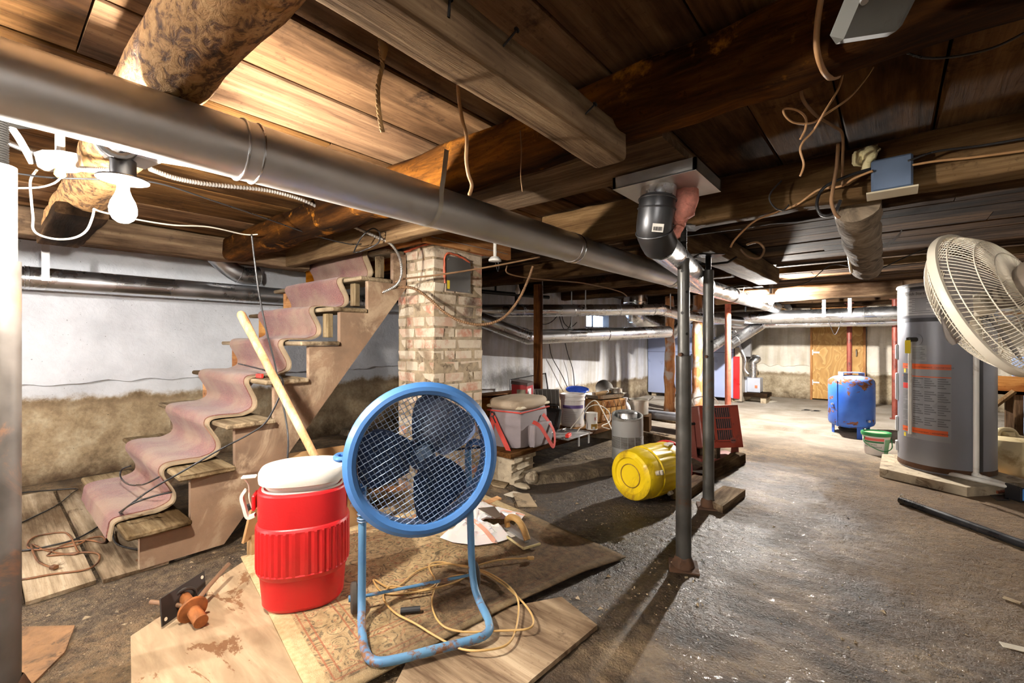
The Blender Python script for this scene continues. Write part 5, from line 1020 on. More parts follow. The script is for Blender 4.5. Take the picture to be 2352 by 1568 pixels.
soft(BC + BRt @ Vector((bxs / 2 + .03, .03, .09)), (.07, bys * .66, .17), BRt, .05, 8).part('front_pocket', m_cloth, cbg, ang=60)
MB().tube([BC + BRt @ Vector((x_, y_, bh - .022)) for x_, y_ in ((-.5 * bxs - .004, -.5 * bys - .004), (.5 * bxs + .006, -.5 * bys - .006), (.5 * bxs + .008, .5 * bys + .006), (-.5 * bxs, .5 * bys))], .0055, 8, True).part('zipper', m_rs, cbg)
MB().tube([BC + BRt @ Vector((x_, y_, bh + .012)) for x_, y_ in ((-.5 * bxs, -.5 * bys), (.5 * bxs + .002, -.5 * bys - .002), (.5 * bxs + .004, .5 * bys), (-.5 * bxs, .5 * bys))], .012, 8, True).part('lining_edge', m_lin, cbg)
def web(pts, w_, mat, root, name, nrm):
    sp = spline(pts, 6); n = len(sp); m = MB(); vs = []
    for i, q in enumerate(sp):
        t = (sp[min(i + 1, n - 1)] - sp[max(i - 1, 0)]).normalized(); s_ = t.cross(Vector(nrm)).normalized(); u = s_.cross(t).normalized()
        vs += [q + s_ * w_ / 2 + u * .0015, q - s_ * w_ / 2 + u * .0015, q - s_ * w_ / 2 - u * .0015, q + s_ * w_ / 2 - u * .0015]
    m.add(vs, [(i * 4 + k, i * 4 + (k + 1) % 4, i * 4 + 4 + (k + 1) % 4, i * 4 + 4 + k) for i in range(n - 1) for k in range(4)] + [(0, 1, 2, 3), tuple(range(4 * n - 4, 4 * n))]); return m.part(name, mat, root)
ny = BRt @ Vector((0, -1, 0)); nx = BRt @ Vector((1, 0, 0)); lb = lambda x_, y_, z_: BC + BRt @ Vector((x_, y_, z_))
yb = -bys / 2 - .016
web([lb(-.10, yb, .27), lb(-.105, yb, .14), lb(-.115, yb, .02)], .038, m_rs, cbg, 'side_strap', ny)
web([lb(-.085, yb - .006, .235), lb(-.02, yb - .02, .14), lb(.06, yb - .03, .02), lb(.09, yb - .03, -.035), lb(.115, yb - .02, -.045)], .04, m_rs, cbg, 'shoulder_strap', ny)
MB().tube(ring(lb(-.095, yb - .006, .25), ny, .018), .005, 8, True).tube([lb(-.09, yb - .008, .24), lb(-.055, yb - .016, .19)], .006, 8).part('strap_clip', m_black, cbg)
xf = bxs / 2 + .07
web([lb(xf - .03, -.10, .20), lb(xf + .02, -.08, .17), lb(xf + .055, -.03, .08), lb(xf + .06, .05, .0), lb(xf + .05, .10, .02), lb(xf + .03, .125, .10), lb(xf - .02, .12, .18), lb(xf - .055, .10, .23)], .034, m_rs, cbg, 'carry_strap', nx)
# pail, can, box...
m_pail = basic('white_pail_plastic', rgb(214, 208, 204), .45, var=.06, scale=5, dirt=rgb(168, 158, 146), dirt_amt=.2)
def pail(c, r_, h_, label, name='paint_pail', band=None, mat=None, lidm=None, rim=True):
    t = thing(name, label, 'pail', c); M = Matrix.Translation(Vector(c)); mat = mat or m_pail
    MB().lathe([(0, .004), (r_ * .90, .0), (r_ * .92, .01), (r_ * .98, h_ * .78), (r_ * .985, h_ * .8), (r_ * 1.03, h_ * .81), (r_ * 1.03, h_ * .84), (r_, h_ * .85), (r_ * 1.0, h_ * .92), (r_ * 1.04, h_ * .93), (r_ * 1.04, h_ * .955), (r_, h_ * .96)], 40, M).part('body', mat, t)
    MB().lathe([(0, h_ * .955), (r_ * .9, h_ * .955), (r_ * .94, h_ * 1.0), (r_ * 1.06, h_ * 1.0), (r_ * 1.07, h_ * .95), (r_ * 1.02, h_ * .945)], 40, M).part('lid', lidm or mat, t)
    return t
bq = at(1315, 978, 4.35); PC = Vector((bq.x, bq.y, PZ)); tp = pail(PC, .118, .305, 'white paint pail with a purple band on the bench')
def curved(c, r_, a0, a1, z0, z1, n=14, th=.0008, M=None, sx=1., sy=1.):
    m = MB(); vs = []
    for i in range(n + 1):
        a = a0 + (a1 - a0) * i / n
        for z_ in (z0, z1): vs.append(Vector(c) + Vector((math.cos(a) * r_, math.sin(a) * r_, z_)))
    return m.add(vs, [(2 * i, 2 * i + 2, 2 * i + 3, 2 * i + 1) for i in range(n)])
toc = lambda c: math.atan2(-c[1], -c[0])
a_ = toc(PC); curved(PC, .1185, a_ - .9, a_ + 1.0, .175, .205).part('purple_band', basic('purple_print', rgb(92, 74, 130), .5, var=.05), tp); curved(PC, .1178, a_ - .9, a_ + 1.0, .03, .174).part('paper_label', basic('pail_label', rgb(206, 204, 204), .5, var=.04), tp)
for i in range(6): curved(PC, .1190, a_ - .7, a_ + .2 + .1 * (i % 3), .05 + i * .018, .054 + i * .018).part('print_line', basic('faint_print', rgb(160, 160, 166), .6, var=.05), tp)
cq = at(1359, 983, 4.15); KC = Vector((cq.x, cq.y, PZ)); can = thing('paint_can', 'small white paint can with a gold stripe in front of the pail', 'can', KC)
MB().lathe([(0, .0), (.052, .0), (.054, .004), (.053, .008), (.053, .145), (.055, .148), (.055, .153), (.048, .153), (.046, .147), (0, .147)], 28, Matrix.Translation(KC)).part('body', basic('can_paint', rgb(222, 218, 212), .4, var=.05), can)
a_ = toc(KC); curved(KC, .0535, a_ - .1, a_ + 1.3, .01, .055).part('gold_stripe', basic('gold_print', rgb(158, 122, 48), .45, .3, var=.1), can)
KR = .0540; text_mb('K', .05, lambda x_, y_: KC + Vector((math.cos(a_ + .75 + x_ / KR) * KR, math.sin(a_ + .75 + x_ / KR) * KR, .085 + y_))).part('lettering', basic('red_print', rgb(160, 36, 36), .5, var=.05), can)
curved(KC, .0538, a_ + .15, a_ + .6, .012, .03).part('barcode_patch', basic('pail_label', rgb(206, 204, 204), .5), can)
bxq = at(1388, 962, 4.6); WC = Vector((bxq.x - .02, bxq.y + .05, PZ)); crate = thing('wooden_crate', 'small wooden crate tangled in wire under the foil tray', 'crate', WC); Rc = Rz(-.25); m_crate = wood('pine_crate', rgb(150, 106, 64), rgb(196, 152, 100), rgb(220, 182, 132), 'Z', 14, 1.2)
MB().obox(WC + UP * .11, (.24, .34, .22), Rc, .004).part('body', m_crate, crate)
for zz in (.05, .115, .18):
    for s_ in (1,): MB().obox(WC + Rc @ Vector((.123, 0, zz)), (.006, .34, .055), Rc, .001).part('slat', m_crate, crate)
m_wirek = basic('dark_wire', rgb(58, 50, 44), .5, .5)
for i in range(5): MB().tube(spline([WC + Rc @ Vector((.13, -.17 + .085 * i, .02)), WC + Rc @ Vector((.145, -.17 + .08 * i + .02, .12)), WC + Rc @ Vector((.13, -.16 + .08 * i, .2)), WC + Rc @ Vector((.10, -.15 + .08 * i, .225))], 5), .0022, 5).part('wire', m_wirek, crate)
m_foil = galv('crumpled_foil', (.78, .74, .68, 1), .3); TC_ = WC + Vector((.0, .0, .222)); fo = thing('foil_tray', 'crumpled foil roasting tray on top of the wooden crate', 'tray', TC_)
m = MB(); N = 40; rings = [(.0, .006), (.7, .004), (.86, .012), (.98, .05), (1.06, .052)]; vs = []
for k in range(N):
    an = 2 * math.pi * k / N; c_, s_ = math.cos(an), math.sin(an); e_ = 2 / 6
    for (rr, zz) in rings: vs.append(TC_ + Rc @ Vector((math.copysign(abs(c_) ** e_, c_) * .125 * rr, math.copysign(abs(s_) ** e_, s_) * .22 * rr, zz + .004 * noise.noise(Vector((k * .9, rr * 5, 0)))) ) + Rc @ Vector((c_, s_, 0)) * .004 * ((k % 2) - .5) * (rr > .8))
m.add(vs, [(k * 5 + i, ((k + 1) % N) * 5 + i, ((k + 1) % N) * 5 + i + 1, k * 5 + i + 1) for k in range(N) for i in range(4)]).part('pan', m_foil, fo)
for i, (dx, dy, lab) in enumerate(((.02, -.09, 'fuzzy paint roller at the near end of the foil tray'), (-.02, .03, 'fuzzy paint roller at the middle of the foil tray'))):
    q = TC_ + Rc @ Vector((dx, dy, .055)); a = Rc @ Vector((.3, 1, .1)).normalized(); t = thing('paint_roller', lab, 'roller', q - UP * .02); MB().cyl(q - a * .06, q + a * .06, .021, n=14).part('sleeve', basic('dirty_roller_nap', rgb(164, 132, 92), .95, var=.25, scale=20, bmp=.7), t)
    MB().tube(spline([q + a * .055, q + a * .09, q + a * .09 + UP * .02, q + UP * .03 + a * .02], 4), .0035, 6).part('wire_frame', m_steel, t)
q = TC_ + Rc @ Vector((.02, .155, .05)); tn = thing('tuna_tin', 'shallow round tin at the far end of the foil tray', 'tin', q); MB().lathe([(0, 0), (.055, 0), (.058, .003), (.058, .045), (.06, .048), (.054, .048), (.052, .04), (0, .04)], 26, Matrix.Translation(q)).part('tin', m_foil, tn); MB().lathe([(0, .0405), (.052, .0405)], 26, Matrix.Translation(q)).part('paint_film', m_whitep, tn)
q = at(1388, 885, 4.75); pq_ = thing('pot_lid', 'round grey metal pot lid standing up behind the foil tray', 'lid', q - UP * .08); MB().lathe([(0, .006), (.06, .004), (.088, -.004), (.094, -.004), (.094, .0), (.088, .002), (.06, .012), (0, .014)], 32, M4(q - UP * .03, frame((-FW * .9 + UP * .35)))).part('disc', galv('grey_lid', (.42, .40, .37, 1), .4), pq_)
MB().box(q.x - .004, q.x + .004, q.y + .0, q.y + .01, TC_.z + .03, q.z - .05).part('rim_support', m_jbox, pq_)
pl_c = at(1326, 894, 4.72); m_bluep = basic('blue_plate_glaze', rgb(58, 92, 196), .25, var=.15); pt_ = thing('blue_plate', 'blue ribbed round grille plate resting behind the white pail', 'plate', pl_c - UP * .02)
frp = frame((UP + -FW * .18)); MB().tube(ring(pl_c, UP - FW * .18, .115), .008, 8, True).part('rim', m_bluep, pt_)
for i in range(-4, 5):
    o_ = i * .024; hl = math.sqrt(.115 ** 2 - o_ ** 2); MB().tube([pl_c + frp @ Vector((-hl, o_, 0)), pl_c + frp @ Vector((hl, o_, 0))], .005, 6).part('rib', m_bluep, pt_)
MB().cyl(Vector((pl_c.x + .05, pl_c.y + .03, PZ)), pl_c + Vector((.05, .03, -.006)), .03, n=14).part('pedestal', m_bluep, pt_)
jq = at(1436, 955, 4.85); JC = Vector((jq.x, jq.y, PZ)); jug = thing('spray_jug', 'translucent plastic jug with a purple label right of the crate', 'jug', JC)
MB().lathe([(0, 0), (.052, 0), (.058, .008), (.058, .09), (.05, .12), (.03, .145), (.022, .155), (.022, .185), (.026, .187), (.026, .205), (0, .205)], 24, Matrix.Translation(JC)).part('bottle', basic('milky_plastic', rgb(216, 212, 214), .35, var=.06), jug)
a_ = toc(JC); curved(JC, .0586, a_ - .8, a_ + .9, .02, .085).part('label', basic('purple_label', rgb(120, 104, 140), .5, var=.35, scale=40), jug)
MB().tube(spline([JC + Vector((0, 0, .19)), JC + RT * .03 + UP * .195, JC + RT * .05 + UP * .17], 4), .007, 8).part('trigger', m_black, jug)
# stock pot on its own low stand
sq_ = at(1466, 985, 5.0); SC = Vector((sq_.x, sq_.y, .0)); MB().obox((SC.x, SC.y, .15), (.26, .26, .18), Rz(.3), .004).solo('wooden_box', dark_wood('Z'), 'low wooden box under the dull metal pot', 'box')
SC = Vector((SC.x, SC.y, .24)); pot = thing('stock_pot', 'dull metal stock pot with a wire handle', 'pot', SC); MB().lathe([(0, 0), (.10, 0), (.108, .01), (.11, .16), (.117, .165), (.117, .17), (.106, .17), (.104, .015), (0, .012)], 32, Matrix.Translation(SC)).part('body', galv('dull_pot', (.55, .52, .46, 1), .38, rgb(150, 138, 116), .4), pot)
MB().tube(spline([SC + RT * .116 + UP * .15, SC + RT * .17 + UP * .19, SC + RT * .2 + UP * .18 + FW * .05], 5), .005, 6).part('handle', m_steel, pot)
# white wire loops
cord('white_wire', [at(1310, 985, 4.0), at(1330, 960, 4.05), at(1350, 930, 4.1), at(1368, 920, 4.12), at(1385, 945, 4.05), at(1405, 985, 3.95), at(1418, 1010, 3.9)], .005, m_whitep, 'white wire bent into a peak in front of the crate')
cord('white_wire', [at(1318, 1005, 3.95), at(1330, 985, 4.0), at(1342, 975, 4.05), at(1341, 955, 4.1), at(1352, 935, 4.15), at(1375, 930, 4.2), at(1398, 945, 4.2), at(1400, 968, 4.15), at(1382, 978, 4.05), at(1400, 985, 4.0)], .0045, m_whitep, 'loose white wire curling around the paint can')
# black tray, dark bin, metal bracket tray with red clip
tq = Vector((-2.16, 3.28, PZ)); bt2 = thing('metal_tray', 'thin metal tray overhanging the front of the bench', 'tray', tq); MB().tube([tq + Vector((x_, y_, .012)) for x_, y_ in ((-.12, -.2), (.13, -.2), (.16, -.15), (.16, .15), (.13, .2), (-.12, .2))], .005, 8, True).part('rim', m_galv, bt2); MB().obox(tq + Vector((.02, 0, .006)), (.28, .40, .004)).part('sheet', m_galvd, bt2)
for y_ in (-.02, .14): MB().box(tq.x + .150, tq.x + .156, tq.y + y_ - .012, tq.y + y_ + .012, PZ - .075, PZ + .006).part('bracket', m_steel, bt2)
MB().obox(tq + Vector((.10, -.10, .025)), (.03, .09, .03), Rz(.3), .004).solo('red_clamp', basic('bright_red', rgb(226, 48, 34), .4), 'bright red plastic clamp lying in the metal tray', 'clamp')
dq = at(1262, 985, 3.95); m_dk = basic('black_plastic', rgb(30, 29, 31), .35, var=.2); db = thing('black_case', 'black plastic tool case propped behind the metal tray', 'case', (dq.x, dq.y, PZ + .012)); Rd = Rz(.3) @ Matrix.Rotation(-.55, 3, 'X')
MB().obox((dq.x, dq.y, PZ + .125), (.20, .05, .20), Rd, .012).part('shell', m_dk, db); MB().obox(Vector((dq.x, dq.y, PZ + .125)) + Rd @ Vector((0, -.028, 0)), (.13, .012, .12), Rd, .005).part('panel', basic('black_grille', rgb(52, 51, 54), .5), db); MB().tube(spline([Vector((dq.x, dq.y, PZ + .125)) + Rd @ Vector(p) for p in ((-.06, 0, .1), (-.05, 0, .13), (.05, 0, .13), (.06, 0, .1))], 5), .009, 8).part('handle', m_dk, db)
wq = at(1258, 945, 4.2); wb = thing('wire_rack', 'tilted grey wire rack behind the cooler bag', 'rack', (wq.x, wq.y, PZ)); Rw = Rz(.5) @ Matrix.Rotation(.5, 3, 'X'); wcn = Vector((wq.x, wq.y, PZ + .22)); hw, hh = .11, .17
MB().tube([wcn + Rw @ Vector(p) for p in ((-hw, 0, -hh), (hw, 0, -hh), (hw, 0, hh), (-hw, 0, hh))], .006, 6, True).part('frame', m_galvd, wb); MB().obox(wcn, (hw * 2, .004, hh * 2), Rw).part('panel', basic('grey_panel', rgb(92, 88, 84), .5, .4), wb)
for i in range(-2, 3): MB().tube([wcn + Rw @ Vector((i * .04, -.006, -hh)), wcn + Rw @ Vector((i * .04, -.006, hh))], .003, 5).part('bar', m_galvd, wb)
# wooden drawer case and red box behind the bag
cq = at(1140, 960, 4.3); dc = thing('wooden_bin', 'brown wooden drawer lying open behind the cooler bag', 'drawer', (cq.x - .05, cq.y, .06)); m_dr = wood('varnished_drawer', rgb(84, 52, 28), rgb(140, 90, 48), rgb(178, 122, 70), 'X', 12, 1.0); Rq = Rz(.5); oc = Vector((cq.x - .05, cq.y, .06))
for (dx, dy, lx, ly) in ((0, -.16, .42, .018), (0, .16, .42, .018), (-.2, 0, .018, .32), (.2, 0, .018, .32)): MB().obox(oc + Rq @ Vector((dx, dy, .24)), (lx, ly, .46), Rq, .002).part('side', m_dr, dc)
MB().obox(oc + Rq @ Vector((0, 0, .30)), (.40, .31, .012), Rq).part('shelf', m_dr, dc); MB().obox(oc + Rq @ Vector((.02, -.03, .49)), (.46, .25, .014), Rq @ Matrix.Rotation(-.12, 3, 'Y'), .002).part('loose_lid', m_dr, dc)
rq = at(1200, 925, 4.2); rb = thing('red_carton', 'red printed carton standing behind the cooler bag', 'carton', (rq.x, rq.y, .06)); RRb = Rz(.35); rc = Vector((rq.x, rq.y, .385)); m_rc = basic('red_carton', rgb(158, 34, 38), .5, var=.1)
MB().obox(rc + UP * -.17, (.16, .20, .31), RRb).part('inner_box', m_card, rb); MB().obox(rc + UP * .13, (.15, .19, .28), RRb, .002).part('carton', m_rc, rb); MB().obox(rc + RRb @ Vector((0, 0, .28)), (.16, .19, .03), RRb @ Matrix.Rotation(.12, 3, 'Y')).part('open_flap', basic('dark_flap', rgb(74, 58, 56), .8), rb)
MB().obox(rc + RRb @ Vector((.02, -.0955, .13)), (.085, .001, .19), RRb).part('picture', basic('carton_picture', rgb(132, 124, 104), .5, var=.5, scale=25), rb); MB().obox(rc + RRb @ Vector((.0755, -.02, .13)), (.001, .10, .2), RRb).part('white_panel', basic('pail_label', rgb(206, 204, 204), .5), rb)
# leaning window screen
s0, s1, s2, s3 = at(1172, 945, 4.9), at(1172, 872, 5.0), at(1253, 857, 5.2), at(1272, 930, 5.1); sc = thing('window_screen', 'grey framed window screen leaning on the wall', 'screen', s0.lerp(s3, .5)); lo_ = [Vector((q.x, q.y, .062)) for q in (s0, s3)]; cs = [lo_[0], s1, s2, lo_[1]]
MB().tube(cs, .012, 4, True).part('frame', basic('grey_aluminium', rgb(98, 98, 100), .4, .5), sc); ms, nt, b = mk('screen_mesh'); b.inputs['Base Color'].default_value = rgb(120, 118, 116); b.inputs['Alpha'].default_value = .45; b.inputs['Roughness'].default_value = .6
MB().add(cs, [(0, 1, 2, 3)]).part('mesh', ms, sc)
# ------------------------------------------------------------------ tower purifier
pq = fl(1441, 1054, .06); TP = Vector((pq.x, pq.y, .062)); tw2 = thing('air_purifier', 'grey oval tower air purifier standing at the end of the bench', 'appliance', TP); m_pg = basic('grey_appliance', rgb(146, 146, 142), .5, var=.1, scale=4, dirt=rgb(104, 98, 88), dirt_amt=.3); TA = TH; TM = M4(TP, Rz(TA)); m_pgd = basic('dark_louver', rgb(82, 76, 68), .6, var=.15)
MB().lathe([(0, 0), (.118, 0), (.122, .006), (.122, .095), (.118, .10), (.122, .105), (.124, .30), (.122, .34), (.115, .345), (.112, .335), (0, .31)], 40, TM, 1.05, .9).part('body', m_pg, tw2)
top = MB(); vs = []; N = 40
for k in range(N):
    an = 2 * math.pi * k / N; s_ = math.sin(an); hh_ = .345 + .055 * (s_ * .5 + .5)
    for (rr, z_) in ((.122, .30), (.123, hh_), (.112, hh_ + .003), (.105, .31)): vs.append(TM @ Vector((math.cos(an) * rr * 1.05, s_ * rr * .9, z_)))
top.add(vs, [(k * 4 + i, ((k + 1) % N) * 4 + i, ((k + 1) % N) * 4 + i + 1, k * 4 + i + 1) for k in range(N) for i in range(3)]).part('hood', m_pg, tw2)
MB().lathe([(0, .40), (.07, .395), (.078, .385), (.08, .31), (0, .31)], 32, TM, 1.05, .8).part('silver_drum', galv('brushed_drum', (.62, .62, .6, 1), .3), tw2)
lv = MB()
for i in range(11):
    z_ = .112 + i * .0085; pts = [TM @ Vector((math.cos(a) * .1235 * 1.05, math.sin(a) * .1235 * .9, z_)) for a in [math.pi * (1.02 + .96 * k / 20) for k in range(21)]]; lv.tube(pts, .0026, 5)
lv.part('louvers', m_pgd, tw2)
for a in (-2.2, -1.75, -1.3): q = TM @ Vector((math.cos(a) * .126 * 1.05, math.sin(a) * .126 * .9, .108)); MB().tube([q, q + UP * .095], .0028, 5).part('louver_rib', m_pg, tw2)
# ------------------------------------------------------------------ yellow barrel cooler lying on its side
m_yel = basic('yellow_cooler_plastic', rgb(232, 198, 24), .36, var=.07, scale=4, dirt=rgb(158, 118, 36), dirt_amt=.42, rvar=.06)
YR = .168; yb0 = fl(1452, 1166); ydir = (RT * .80 + FW * .60).normalized(); YC = Vector((yb0.x, yb0.y, YR + .012)) + FW * .07; yc = thing('barrel_cooler', 'dirty yellow barrel cooler lying on its side', 'cooler', (YC.x + ydir.x * .2, YC.y + ydir.y * .2, 0.002)); yfr = frame(ydir); YM = M4(YC, yfr); vs = []; N = 96
prof = [(0, .012), (.10, .012), (.112, .010), (.118, .0), (.140, .002), (.155, .012), (.163, .035), (.167, .12), (.163, .128), (.162, .135), (.170, .142), (.1715, .148), (.1715, .30), (.170, .308), (.162, .312), (.165, .33), (.167, .40), (.160, .42), (.0, .42)]
m = MB(); P_ = len(prof)
for k in range(N):
    an = 2 * math.pi * k / N
    for (r_, z_) in prof:
        rr = r_ - (.005 if (.146 < z_ < .302 and k % 4 in (0, 1)) else 0); rr = rr * (.985 if (math.cos(an - 2.2) > .96 and .01 < z_ < .12 and r_ > .13) else 1); vs.append(YM @ Vector((math.cos(an) * rr, math.sin(an) * rr, z_)))
m.add(vs, [(k * P_ + i, ((k + 1) % N) * P_ + i, ((k + 1) % N) * P_ + i + 1, k * P_ + i + 1) for k in range(N) for i in range(P_ - 1)]); yo = m.part('body', m_yel, yc, ang=30)
MB().lathe([(.162, .425), (.172, .425), (.174, .44), (.168, .455), (0, .458)], 40, YM).part('lid', m_red, yc)
sd_ = YM @ Vector((0, 0, .07)); vdir = (-FW * .75 + UP * .15 - RT * .1); vdir -= ydir * vdir.dot(ydir); vdir.normalize(); q = sd_ + vdir * .160
MB().cyl(q, q + vdir * .03, .016, .014, n=14).part('spigot', basic('grey_spigot', rgb(170, 158, 140), .5, var=.1), yc); MB().obox(q + vdir * .035 + ydir * .01, (.02, .03, .02), frame(vdir), .004).part('spigot_button', basic('grey_spigot', rgb(170, 158, 140), .5), yc)
MB().lathe([(.020, .0), (.034, .001), (.036, .004), (.030, .006), (.020, .004)], 20, M4(q - vdir * .001, frame(vdir))).part('spigot_boss', m_yel, yc)
MB().tube(ring(YM @ Vector((0, 0, .008)), ydir, .075), .003, 6, True).part('base_ring', basic('brown_grime', rgb(146, 112, 50), .6), yc)
hd_ = (vdir * .55 - UP * .8); hd_ -= ydir * hd_.dot(ydir); hd_.normalize(); q = YM @ Vector((0, 0, .30)) + hd_ * .174; MB().obox(q, (.03, .03, .075), Matrix((hd_, ydir.cross(hd_), ydir)).transposed(), .006).part('handle', m_whitep, yc)
q = YM @ Vector((0, 0, .36)) + (UP * .9 + vdir * .3).normalized() * .172; MB().obox(q, (.02, .04, .07), Matrix((UP, ydir.cross(UP).normalized(), ydir)).transposed(), .006).part('handle', m_whitep, yc)
# ------------------------------------------------------------------ timbers and red electric heater behind the post
m_oldb = wood('muddy_timber', rgb(62, 48, 34), rgb(118, 96, 70), rgb(160, 138, 106), 'Y', 12, 1.1, rgb(40, 30, 22), .4)
a, c = fl(1600, 1112), fl(1700, 1062); beam(a + UP * .045, c + UP * .045, .09, .085, .004, .08, 10, 2).solo('floor_timber', m_oldb, 'short square timber on the floor beside the second jack post', 'timber')
a, c = fl(1560, 1150), fl(1612, 1112); beam(a + UP * .04, c + UP * .04, .10, .075, .008, .1, 8, 3).solo('floor_timber', m_oldb, 'muddy timber block between the two jack posts', 'timber')
sheet([fl(1660, 1180), fl(1618, 1160), fl(1662, 1130), fl(1712, 1140)], .002, .045, 'wooden_pad', m_oldb, 'square muddy wooden pad in front of the second jack post', 'wood block')
a, c = fl(1470, 1000, .10), fl(1650, 1040, .10); beam(a, c, .05, .10, .003, .06, 10, 5).solo('skid_board', m_oldb, 'long board on edge under the red heater', 'board')
a, c = fl(1480, 955, .12), fl(1680, 985, .12); beam(a, c, .26, .03, .003, .05, 10, 6).solo('skid_board', m_oldb, 'flat wet board behind the red heater', 'board')
a, c = fl(1470, 948, .2), fl(1560, 958, .2); MB().cyl(a, c, .05, n=16).solo('drain_pipe', basic('grey_pipe', rgb(150, 152, 160), .4, .3), 'grey pipe lying behind the near jack post', 'pipe')
HQ = fl(1640, 1050, .03); HC = Vector((HQ.x, HQ.y, .03)); ht = thing('electric_heater', 'rust red portable electric heater tilted on its bracket', 'heater', HC); m_hr = basic('heater_red', rgb(140, 52, 32), .45, .1, var=.15, scale=6, dirt=rgb(84, 44, 34), dirt_amt=.3); m_hr2 = basic('heater_bracket', rgb(122, 66, 56), .55, .1, var=.15); HA = TH + .12; HRm = Rz(HA) @ Matrix.Rotation(-.22, 3, 'X'); hcn = HC + UP * .27
MB().obox(hcn, (.36, .20, .36), HRm, .012).part('housing', m_hr2, ht); hp_ = lambda x_, y_, z_: hcn + HRm @ Vector((x_, y_, z_))
MB().obox(hp_(-.03, -.103, .02), (.27, .004, .29), HRm).part('dark_opening', m_dk, ht)
gr = MB()
for z_ in (-.12, -.025, .07, .165): gr.obox(hp_(-.03, -.108, z_), (.28, .008, .012), HRm)
for x_ in (-.165, -.055, .11): gr.obox(hp_(x_, -.108, .02), (.022, .008, .30), HRm)
gr.part('grille', m_hr, ht); MB().obox(hp_(.14, -.106, 0), (.08, .008, .36), HRm, .002).obox(hp_(0, -.106, -.155), (.36, .008, .05), HRm, .002).obox(hp_(0, -.106, .172), (.36, .008, .016), HRm, .002).part('front_panel', m_hr, ht)
for i in range(14): MB().obox(hp_(-.155 + i * .019, -.1035, .02), (.006, .004, .28), HRm).part('louver', m_hr2, ht)
MB().cyl(hp_(.09, -.109, -.12), hp_(.09, -.118, -.12), .024, n=18).part('dial', m_hr2, ht); MB().obox(hp_(.09, -.120, -.12), (.034, .006, .008), HRm).part('dial_bar', m_dk, ht)
for s_ in (-1, 1):
    a = HC + Rz(HA) @ Vector((s_ * .195, .0, 0)); MB().prism([(-.06, 0), (.06, 0), (.03, .30), (-.0, .32)], .008, lambda u, v, e, a=a: a + Rz(HA) @ Vector((e, u, v))).part('bracket', m_hr2, ht)
MB().cyl(hcn - Rz(HA) @ Vector((.215, 0, -.03)), hcn + Rz(HA) @ Vector((.215, 0, .03)), .012, n=10).part('pivot', m_thread, ht)
MB().obox(HC + UP * .012, (.40, .26, .024), Rz(HA), .002).part('base_rail', m_hr2, ht)
MB().tube(spline([hp_(-.17, -.02, .19), hp_(-.18, -.02, .24), hp_(-.08, -.02, .265), hp_(.02, -.02, .25), hp_(.06, -.02, .19)], 6), .006, 8).part('power_cord', m_whitep, ht)
# ------------------------------------------------------------------ furnace
m_fb = basic('pale_blue_steel', rgb(158, 170, 206), .4, .1, var=.06, scale=2); m_fred = basic('furnace_red', rgb(200, 30, 34), .4, var=.06)
FA = fl(1692, 925, .035); fu = thing('furnace', 'large pale blue furnace with a red front edge behind the posts', 'furnace', (FA.x - .8, FA.y + .2, .035)); fx1, fy0 = FA.x, FA.y; fz = 1.12
MB().box(fx1 - 1.55, fx1 - .06, fy0 + .05, fy0 + .75, .10, fz, .006).part('cabinet', m_fb, fu); MB().box(fx1 - 1.55, fx1 - .06, fy0 + .044, fy0 + .05, .86, .865).part('panel_seam', m_thread, fu)
MB().box(fx1 - .06, fx1 + .03, fy0 + .03, fy0 + .08, .10, .80, .004).part('red_panel', m_fred, fu); MB().box(fx1 - .05, fx1 + .06, fy0 + .08, fy0 + .73, .05, .95, .004).part('burner_bay', basic('beige_steel', rgb(168, 158, 142), .5, .2, var=.12), fu)
for x_ in (fx1 - 1.5, fx1 - .1): MB().box(x_, x_ + .08, fy0 + .1, fy0 + .7, .036, .10).part('foot', m_conc, fu)
MB().box(fx1 - 1.45, fx1 - .35, fy0 + .1, fy0 + .70, fz + .002, 1.36).part('plenum', m_galv, fu)
for i in range(4): MB().box(fx1 - 1.4 + i * .27, fx1 - 1.38 + i * .27, fy0 + .095, fy0 + .1, fz + .01, 1.35).part('plenum_rib', m_galv, fu)
bc = onY(1733, 935, fy0 + .35); bu = thing('oil_burner', 'grey burner box with a shiny elbow pipe beside the furnace', 'burner', (bc.x, bc.y, .15)); bx_, by_ = bc.x, bc.y; m_bg = basic('grey_box_paint', rgb(176, 182, 196), .45, .1, var=.06)
MB().box(bx_ - .10, bx_ + .10, by_ - .08, by_ + .14, .20, .44, .008).part('box', m_bg, bu); MB().box(bx_ - .13, bx_ - .10, by_ - .09, by_ + .15, .19, .45, .004).part('cover', m_bg, bu); MB().box(bx_ + .02, bx_ + .06, by_ - .0825, by_ - .08, .27, .32).part('brass_tag', basic('brass_tag', rgb(190, 120, 84), .5), bu)
MB().cyl((bx_ - .28, by_, .36), (bx_ - .10, by_, .36), .045, n=16).part('blast_tube', m_thread, bu); MB().cyl((bx_ - .02, by_, .44), (bx_ - .02, by_, .62), .062, n=20).part('pipe', m_galv, bu); elbow([(bx_ - .02, by_, .60), (bx_ - .02, by_, .70), (bx_ + .03, by_ + .02, .755), (bx_ - .04, by_ + .12, .76), (bx_ - .22, by_ + .14, .74)], .062, m_galv, bu, steps=4)
MB().box(bx_ - .24, bx_ + .22, by_ - .18, by_ + .2, .13, .195, .004).part('stand_board', dark_wood('X'), bu); MB().box(bx_ - .22, bx_ - .14, by_ - .15, by_ + .18, .036, .13).box(bx_ + .12, bx_ + .2, by_ - .15, by_ + .18, .036, .13).part('stand_block', m_conc, bu)
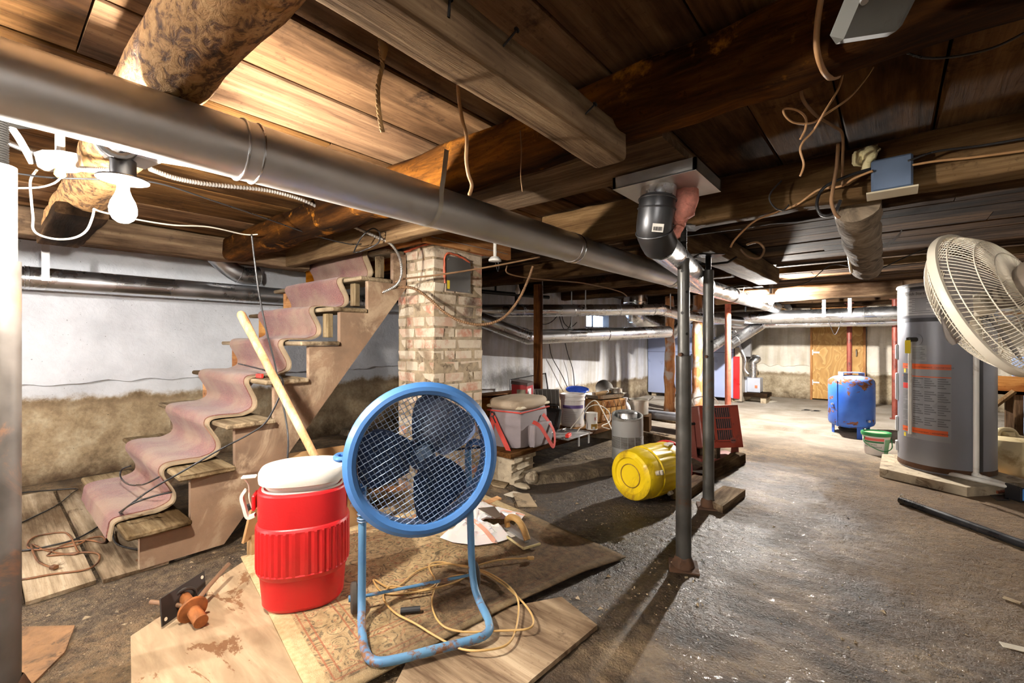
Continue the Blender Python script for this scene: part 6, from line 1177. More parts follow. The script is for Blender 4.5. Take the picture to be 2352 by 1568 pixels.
gb = onY(1704, 865, fy0 + .05); gx = thing('control_box', 'tall grey control box with a conduit on the side of the furnace', 'control box', (gb.x, gb.y, .80)); MB().box(gb.x - .01, gb.x + .13, gb.y, gb.y + .1, .80, 1.10, .004).part('box', basic('dark_grey_box', rgb(112, 112, 114), .5, .2), gx); MB().box(gb.x + .01, gb.x + .09, gb.y + .0, gb.y + .06, 1.13, 1.22, .004).part('switch_box', m_jbox, gx); MB().cyl((gb.x + .05, gb.y + .03, 1.10), (gb.x + .05, gb.y + .03, 1.70), .012, n=8).part('conduit', m_galv, gx)
MB().tube(spline([(gb.x - .06, gb.y - .02, 1.08), (gb.x + .0, gb.y - .04, .92), (gb.x + .06, gb.y - .04, .76), (gb.x + .05, gb.y - .03, .60), (gb.x + .1, gb.y - .02, .52)], 6), .02, 8).part('flex_hose', m_galv, gx)
# ------------------------------------------------------------------ blue tank and bucket
def tank_mat():
    m, nt, b = mk('rusty_blue_tank'); v = ocoord(nt, rnd=False); sep = nd(nt, 'SeparateXYZ', {0: v}); n1 = nz(nt, v, 9, 9, .68, .4); n2 = nz(nt, v, 3.2, 4)
    c = ramp(nt, n2, [(.3, rgb(36, 84, 176)), (.7, rgb(66, 120, 216))]); tp_ = mrange(nt, sep.outputs[2], .60, .66); c = mixc(nt, mth(nt, 'MULTIPLY', tp_, .6), c, rgb(150, 166, 196))
    band = mth(nt, 'ADD', mrange(nt, mth(nt, 'ABSOLUTE', mth(nt, 'SUBTRACT', sep.outputs[2], .60)), .09, .0, 0, .10), mrange(nt, sep.outputs[2], .16, .08, 0, .07)); k = mrange(nt, mth(nt, 'ADD', n1, band), .585, .61)
    c = mixc(nt, k, c, ramp(nt, nz(nt, v, 34, 5), [(.3, rgb(74, 42, 24)), (.6, rgb(134, 82, 44)), (.8, rgb(196, 150, 104))])); nt.links.new(c, b.inputs['Base Color'])
    nt.links.new(mrange(nt, k, 0, 1, .35, .9), b.inputs['Roughness']); return m
tq_ = fl(1963, 1003, .0); TKc = Vector((tq_.x, tq_.y, 0)) + FW * .05; tk2 = thing('pressure_tank', 'rust-eaten blue pressure tank on short legs', 'tank', TKc); m_tank = tank_mat(); MT = Matrix.Translation(TKc)
MB().lathe([(0, .095), (.10, .10), (.16, .115), (.20, .14), (.212, .165), (.212, .60), (.207, .62), (.19, .64), (.15, .662), (.08, .676), (0, .68)], 44, MT).part('shell', m_tank, tk2)
for a in (3.6, 5.2, .6, 2.1):
    q = TKc + Vector((math.cos(a) * .175, math.sin(a) * .175, 0)); MB().obox(q + UP * .075, (.055, .008, .15), Rz(a + 1.57), .001).part('leg', basic('tank_leg_blue', rgb(40, 86, 176), .5), tk2)
MB().lathe([(0, .06), (.11, .06), (.12, .08), (.11, .10)], 24, MT).part('bottom_ring', m_thread, tk2); MB().obox(TKc + UP * .705, (.20, .14, .008), Rz(.4), .001).part('pump_plate', m_tank, tk2)
for s_ in (-1, 1): MB().obox(TKc + Rz(.4) @ Vector((s_ * .097, 0, .69)), (.006, .14, .03), Rz(.4)).part('plate_flange', m_tank, tk2)
MB().tube([TKc + Vector((math.cos(4.15) * .214, math.sin(4.15) * .214, .12 + i * .05)) for i in range(11)], .005, 6).part('weld_seam', m_tank, tk2)
q = TKc - RT * .215 + UP * .36 - FW * .02; MB().cyl(q, q - RT * .02, .012, n=10).part('valve_stub', m_steel, tk2); q = TKc + RT * .02 - FW * .212 + UP * .20; MB().cyl(q, q - FW * .02, .014, n=10).part('valve_stub', m_steel, tk2)
bq_ = fl(2012, 1042); BQ = Vector((bq_.x, bq_.y, .001)); bk_ = thing('joint_compound_bucket', 'small white bucket with a green lid and wire handle beside the blue tank', 'bucket', BQ); m_grn = basic('green_lid_plastic', rgb(34, 122, 66), .4, var=.08); MT = Matrix.Translation(BQ)
MB().lathe([(0, .003), (.082, .0), (.086, .006), (.105, .18), (.106, .19), (.0, .19)], 36, MT).part('body', m_pail, bk_); MB().lathe([(0, .197), (.09, .197), (.096, .208), (.113, .206), (.115, .19), (.112, .175), (.105, .178)], 36, MT).part('lid', m_grn, bk_); MB().lathe([(0, .1975), (.088, .1975)], 30, MT).part('lid_film', basic('pale_green_lid', rgb(140, 178, 120), .5, var=.15), bk_)
a_ = toc(BQ); rr_at = lambda z_: .0870 + .0195 * z_ / .18
def cone_patch(a0, a1, z0, z1, eps=.0008):
    m = MB(); vs = [];
    for i in range(15):
        a = a0 + (a1 - a0) * i / 14
        for z_ in (z0, z1): r_ = rr_at(z_) + eps; vs.append(BQ + Vector((math.cos(a) * r_, math.sin(a) * r_, z_)))
    return m.add(vs, [(2 * i, 2 * i + 2, 2 * i + 3, 2 * i + 1) for i in range(14)])
cone_patch(a_ - .95, a_ + .6, .135, .16).part('red_band', basic('coral_print', rgb(214, 92, 84), .5, var=.05), bk_); cone_patch(a_ - .95, a_ + .6, .115, .131).part('green_band', basic('green_print', rgb(52, 112, 70), .5, var=.05), bk_); cone_patch(a_ + .68, a_ + 1.3, .015, .15).part('green_panel', basic('pale_green_print', rgb(122, 170, 132), .5, var=.2), bk_)
def btxt(s_, size, ac, z_): return text_mb(s_, size, lambda x_, y_: BQ + Vector((math.cos(ac + x_ / .1) * (rr_at(z_ + y_) + .0012), math.sin(ac + x_ / .1) * (rr_at(z_ + y_) + .0012), z_ + y_)))
m_gtxt = basic('dark_green_text', rgb(44, 84, 60), .6, var=.05)
btxt('All Purpose', .022, a_ - .45, .094).part('lettering', m_gtxt, bk_, kind='stuff'); btxt('Joint Compound', .022, a_ - .30, .072).part('lettering', m_gtxt, bk_, kind='stuff')
MB().tube(spline([BQ + RT * -.108 + UP * .165, BQ - RT * .125 - FW * .03 + UP * .11, BQ - FW * .128 - RT * .05 + UP * .055, BQ - FW * .115 + RT * .05 + UP * .075, BQ + RT * .10 - FW * .05 + UP * .15], 7), .004, 7).part('handle', m_grn, bk_)
# ------------------------------------------------------------------ water heater
WQ = Vector((.33, 4.85, 0)); PT = .065; WR = .28
pc = [fl(2040, 1090, PT), fl(2300, 1148, PT), fl(2420, 1100, PT), fl(2160, 1040, PT)]
sheet([Vector((-.06, 4.52, 0)), Vector((.40, 4.30, 0)), Vector((.80, 4.75, 0)), Vector((.36, 5.32, 0)), Vector((-.05, 5.1, 0))], .001, PT - .002, 'equipment_pad', m_conc, 'low concrete pad under the water heater', 'pad')
wh = thing('water_heater', 'tall grey cylindrical water heater with orange warning labels', 'water heater', (WQ.x, WQ.y, PT)); MW = Matrix.Translation(WQ + UP * PT); wa = toc(WQ)
m_wg = basic('grey_heater_steel', rgb(132, 134, 142), .38, .25, var=.06, scale=2, rvar=.05); m_wl = basic('light_heater_top', rgb(186, 188, 190), .4, .2, var=.05); m_wd = basic('dark_seam', rgb(62, 62, 66), .5, var=.1)
MB().lathe([(0, 0), (WR - .006, 0), (WR - .002, .02), (WR, .03), (WR, 1.135), (0, 1.135)], 56, MW).part('shell', m_wg, wh)
mm = MB().lathe([(WR + .001, .012), (WR + .003, .018), (WR + .001, .05)], 56, MW); mm.part('rust_edge', m_rust, wh)
MB().lathe([(WR - .004, 1.135), (WR + .002, 1.135), (WR + .002, 1.165), (WR - .004, 1.165)], 56, MW).part('dark_band', m_wd, wh)
MB().lathe([(0, 1.165), (WR, 1.165), (WR + .002, 1.17), (WR + .002, 1.385), (0, 1.385)], 56, MW).part('control_shroud', m_wg, wh)
MB().lathe([(WR - .01, 1.385), (WR + .001, 1.385), (WR + .001, 1.405), (WR - .01, 1.405)], 56, MW).part('dark_band', m_wd, wh)
MB().lathe([(0, 1.436), (WR - .02, 1.436), (WR + .004, 1.430), (WR + .010, 1.418), (WR + .008, 1.405), (0, 1.405)], 56, MW).part('top_cap', m_wl, wh)
def wpatch(a0, a1, z0, z1, mat, name, eps=.0012, parent=None): return curved(WQ, WR + eps, wa + a0, wa + a1, z0 + PT, z1 + PT, 18).part(name, mat, wh, parent)
m_lab = basic('label_grey', rgb(142, 144, 148), .35, var=.03); m_labd = basic('label_print', rgb(98, 98, 102), .5, var=.05); m_or = basic('warning_orange', rgb(222, 96, 38), .45, var=.04); m_yt = basic('warning_yellow', rgb(226, 202, 40), .5, var=.05); m_ink = basic('label_ink', rgb(48, 46, 46), .5, var=.1)
# angle grows towards the left of the picture as seen from the camera when negative
L0, L1 = -1.02, .12
lab_ = wpatch(L0, L1, .24, .80, m_lab, 'warning_label')
for z0, z1 in ((.775, .815), (.285, .325)): wpatch(L0, L1 - (.0 if z0 > .5 else .06), z0, z1, m_or, 'orange_strip', .002, lab_)
wpatch(L0, L1, .715, .722, m_or, 'orange_line', .002, lab_)
for c in range(3):
    a0 = L0 + .34 + c * .27
    for i in range(22):
        z_ = .70 - i * .0165
        if i % 6 == 5: continue
        wpatch(a0, a0 + .245 - .04 * ((i * 7 + c * 3) % 4), z_, z_ + .008, m_labd, 'print_line', .0018, lab_)
for i in range(26):
    if i % 7 != 6: wpatch(L0 + .02, L0 + .28 - .03 * (i % 3), .60 - i * .0115, .605 - i * .0115, m_labd, 'print_line', .0018, lab_)
wpatch(L0 + .02, L0 + .27, .665, .735, basic('label_photo', rgb(66, 70, 80), .4, var=.4, scale=30), 'photo_panel', .002, lab_); wpatch(L0 + .02, L0 + .27, .62, .662, basic('warning_red', rgb(206, 44, 40), .45, var=.05), 'red_panel', .002, lab_)
for z_ in (.742, .242): wpatch(L0 + .05, L0 + .12, z_, z_ + .03, m_yt, 'hazard_mark', .002, lab_)
def wtxt(s_, size, ac, z_, mat, eps=.0026): return text_mb(s_, size, lambda x_, y_: WQ + Vector((math.cos(wa + ac + x_ / WR) * (WR + eps), math.sin(wa + ac + x_ / WR) * (WR + eps), PT + z_ + y_))).part('lettering', mat, wh, lab_, kind='stuff')
wtxt('! WARNING   ! AVERTISSEMENT   ! ADVERTENCIA', .0145, -.40, .785, m_ink); wtxt('! WARNING   ! AVERTISSEMENT   ! ADVERTENCIA', .014, -.47, .295, m_ink)
sm = wpatch(-.72, -.36, .835, .955, m_lab, 'rating_label')
for i in range(8): wpatch(-.70, -.40 - .05 * (i % 3), .85 + i * .012, .855 + i * .012, m_labd, 'print_line', .002, sm)
gd = wpatch(-.98, -.05, 1.185, 1.372, basic('guide_paper', rgb(186, 186, 188), .3, var=.03), 'guide_sheet', .004)
text_mb('Quick Start Guide', .030, lambda x_, y_: WQ + Vector((math.cos(wa - .50 + x_ / WR) * (WR + .006), math.sin(wa - .50 + x_ / WR) * (WR + .006), PT + 1.342 + y_))).part('lettering', m_ink, wh, gd, kind='stuff')
for i in range(9): wpatch(-.80 + .1 * (i % 2), -.20 - .08 * (i % 3), 1.20 + i * .014, 1.204 + i * .014, m_labd, 'print_line', .006, gd)
wpatch(-.62, -.36, 1.22, 1.31, basic('label_diagram', rgb(158, 158, 162), .4, var=.1), 'diagram', .0065, gd)
va = wa - .60; vd = Vector((math.cos(va), math.sin(va), 0)); vq = WQ + vd * WR + UP * (PT + 1.0)
MB().lathe([(.0, .002), (.045, .002), (.046, .0), (.03, .006), (0, .006)], 24, M4(vq, frame(vd))).part('valve_trim', m_wg, wh)
MB().cyl(vq, vq + vd * .07, .018, n=14).obox(vq + vd * .06, (.03, .03, .045), frame(vd), .004).part('relief_valve', basic('dark_brass', rgb(66, 62, 54), .4, .5), wh)
tgn = MB().obox(vq + vd * .082 + UP * -.055, (.045, .003, .10), Rz(va + 1.45), .001).part('yellow_tag', m_yt, wh)
m_pvc = basic('white_pvc', rgb(216, 212, 204), .4, var=.06, scale=6, dirt=rgb(170, 160, 146), dirt_amt=.15)
MB().cyl(vq + vd * .06 + UP * -.02, vq + vd * .06 - UP * .72, .0115, n=12).part('discharge_pipe', m_pvc, wh)
for z_, h_ in ((.90, .12), (.62, .22), (.32, .12), (.14, .08)):
    aa = wa - 1.42; dd = Vector((math.cos(aa), math.sin(aa), 0)); MB().obox(WQ + dd * (WR + .004) + UP * (PT + z_), (.02, .05, h_), Rz(aa), .006).part('access_panel', m_wl, wh)
sa_ = wa + .80; dd = Vector((math.cos(sa_), math.sin(sa_), 0)); curved(WQ, WR + .001, wa + .66, wa + .78, PT + .04, PT + 1.13, 4).part('seam_strip', m_wd, wh)
da_ = wa + .56; dd = Vector((math.cos(da_), math.sin(da_), 0)); dq = WQ + dd * (WR + .022)
dp = thing('drain_line', 'white plastic drain pipe running down the water heater to the floor', 'pipe', (dq.x, dq.y, PT)); el = dq + UP * (PT + .03); e2_ = fl(2330, 1124, PT); e2_.z = PT + .012; e3_ = e2_ + (FW * .50 - RT * .22); e3_.z = PT + .02
MB().cyl(dq + UP * 1.0, el, .0165, n=14).part('riser', m_pvc, dp); MB().cyl(el, e2_, .0165, n=14).part('run', m_pvc, dp); MB().cyl(e2_, e3_, .0165, n=14).part('run', m_pvc, dp)
for q in (el, e2_): MB().lathe([(0, -.024), (.016, -.02), (.024, -.008), (.025, 0), (.024, .008), (.016, .02), (0, .024)], 16, Matrix.Translation(q)).part('elbow', m_pvc, dp)
MB().tube([fl(2205, 1118, .02), fl(2300, 1128, .02), fl(2400, 1130, .02)], .012, 10).solo('orange_pipe', basic('orange_conduit', rgb(176, 76, 46), .5, var=.15), 'orange conduit lying along the front of the concrete pad', 'pipe')
MB().tube([fl(2290, 1130, .022), fl(2420, 1112, .05)], .011, 10).solo('copper_pipe', basic('copper', rgb(140, 78, 56), .4, .6, var=.2), 'dull copper pipe beside the white drain pipe', 'pipe')
bt_ = fl(2336, 1148, .0); t = thing('tool_box', 'dark box with a bright blue strip at the right edge', 'box', (bt_.x + .05, bt_.y, 0.001)); MB().obox(bt_ + RT * .06 + UP * .05, (.18, .10, .10), Rz(TH), .004).part('body', m_dk, t); MB().obox(bt_ + RT * -.005 - FW * .053 + UP * .052, (.035, .003, .075), Rz(TH)).part('blue_strip', basic('blue_tape', rgb(78, 142, 220), .4, var=.05), t)
sheet([fl(2270, 1135), fl(2290, 1150), fl(2320, 1150), fl(2310, 1138)], .001, .004, 'glass_shard', m_dk, 'dark flat shard on the floor beside the tool box', 'scrap')
m = MB(); a = fl(2062, 1100, .008); c = fl(2105, 1108, .008); m.tube(spline([a + UP * .02, a, a.lerp(c, .4), a.lerp(c, .45) + UP * .022, a.lerp(c, .6) + UP * .022, a.lerp(c, .65), c], 3), .004, 6); m.solo('plastic_clip', m_whitep, 'white plastic strap scrap lying against the concrete pad', 'scrap')
a, c = fl(2068, 1148, .022), fl(2420, 1275, .022); MB().cyl(a, c, .021, n=18).solo('black_pipe', basic('black_abs_pipe', rgb(36, 37, 40), .35, var=.3, scale=10, dirt=rgb(92, 84, 74), dirt_amt=.15), 'long black plastic pipe lying on the concrete floor', 'pipe')
q = fl(2068, 1142, .045); MB().tube(spline([q, q + UP * .012, q + UP * .02 + RT * .012], 3), .004, 6).solo('pipe_bracket', m_whitep, 'tiny white clip at the end of the black pipe', 'clip')
# jug, bench and boards right of the heater
jq = fl(2345, 1092, .01); JQ = Vector((jq.x, jq.y, .01)) + FW * .12 + RT * .02; jg = thing('plastic_jug', 'squat translucent yellowed plastic jug right of the water heater', 'jug', JQ); m_jug = basic('yellowed_plastic', rgb(206, 190, 150), .5, var=.15, scale=4, dirt=rgb(160, 136, 92), dirt_amt=.3); MB().lathe([(0, 0), (.165, 0), (.18, .02), (.185, .10), (.18, .22), (.165, .265), (.12, .285), (.05, .29), (.045, .32), (0, .32)], 32, Matrix.Translation(JQ)).part('body', m_jug, jg); MB().tube(spline([JQ + UP * .28 - RT * .08, JQ + UP * .33 - RT * .05, JQ + UP * .33 + RT * .04, JQ + UP * .285 + RT * .08], 5), .018, 10).part('handle', m_jug, jg)
MB().obox((.95, 5.4, .005), (.8, .5, .008), Rz(.3)).solo('cardboard_sheet', m_card, 'flattened cardboard sheet under the yellowed jug', 'cardboard')
wb0 = onY(2330, 900, 6.6); wbn = thing('workbench', 'rough wooden workbench with dark legs behind the water heater', 'bench', (wb0.x + .3, 6.75, .04)); zt_ = onY(2320, 900, 6.6).z
MB().box(wb0.x - .35, wb0.x + 1.1, 6.5, 7.05, zt_ - .02, zt_ + .02, .004).part('top', new_wood('X'), wbn); MB().box(wb0.x - .35, wb0.x + 1.1, 6.5, 6.54, zt_ - .02, zt_ + .16, .004).part('apron', new_wood('X'), wbn)
for x_ in (wb0.x - .30, wb0.x + .02, wb0.x + 1.0):
    for y_ in (6.56, 7.0): MB().box(x_ - .03, x_ + .03, y_ - .03, y_ + .03, .036, zt_ - .02).part('leg', dark_wood('Z'), wbn)
MB().tube([(wb0.x - .25, 6.46, zt_ - .25), (wb0.x - .02, 6.46, zt_ + .02)], .025, 6).part('brace', pale_wood('Z'), wbn)
m_blb = basic('pale_blue_board', rgb(150, 172, 214), .6, var=.2, scale=6); q = onY(2345, 900, 7.4)
for i, (dx, hh_, mt) in enumerate(((.0, .85, m_blb), (.14, .95, m_whitep))): MB().obox((q.x + dx, 7.4 + .02 * i, .04 + hh_ / 2), (.13, .02, hh_), Matrix.Rotation(-.06, 3, 'X'), .002).solo('leaning_board', mt, ('pale blue board standing behind the workbench legs', 'white board standing behind the workbench legs')[i], 'board')
MB().obox(fl(2335, 1492, .003) + RT * .03, (.12, .03, .004), Rz(.2), .001).solo('paper_scrap', m_paperw, 'long white paper scrap at the right edge of the wet floor', 'paper'); MB().obox(fl(2325, 1378, .005), (.05, .02, .006), Rz(-.4), .001).solo('wood_chip', tread_wood('X'), 'pale wood chip on the wet floor near the right edge', 'wood chip')
# ------------------------------------------------------------------ white pedestal fan
m_fw = basic('ivory_enamel', rgb(228, 218, 198), .4, var=.05, scale=5); m_fgrey = basic('grey_fan_blade', rgb(176, 170, 168), .45, var=.05)
PC0 = at(2269, 694, 1.3725); pn_ = (RT * .352 + UP * .374 - FW * .858).normalized(); PFr = frame(pn_); PM = M4(PC0, PFr); pr0 = .232
mo_ = PM @ Vector((0, 0, .165)); bs = Vector((mo_.x, mo_.y, 0)); pf = thing('pedestal_fan', 'white pedestal fan seen from behind at the right edge', 'fan', bs)
MB().lathe([(pr0 - .004, -.013), (pr0 + .005, -.011), (pr0 + .008, 0), (pr0 + .005, .011), (pr0 - .004, .013), (pr0 - .006, 0)], 72, PM, closed_prof=True).part('rim_band', m_fw, pf)
def cage(sgn, dep, hubr, nw, tw, name):
    m = MB()
    for k in range(nw):
        pts = []
        for i in range(13):
            t = i / 12; r_ = hubr + (pr0 - hubr) * t; z_ = sgn * dep * (1 - t ** 3.4); an = 2 * math.pi * k / nw + tw * (1 - t); pts.append(PM @ Vector((math.cos(an) * r_, math.sin(an) * r_, z_)))
        m.tube(pts, .00125, 4, caps=False)
    for t in (.0, .36, .66, .9):
        r_ = hubr + (pr0 - hubr) * t; z_ = sgn * dep * (1 - t ** 3.4); m.tube([PM @ Vector((math.cos(2 * math.pi * j / 60) * r_, math.sin(2 * math.pi * j / 60) * r_, z_)) for j in range(60)], .0019, 5, True)
    return m.part(name, m_fw, pf)
cage(1, .088, .058, 100, .5, 'rear_cage'); cage(-1, .080, .05, 100, .5, 'front_cage')
MB().lathe([(0, -.088), (.04, -.088), (.052, -.080), (.05, -.075), (0, -.075)], 32, PM).part('badge', m_fw, pf)
MB().lathe([(0, -.06), (.022, -.058), (.034, -.045), (.036, .0), (0, .0)], 24, PM).part('spinner', m_fw, pf)
for k in range(3):
    an = .9 + 2.094 * k; m = MB(); nu, nw = 8, 8; vs = []
    for sgn in (0, 1):
        for i in range(nu + 1):
            t = i / nu; rr_ = .034 + .165 * t; wdt = .03 + .085 * math.sin(min(1, t * 1.15) * math.pi * .55)
            for j in range(nw + 1): u = -1 + 2 * j / nw; y_ = u * wdt * (1 - .25 * t ** 6) + .04 * t; x_ = rr_ * (1 - .10 * u * u * t); vs.append(PM @ (Matrix.Rotation(an, 3, 'Z') @ Vector((x_, y_, -.02 - y_ * .28 - sgn * .002))))
    N = (nu + 1) * (nw + 1); fs = [(s_ * N + i * (nw + 1) + j, s_ * N + (i + 1) * (nw + 1) + j, s_ * N + (i + 1) * (nw + 1) + j + 1, s_ * N + i * (nw + 1) + j + 1) for s_ in (0, 1) for i in range(nu) for j in range(nw)]
    m.add(vs, fs).part('blade', m_fgrey, pf)
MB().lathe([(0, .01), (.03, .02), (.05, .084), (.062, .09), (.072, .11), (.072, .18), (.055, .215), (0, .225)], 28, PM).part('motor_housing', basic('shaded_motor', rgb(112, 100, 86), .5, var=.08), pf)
MB().cyl(bs + UP * .02, mo_ - UP * .02, .014, n=14).part('pole', m_fw, pf); MB().lathe([(0, .03), (.03, .03), (.04, .02), (.12, .016), (.125, .0), (0, 0)], 40, Matrix.Translation(bs)).part('base', m_fw, pf)
# ------------------------------------------------------------------ ceiling wiring and fittings
m_rom = basic('white_cable_sheath', rgb(190, 184, 170), .5, var=.1); m_tanw = basic('tan_cable_sheath', rgb(170, 128, 86), .6, var=.2, scale=12); m_old = basic('dusty_brown_sheath', rgb(124, 92, 62), .7, var=.25, scale=12); m_arm = galv('armored_cable', (.55, .53, .5, 1), .4, rgb(110, 98, 84), .4)
def armored(pts, r_, label, mat, name='armored_cable'):
    sp = spline(pts, 40); L_ = 0; out = []; rr = []
    for i, q in enumerate(sp): out.append(q); rr.append(r_ * (1.0 if i % 4 < 2 else .78))
    return MB().tube(out, rr, 8).solo(name, mat, label, 'cable', ang=180)
jb = at(138, 372, 1.42); oj = thing('octagon_box', 'round steel junction box left of the lit bulb', 'junction box', jb); MB().lathe([(0, -.022), (.052, -.022), (.054, -.018), (.054, .022), (0, .022)], 8, Matrix.Translation(jb) @ Matrix.Rotation(.18, 4, 'X')).part('box', m_jbox, oj); MB().lathe([(0, 0), (.013, 0), (.015, -.02), (.006, -.03), (0, -.03)], 12, Matrix.Translation(jb + UP * -.022)).part('bushing', basic('ochre_bushing', rgb(196, 158, 96), .6), oj); MB().cyl(jb + UP * .02, Vector((jb.x, jb.y, 1.78)), .012, n=8).part('hanger', m_jbox, oj)
armored([at(188, 388, 1.40), at(220, 390, 1.36), at(262, 392, 1.34)], .009, 'short armored cable between the round box and the lit bulb', m_arm)
armored([at(15, 325, 1.5), at(45, 338, 1.47), at(85, 352, 1.45)], .011, 'fat armored cable between the whitish post and the round box', m_arm)
armored([at(345, 388, 1.5), at(400, 408, 1.6), at(460, 420, 1.7), at(530, 428, 1.85), at(600, 435, 2.0), at(660, 448, 2.1), at(715, 468, 2.2), at(790, 510, 2.4), at(860, 542, 2.55), at(897, 560, 2.62), at(918, 592, 2.70), at(922, 630, 2.76), at(910, 655, 2.76), at(878, 672, 2.72)], .009, 'long armored cable from the bulb past the stairs to the chimney', m_arm)
armored([at(878, 672, 2.72), at(885, 668, 2.74), at(910, 660, 2.78), at(950, 662, 2.80), at(985, 685, 2.83), at(1020, 716, 2.86), at(1060, 738, 2.9), at(1110, 745, 2.95), at(1155, 730, 3.0), at(1190, 690, 3.05), at(1212, 645, 3.08), at(1224, 612, 3.1)], .010, 'sagging armored cable looping across the chimney face', m_old)
cord('grey_cable', [at(908, 648, 2.8), at(930, 640, 2.82), at(1000, 632, 2.85), at(1080, 620, 2.9), at(1160, 606, 2.95), at(1240, 590, 3.0)], .006, m_old, 'thin dusty cable strung straight across the chimney', 'cable')
cord('white_cable', [at(335, 372, 1.5), at(360, 370, 1.5), at(461, 386, 1.62), at(540, 396, 1.72), at(620, 425, 1.85), at(720, 452, 2.0), at(800, 474, 2.1)], .0036, m_rom, 'white cable running behind the lower edge of the wide duct', 'cable')
cord('white_cable', [at(216, 480, 1.5), at(212, 500, 1.5), at(198, 530, 1.5), at(170, 546, 1.5), at(130, 549, 1.5), at(92, 540, 1.5), at(76, 525, 1.5), at(76, 500, 1.5), at(72, 460, 1.5), at(70, 415, 1.5), at(85, 390, 1.48)], .0036, m_rom, 'white cable sagging in a loop left of the lit bulb', 'cable')
cord('white_cable', [at(216, 480, 1.5), at(240, 488, 1.6), at(320, 505, 1.8), at(400, 517, 2.0), at(480, 521, 2.2), at(560, 538, 2.4), at(592, 538, 2.45)], .0036, m_rom, 'white cable stapled along the girder behind the lit bulb', 'cable')
cord('thin_wire', [at(38, 398, 1.4), at(120, 408, 1.42), at(240, 412, 1.5), at(360, 420, 1.6), at(490, 461, 1.85), at(612, 502, 2.15), at(720, 540, 2.4), at(800, 560, 2.55), at(830, 560, 2.6)], .003, m_bcord, 'thin dark wire strung from the post to the top of the stairs', 'wire')
cord('thin_wire', [at(38, 432, 1.38), at(90, 430, 1.4), at(125, 420, 1.4), at(143, 404, 1.42)], .003, m_rom, 'thin pale wire dropping from the round junction box', 'wire')
cord('thin_wire', [at(812, 580, 2.55), at(830, 545, 2.5), at(855, 525, 2.5), at(872, 535, 2.52), at(868, 558, 2.55), at(835, 575, 2.56), at(815, 580, 2.56)], .004, m_bcord, 'dark wire loop hanging over the top stair', 'wire')
cord('grey_cable', [at(1165, 610, 3.05), at(1168, 628, 3.1), at(1230, 640, 3.3), at(1340, 650, 3.7), at(1420, 668, 4.0), at(1440, 680, 4.2)], .005, m_old, 'dusty cable strung from the chimney towards the shiny ducts', 'cable')
lh = at(1137, 600, 3.1); t = thing('lamp_holder', 'empty white porcelain lamp holder right of the chimney', 'lamp holder', lh); MB().lathe([(0, .03), (.03, .03), (.045, .012), (.045, .0), (.02, -.004), (0, -.004)], 20, Matrix.Translation(lh)).part('cup', m_porc, t); MB().cyl(lh + UP * .03, Vector((lh.x, lh.y, 1.765)), .012, n=8).part('stem', m_porc, t); MB().tube(spline([lh, lh + UP * -.04 + RT * .01, lh + UP * -.07 + RT * .02, lh + UP * -.04 + RT * .028, lh + RT * .02], 4), .002, 5).part('pull_wire', m_bcord, t)
# rope, twig, nails
def rope(pts, r_, mat, label):
    m = MB(); sp = spline(pts, 18)
    for ph in (0, 2.09, 4.19): m.tube([q + (RT * math.cos(i * .55 + ph) + FW * math.sin(i * .55 + ph)) * r_ * .55 for i, q in enumerate(sp)], r_ * .6, 6)
    return m.solo('jute_rope', mat, label, 'rope', ang=180)
rope([at(872, -12, 0.92), at(871, 60, 0.92), at(874, 110, 0.92), at(878, 150, 0.92), at(868, 200, 0.92), at(870, 255, 0.92), at(878, 302, 0.92)], .0045, basic('jute', rgb(138, 104, 62), .9, var=.2, scale=30), 'frayed jute rope hanging from the ceiling boards')
blob([at(876, 80, 0.915), at(880, 110, 0.912), at(880, 142, 0.915)], [.004, .010, .004], .006, 4, n=8).solo('jute_tuft', basic('jute', rgb(138, 104, 62), .9), 'frayed fibre tuft on the jute rope', 'rope', ang=180)
cord('dry_root', [at(1052, 190, 1.12), at(1054, 225, 1.12), at(1062, 275, 1.12), at(1072, 315, 1.12), at(1071, 365, 1.12), at(1076, 400, 1.12), at(1084, 425, 1.13), at(1078, 448, 1.13)], .0048, m_tanw, 'dry bent root dangling beside the hanging timber', 'root')
cord('dry_root', [at(1195, 300, 1.35), at(1198, 345, 1.35), at(1196, 400, 1.35), at(1200, 440, 1.35)], .0016, m_old, 'hair-thin root dangling in the middle of the ceiling', 'root')
for i, (p0, p1, d_, lab) in enumerate((((1156, 106), (1186, 70), .84, 'bent nail sticking out of the hanging timber'), ((1345, 262), (1366, 240), 1.06, 'nail sticking out near the end of the hanging timber'), ((1030, 40), (1033, 0), .735, 'nail in the side of the hanging timber'))):
    a, c = at(*p0, d_), at(*p1, d_); t = thing('iron_nail', lab, 'nail', a); MB().cyl(a, c, .0022, n=8).part('shank', m_thread, t); MB().cyl(c, c + (c - a).normalized() * .003, .006, n=10).part('head', m_thread, t)
# round fixture plate at top right, brown cable around the log
fq = at(2010, 22, .76); t = thing('ceiling_box', 'grey rounded steel box cover at the top edge of the picture', 'box', fq); FRm = frame((-UP * .8 - FW * .5)); MB().obox(fq, (.115, .095, .035), FRm @ Matrix.Rotation(.15, 3, 'Z'), .022).part('cover', basic('grey_box_steel', rgb(92, 92, 88), .5, .3, var=.15, dirt=rgb(70, 64, 56)), t); MB().cyl(fq + FRm @ Vector((-.04, .02, .016)), fq + FRm @ Vector((-.04, .02, .022)), .006, n=12).part('screw', m_steel, t); MB().cyl(fq + UP * .02, Vector((fq.x, fq.y, 1.78)), .02, n=10).part('mount', m_jbox, t)
cord('brown_cable', [at(1888, -15, 0.85), at(1878, 50, 0.86), at(1876, 110, 0.87), at(1888, 155, 0.9), at(1905, 178, 0.95), at(1925, 175, 1.0)], 0.0055, m_tanw, 'thick brown cable looped under the dark log joist', 'cable', n=9)
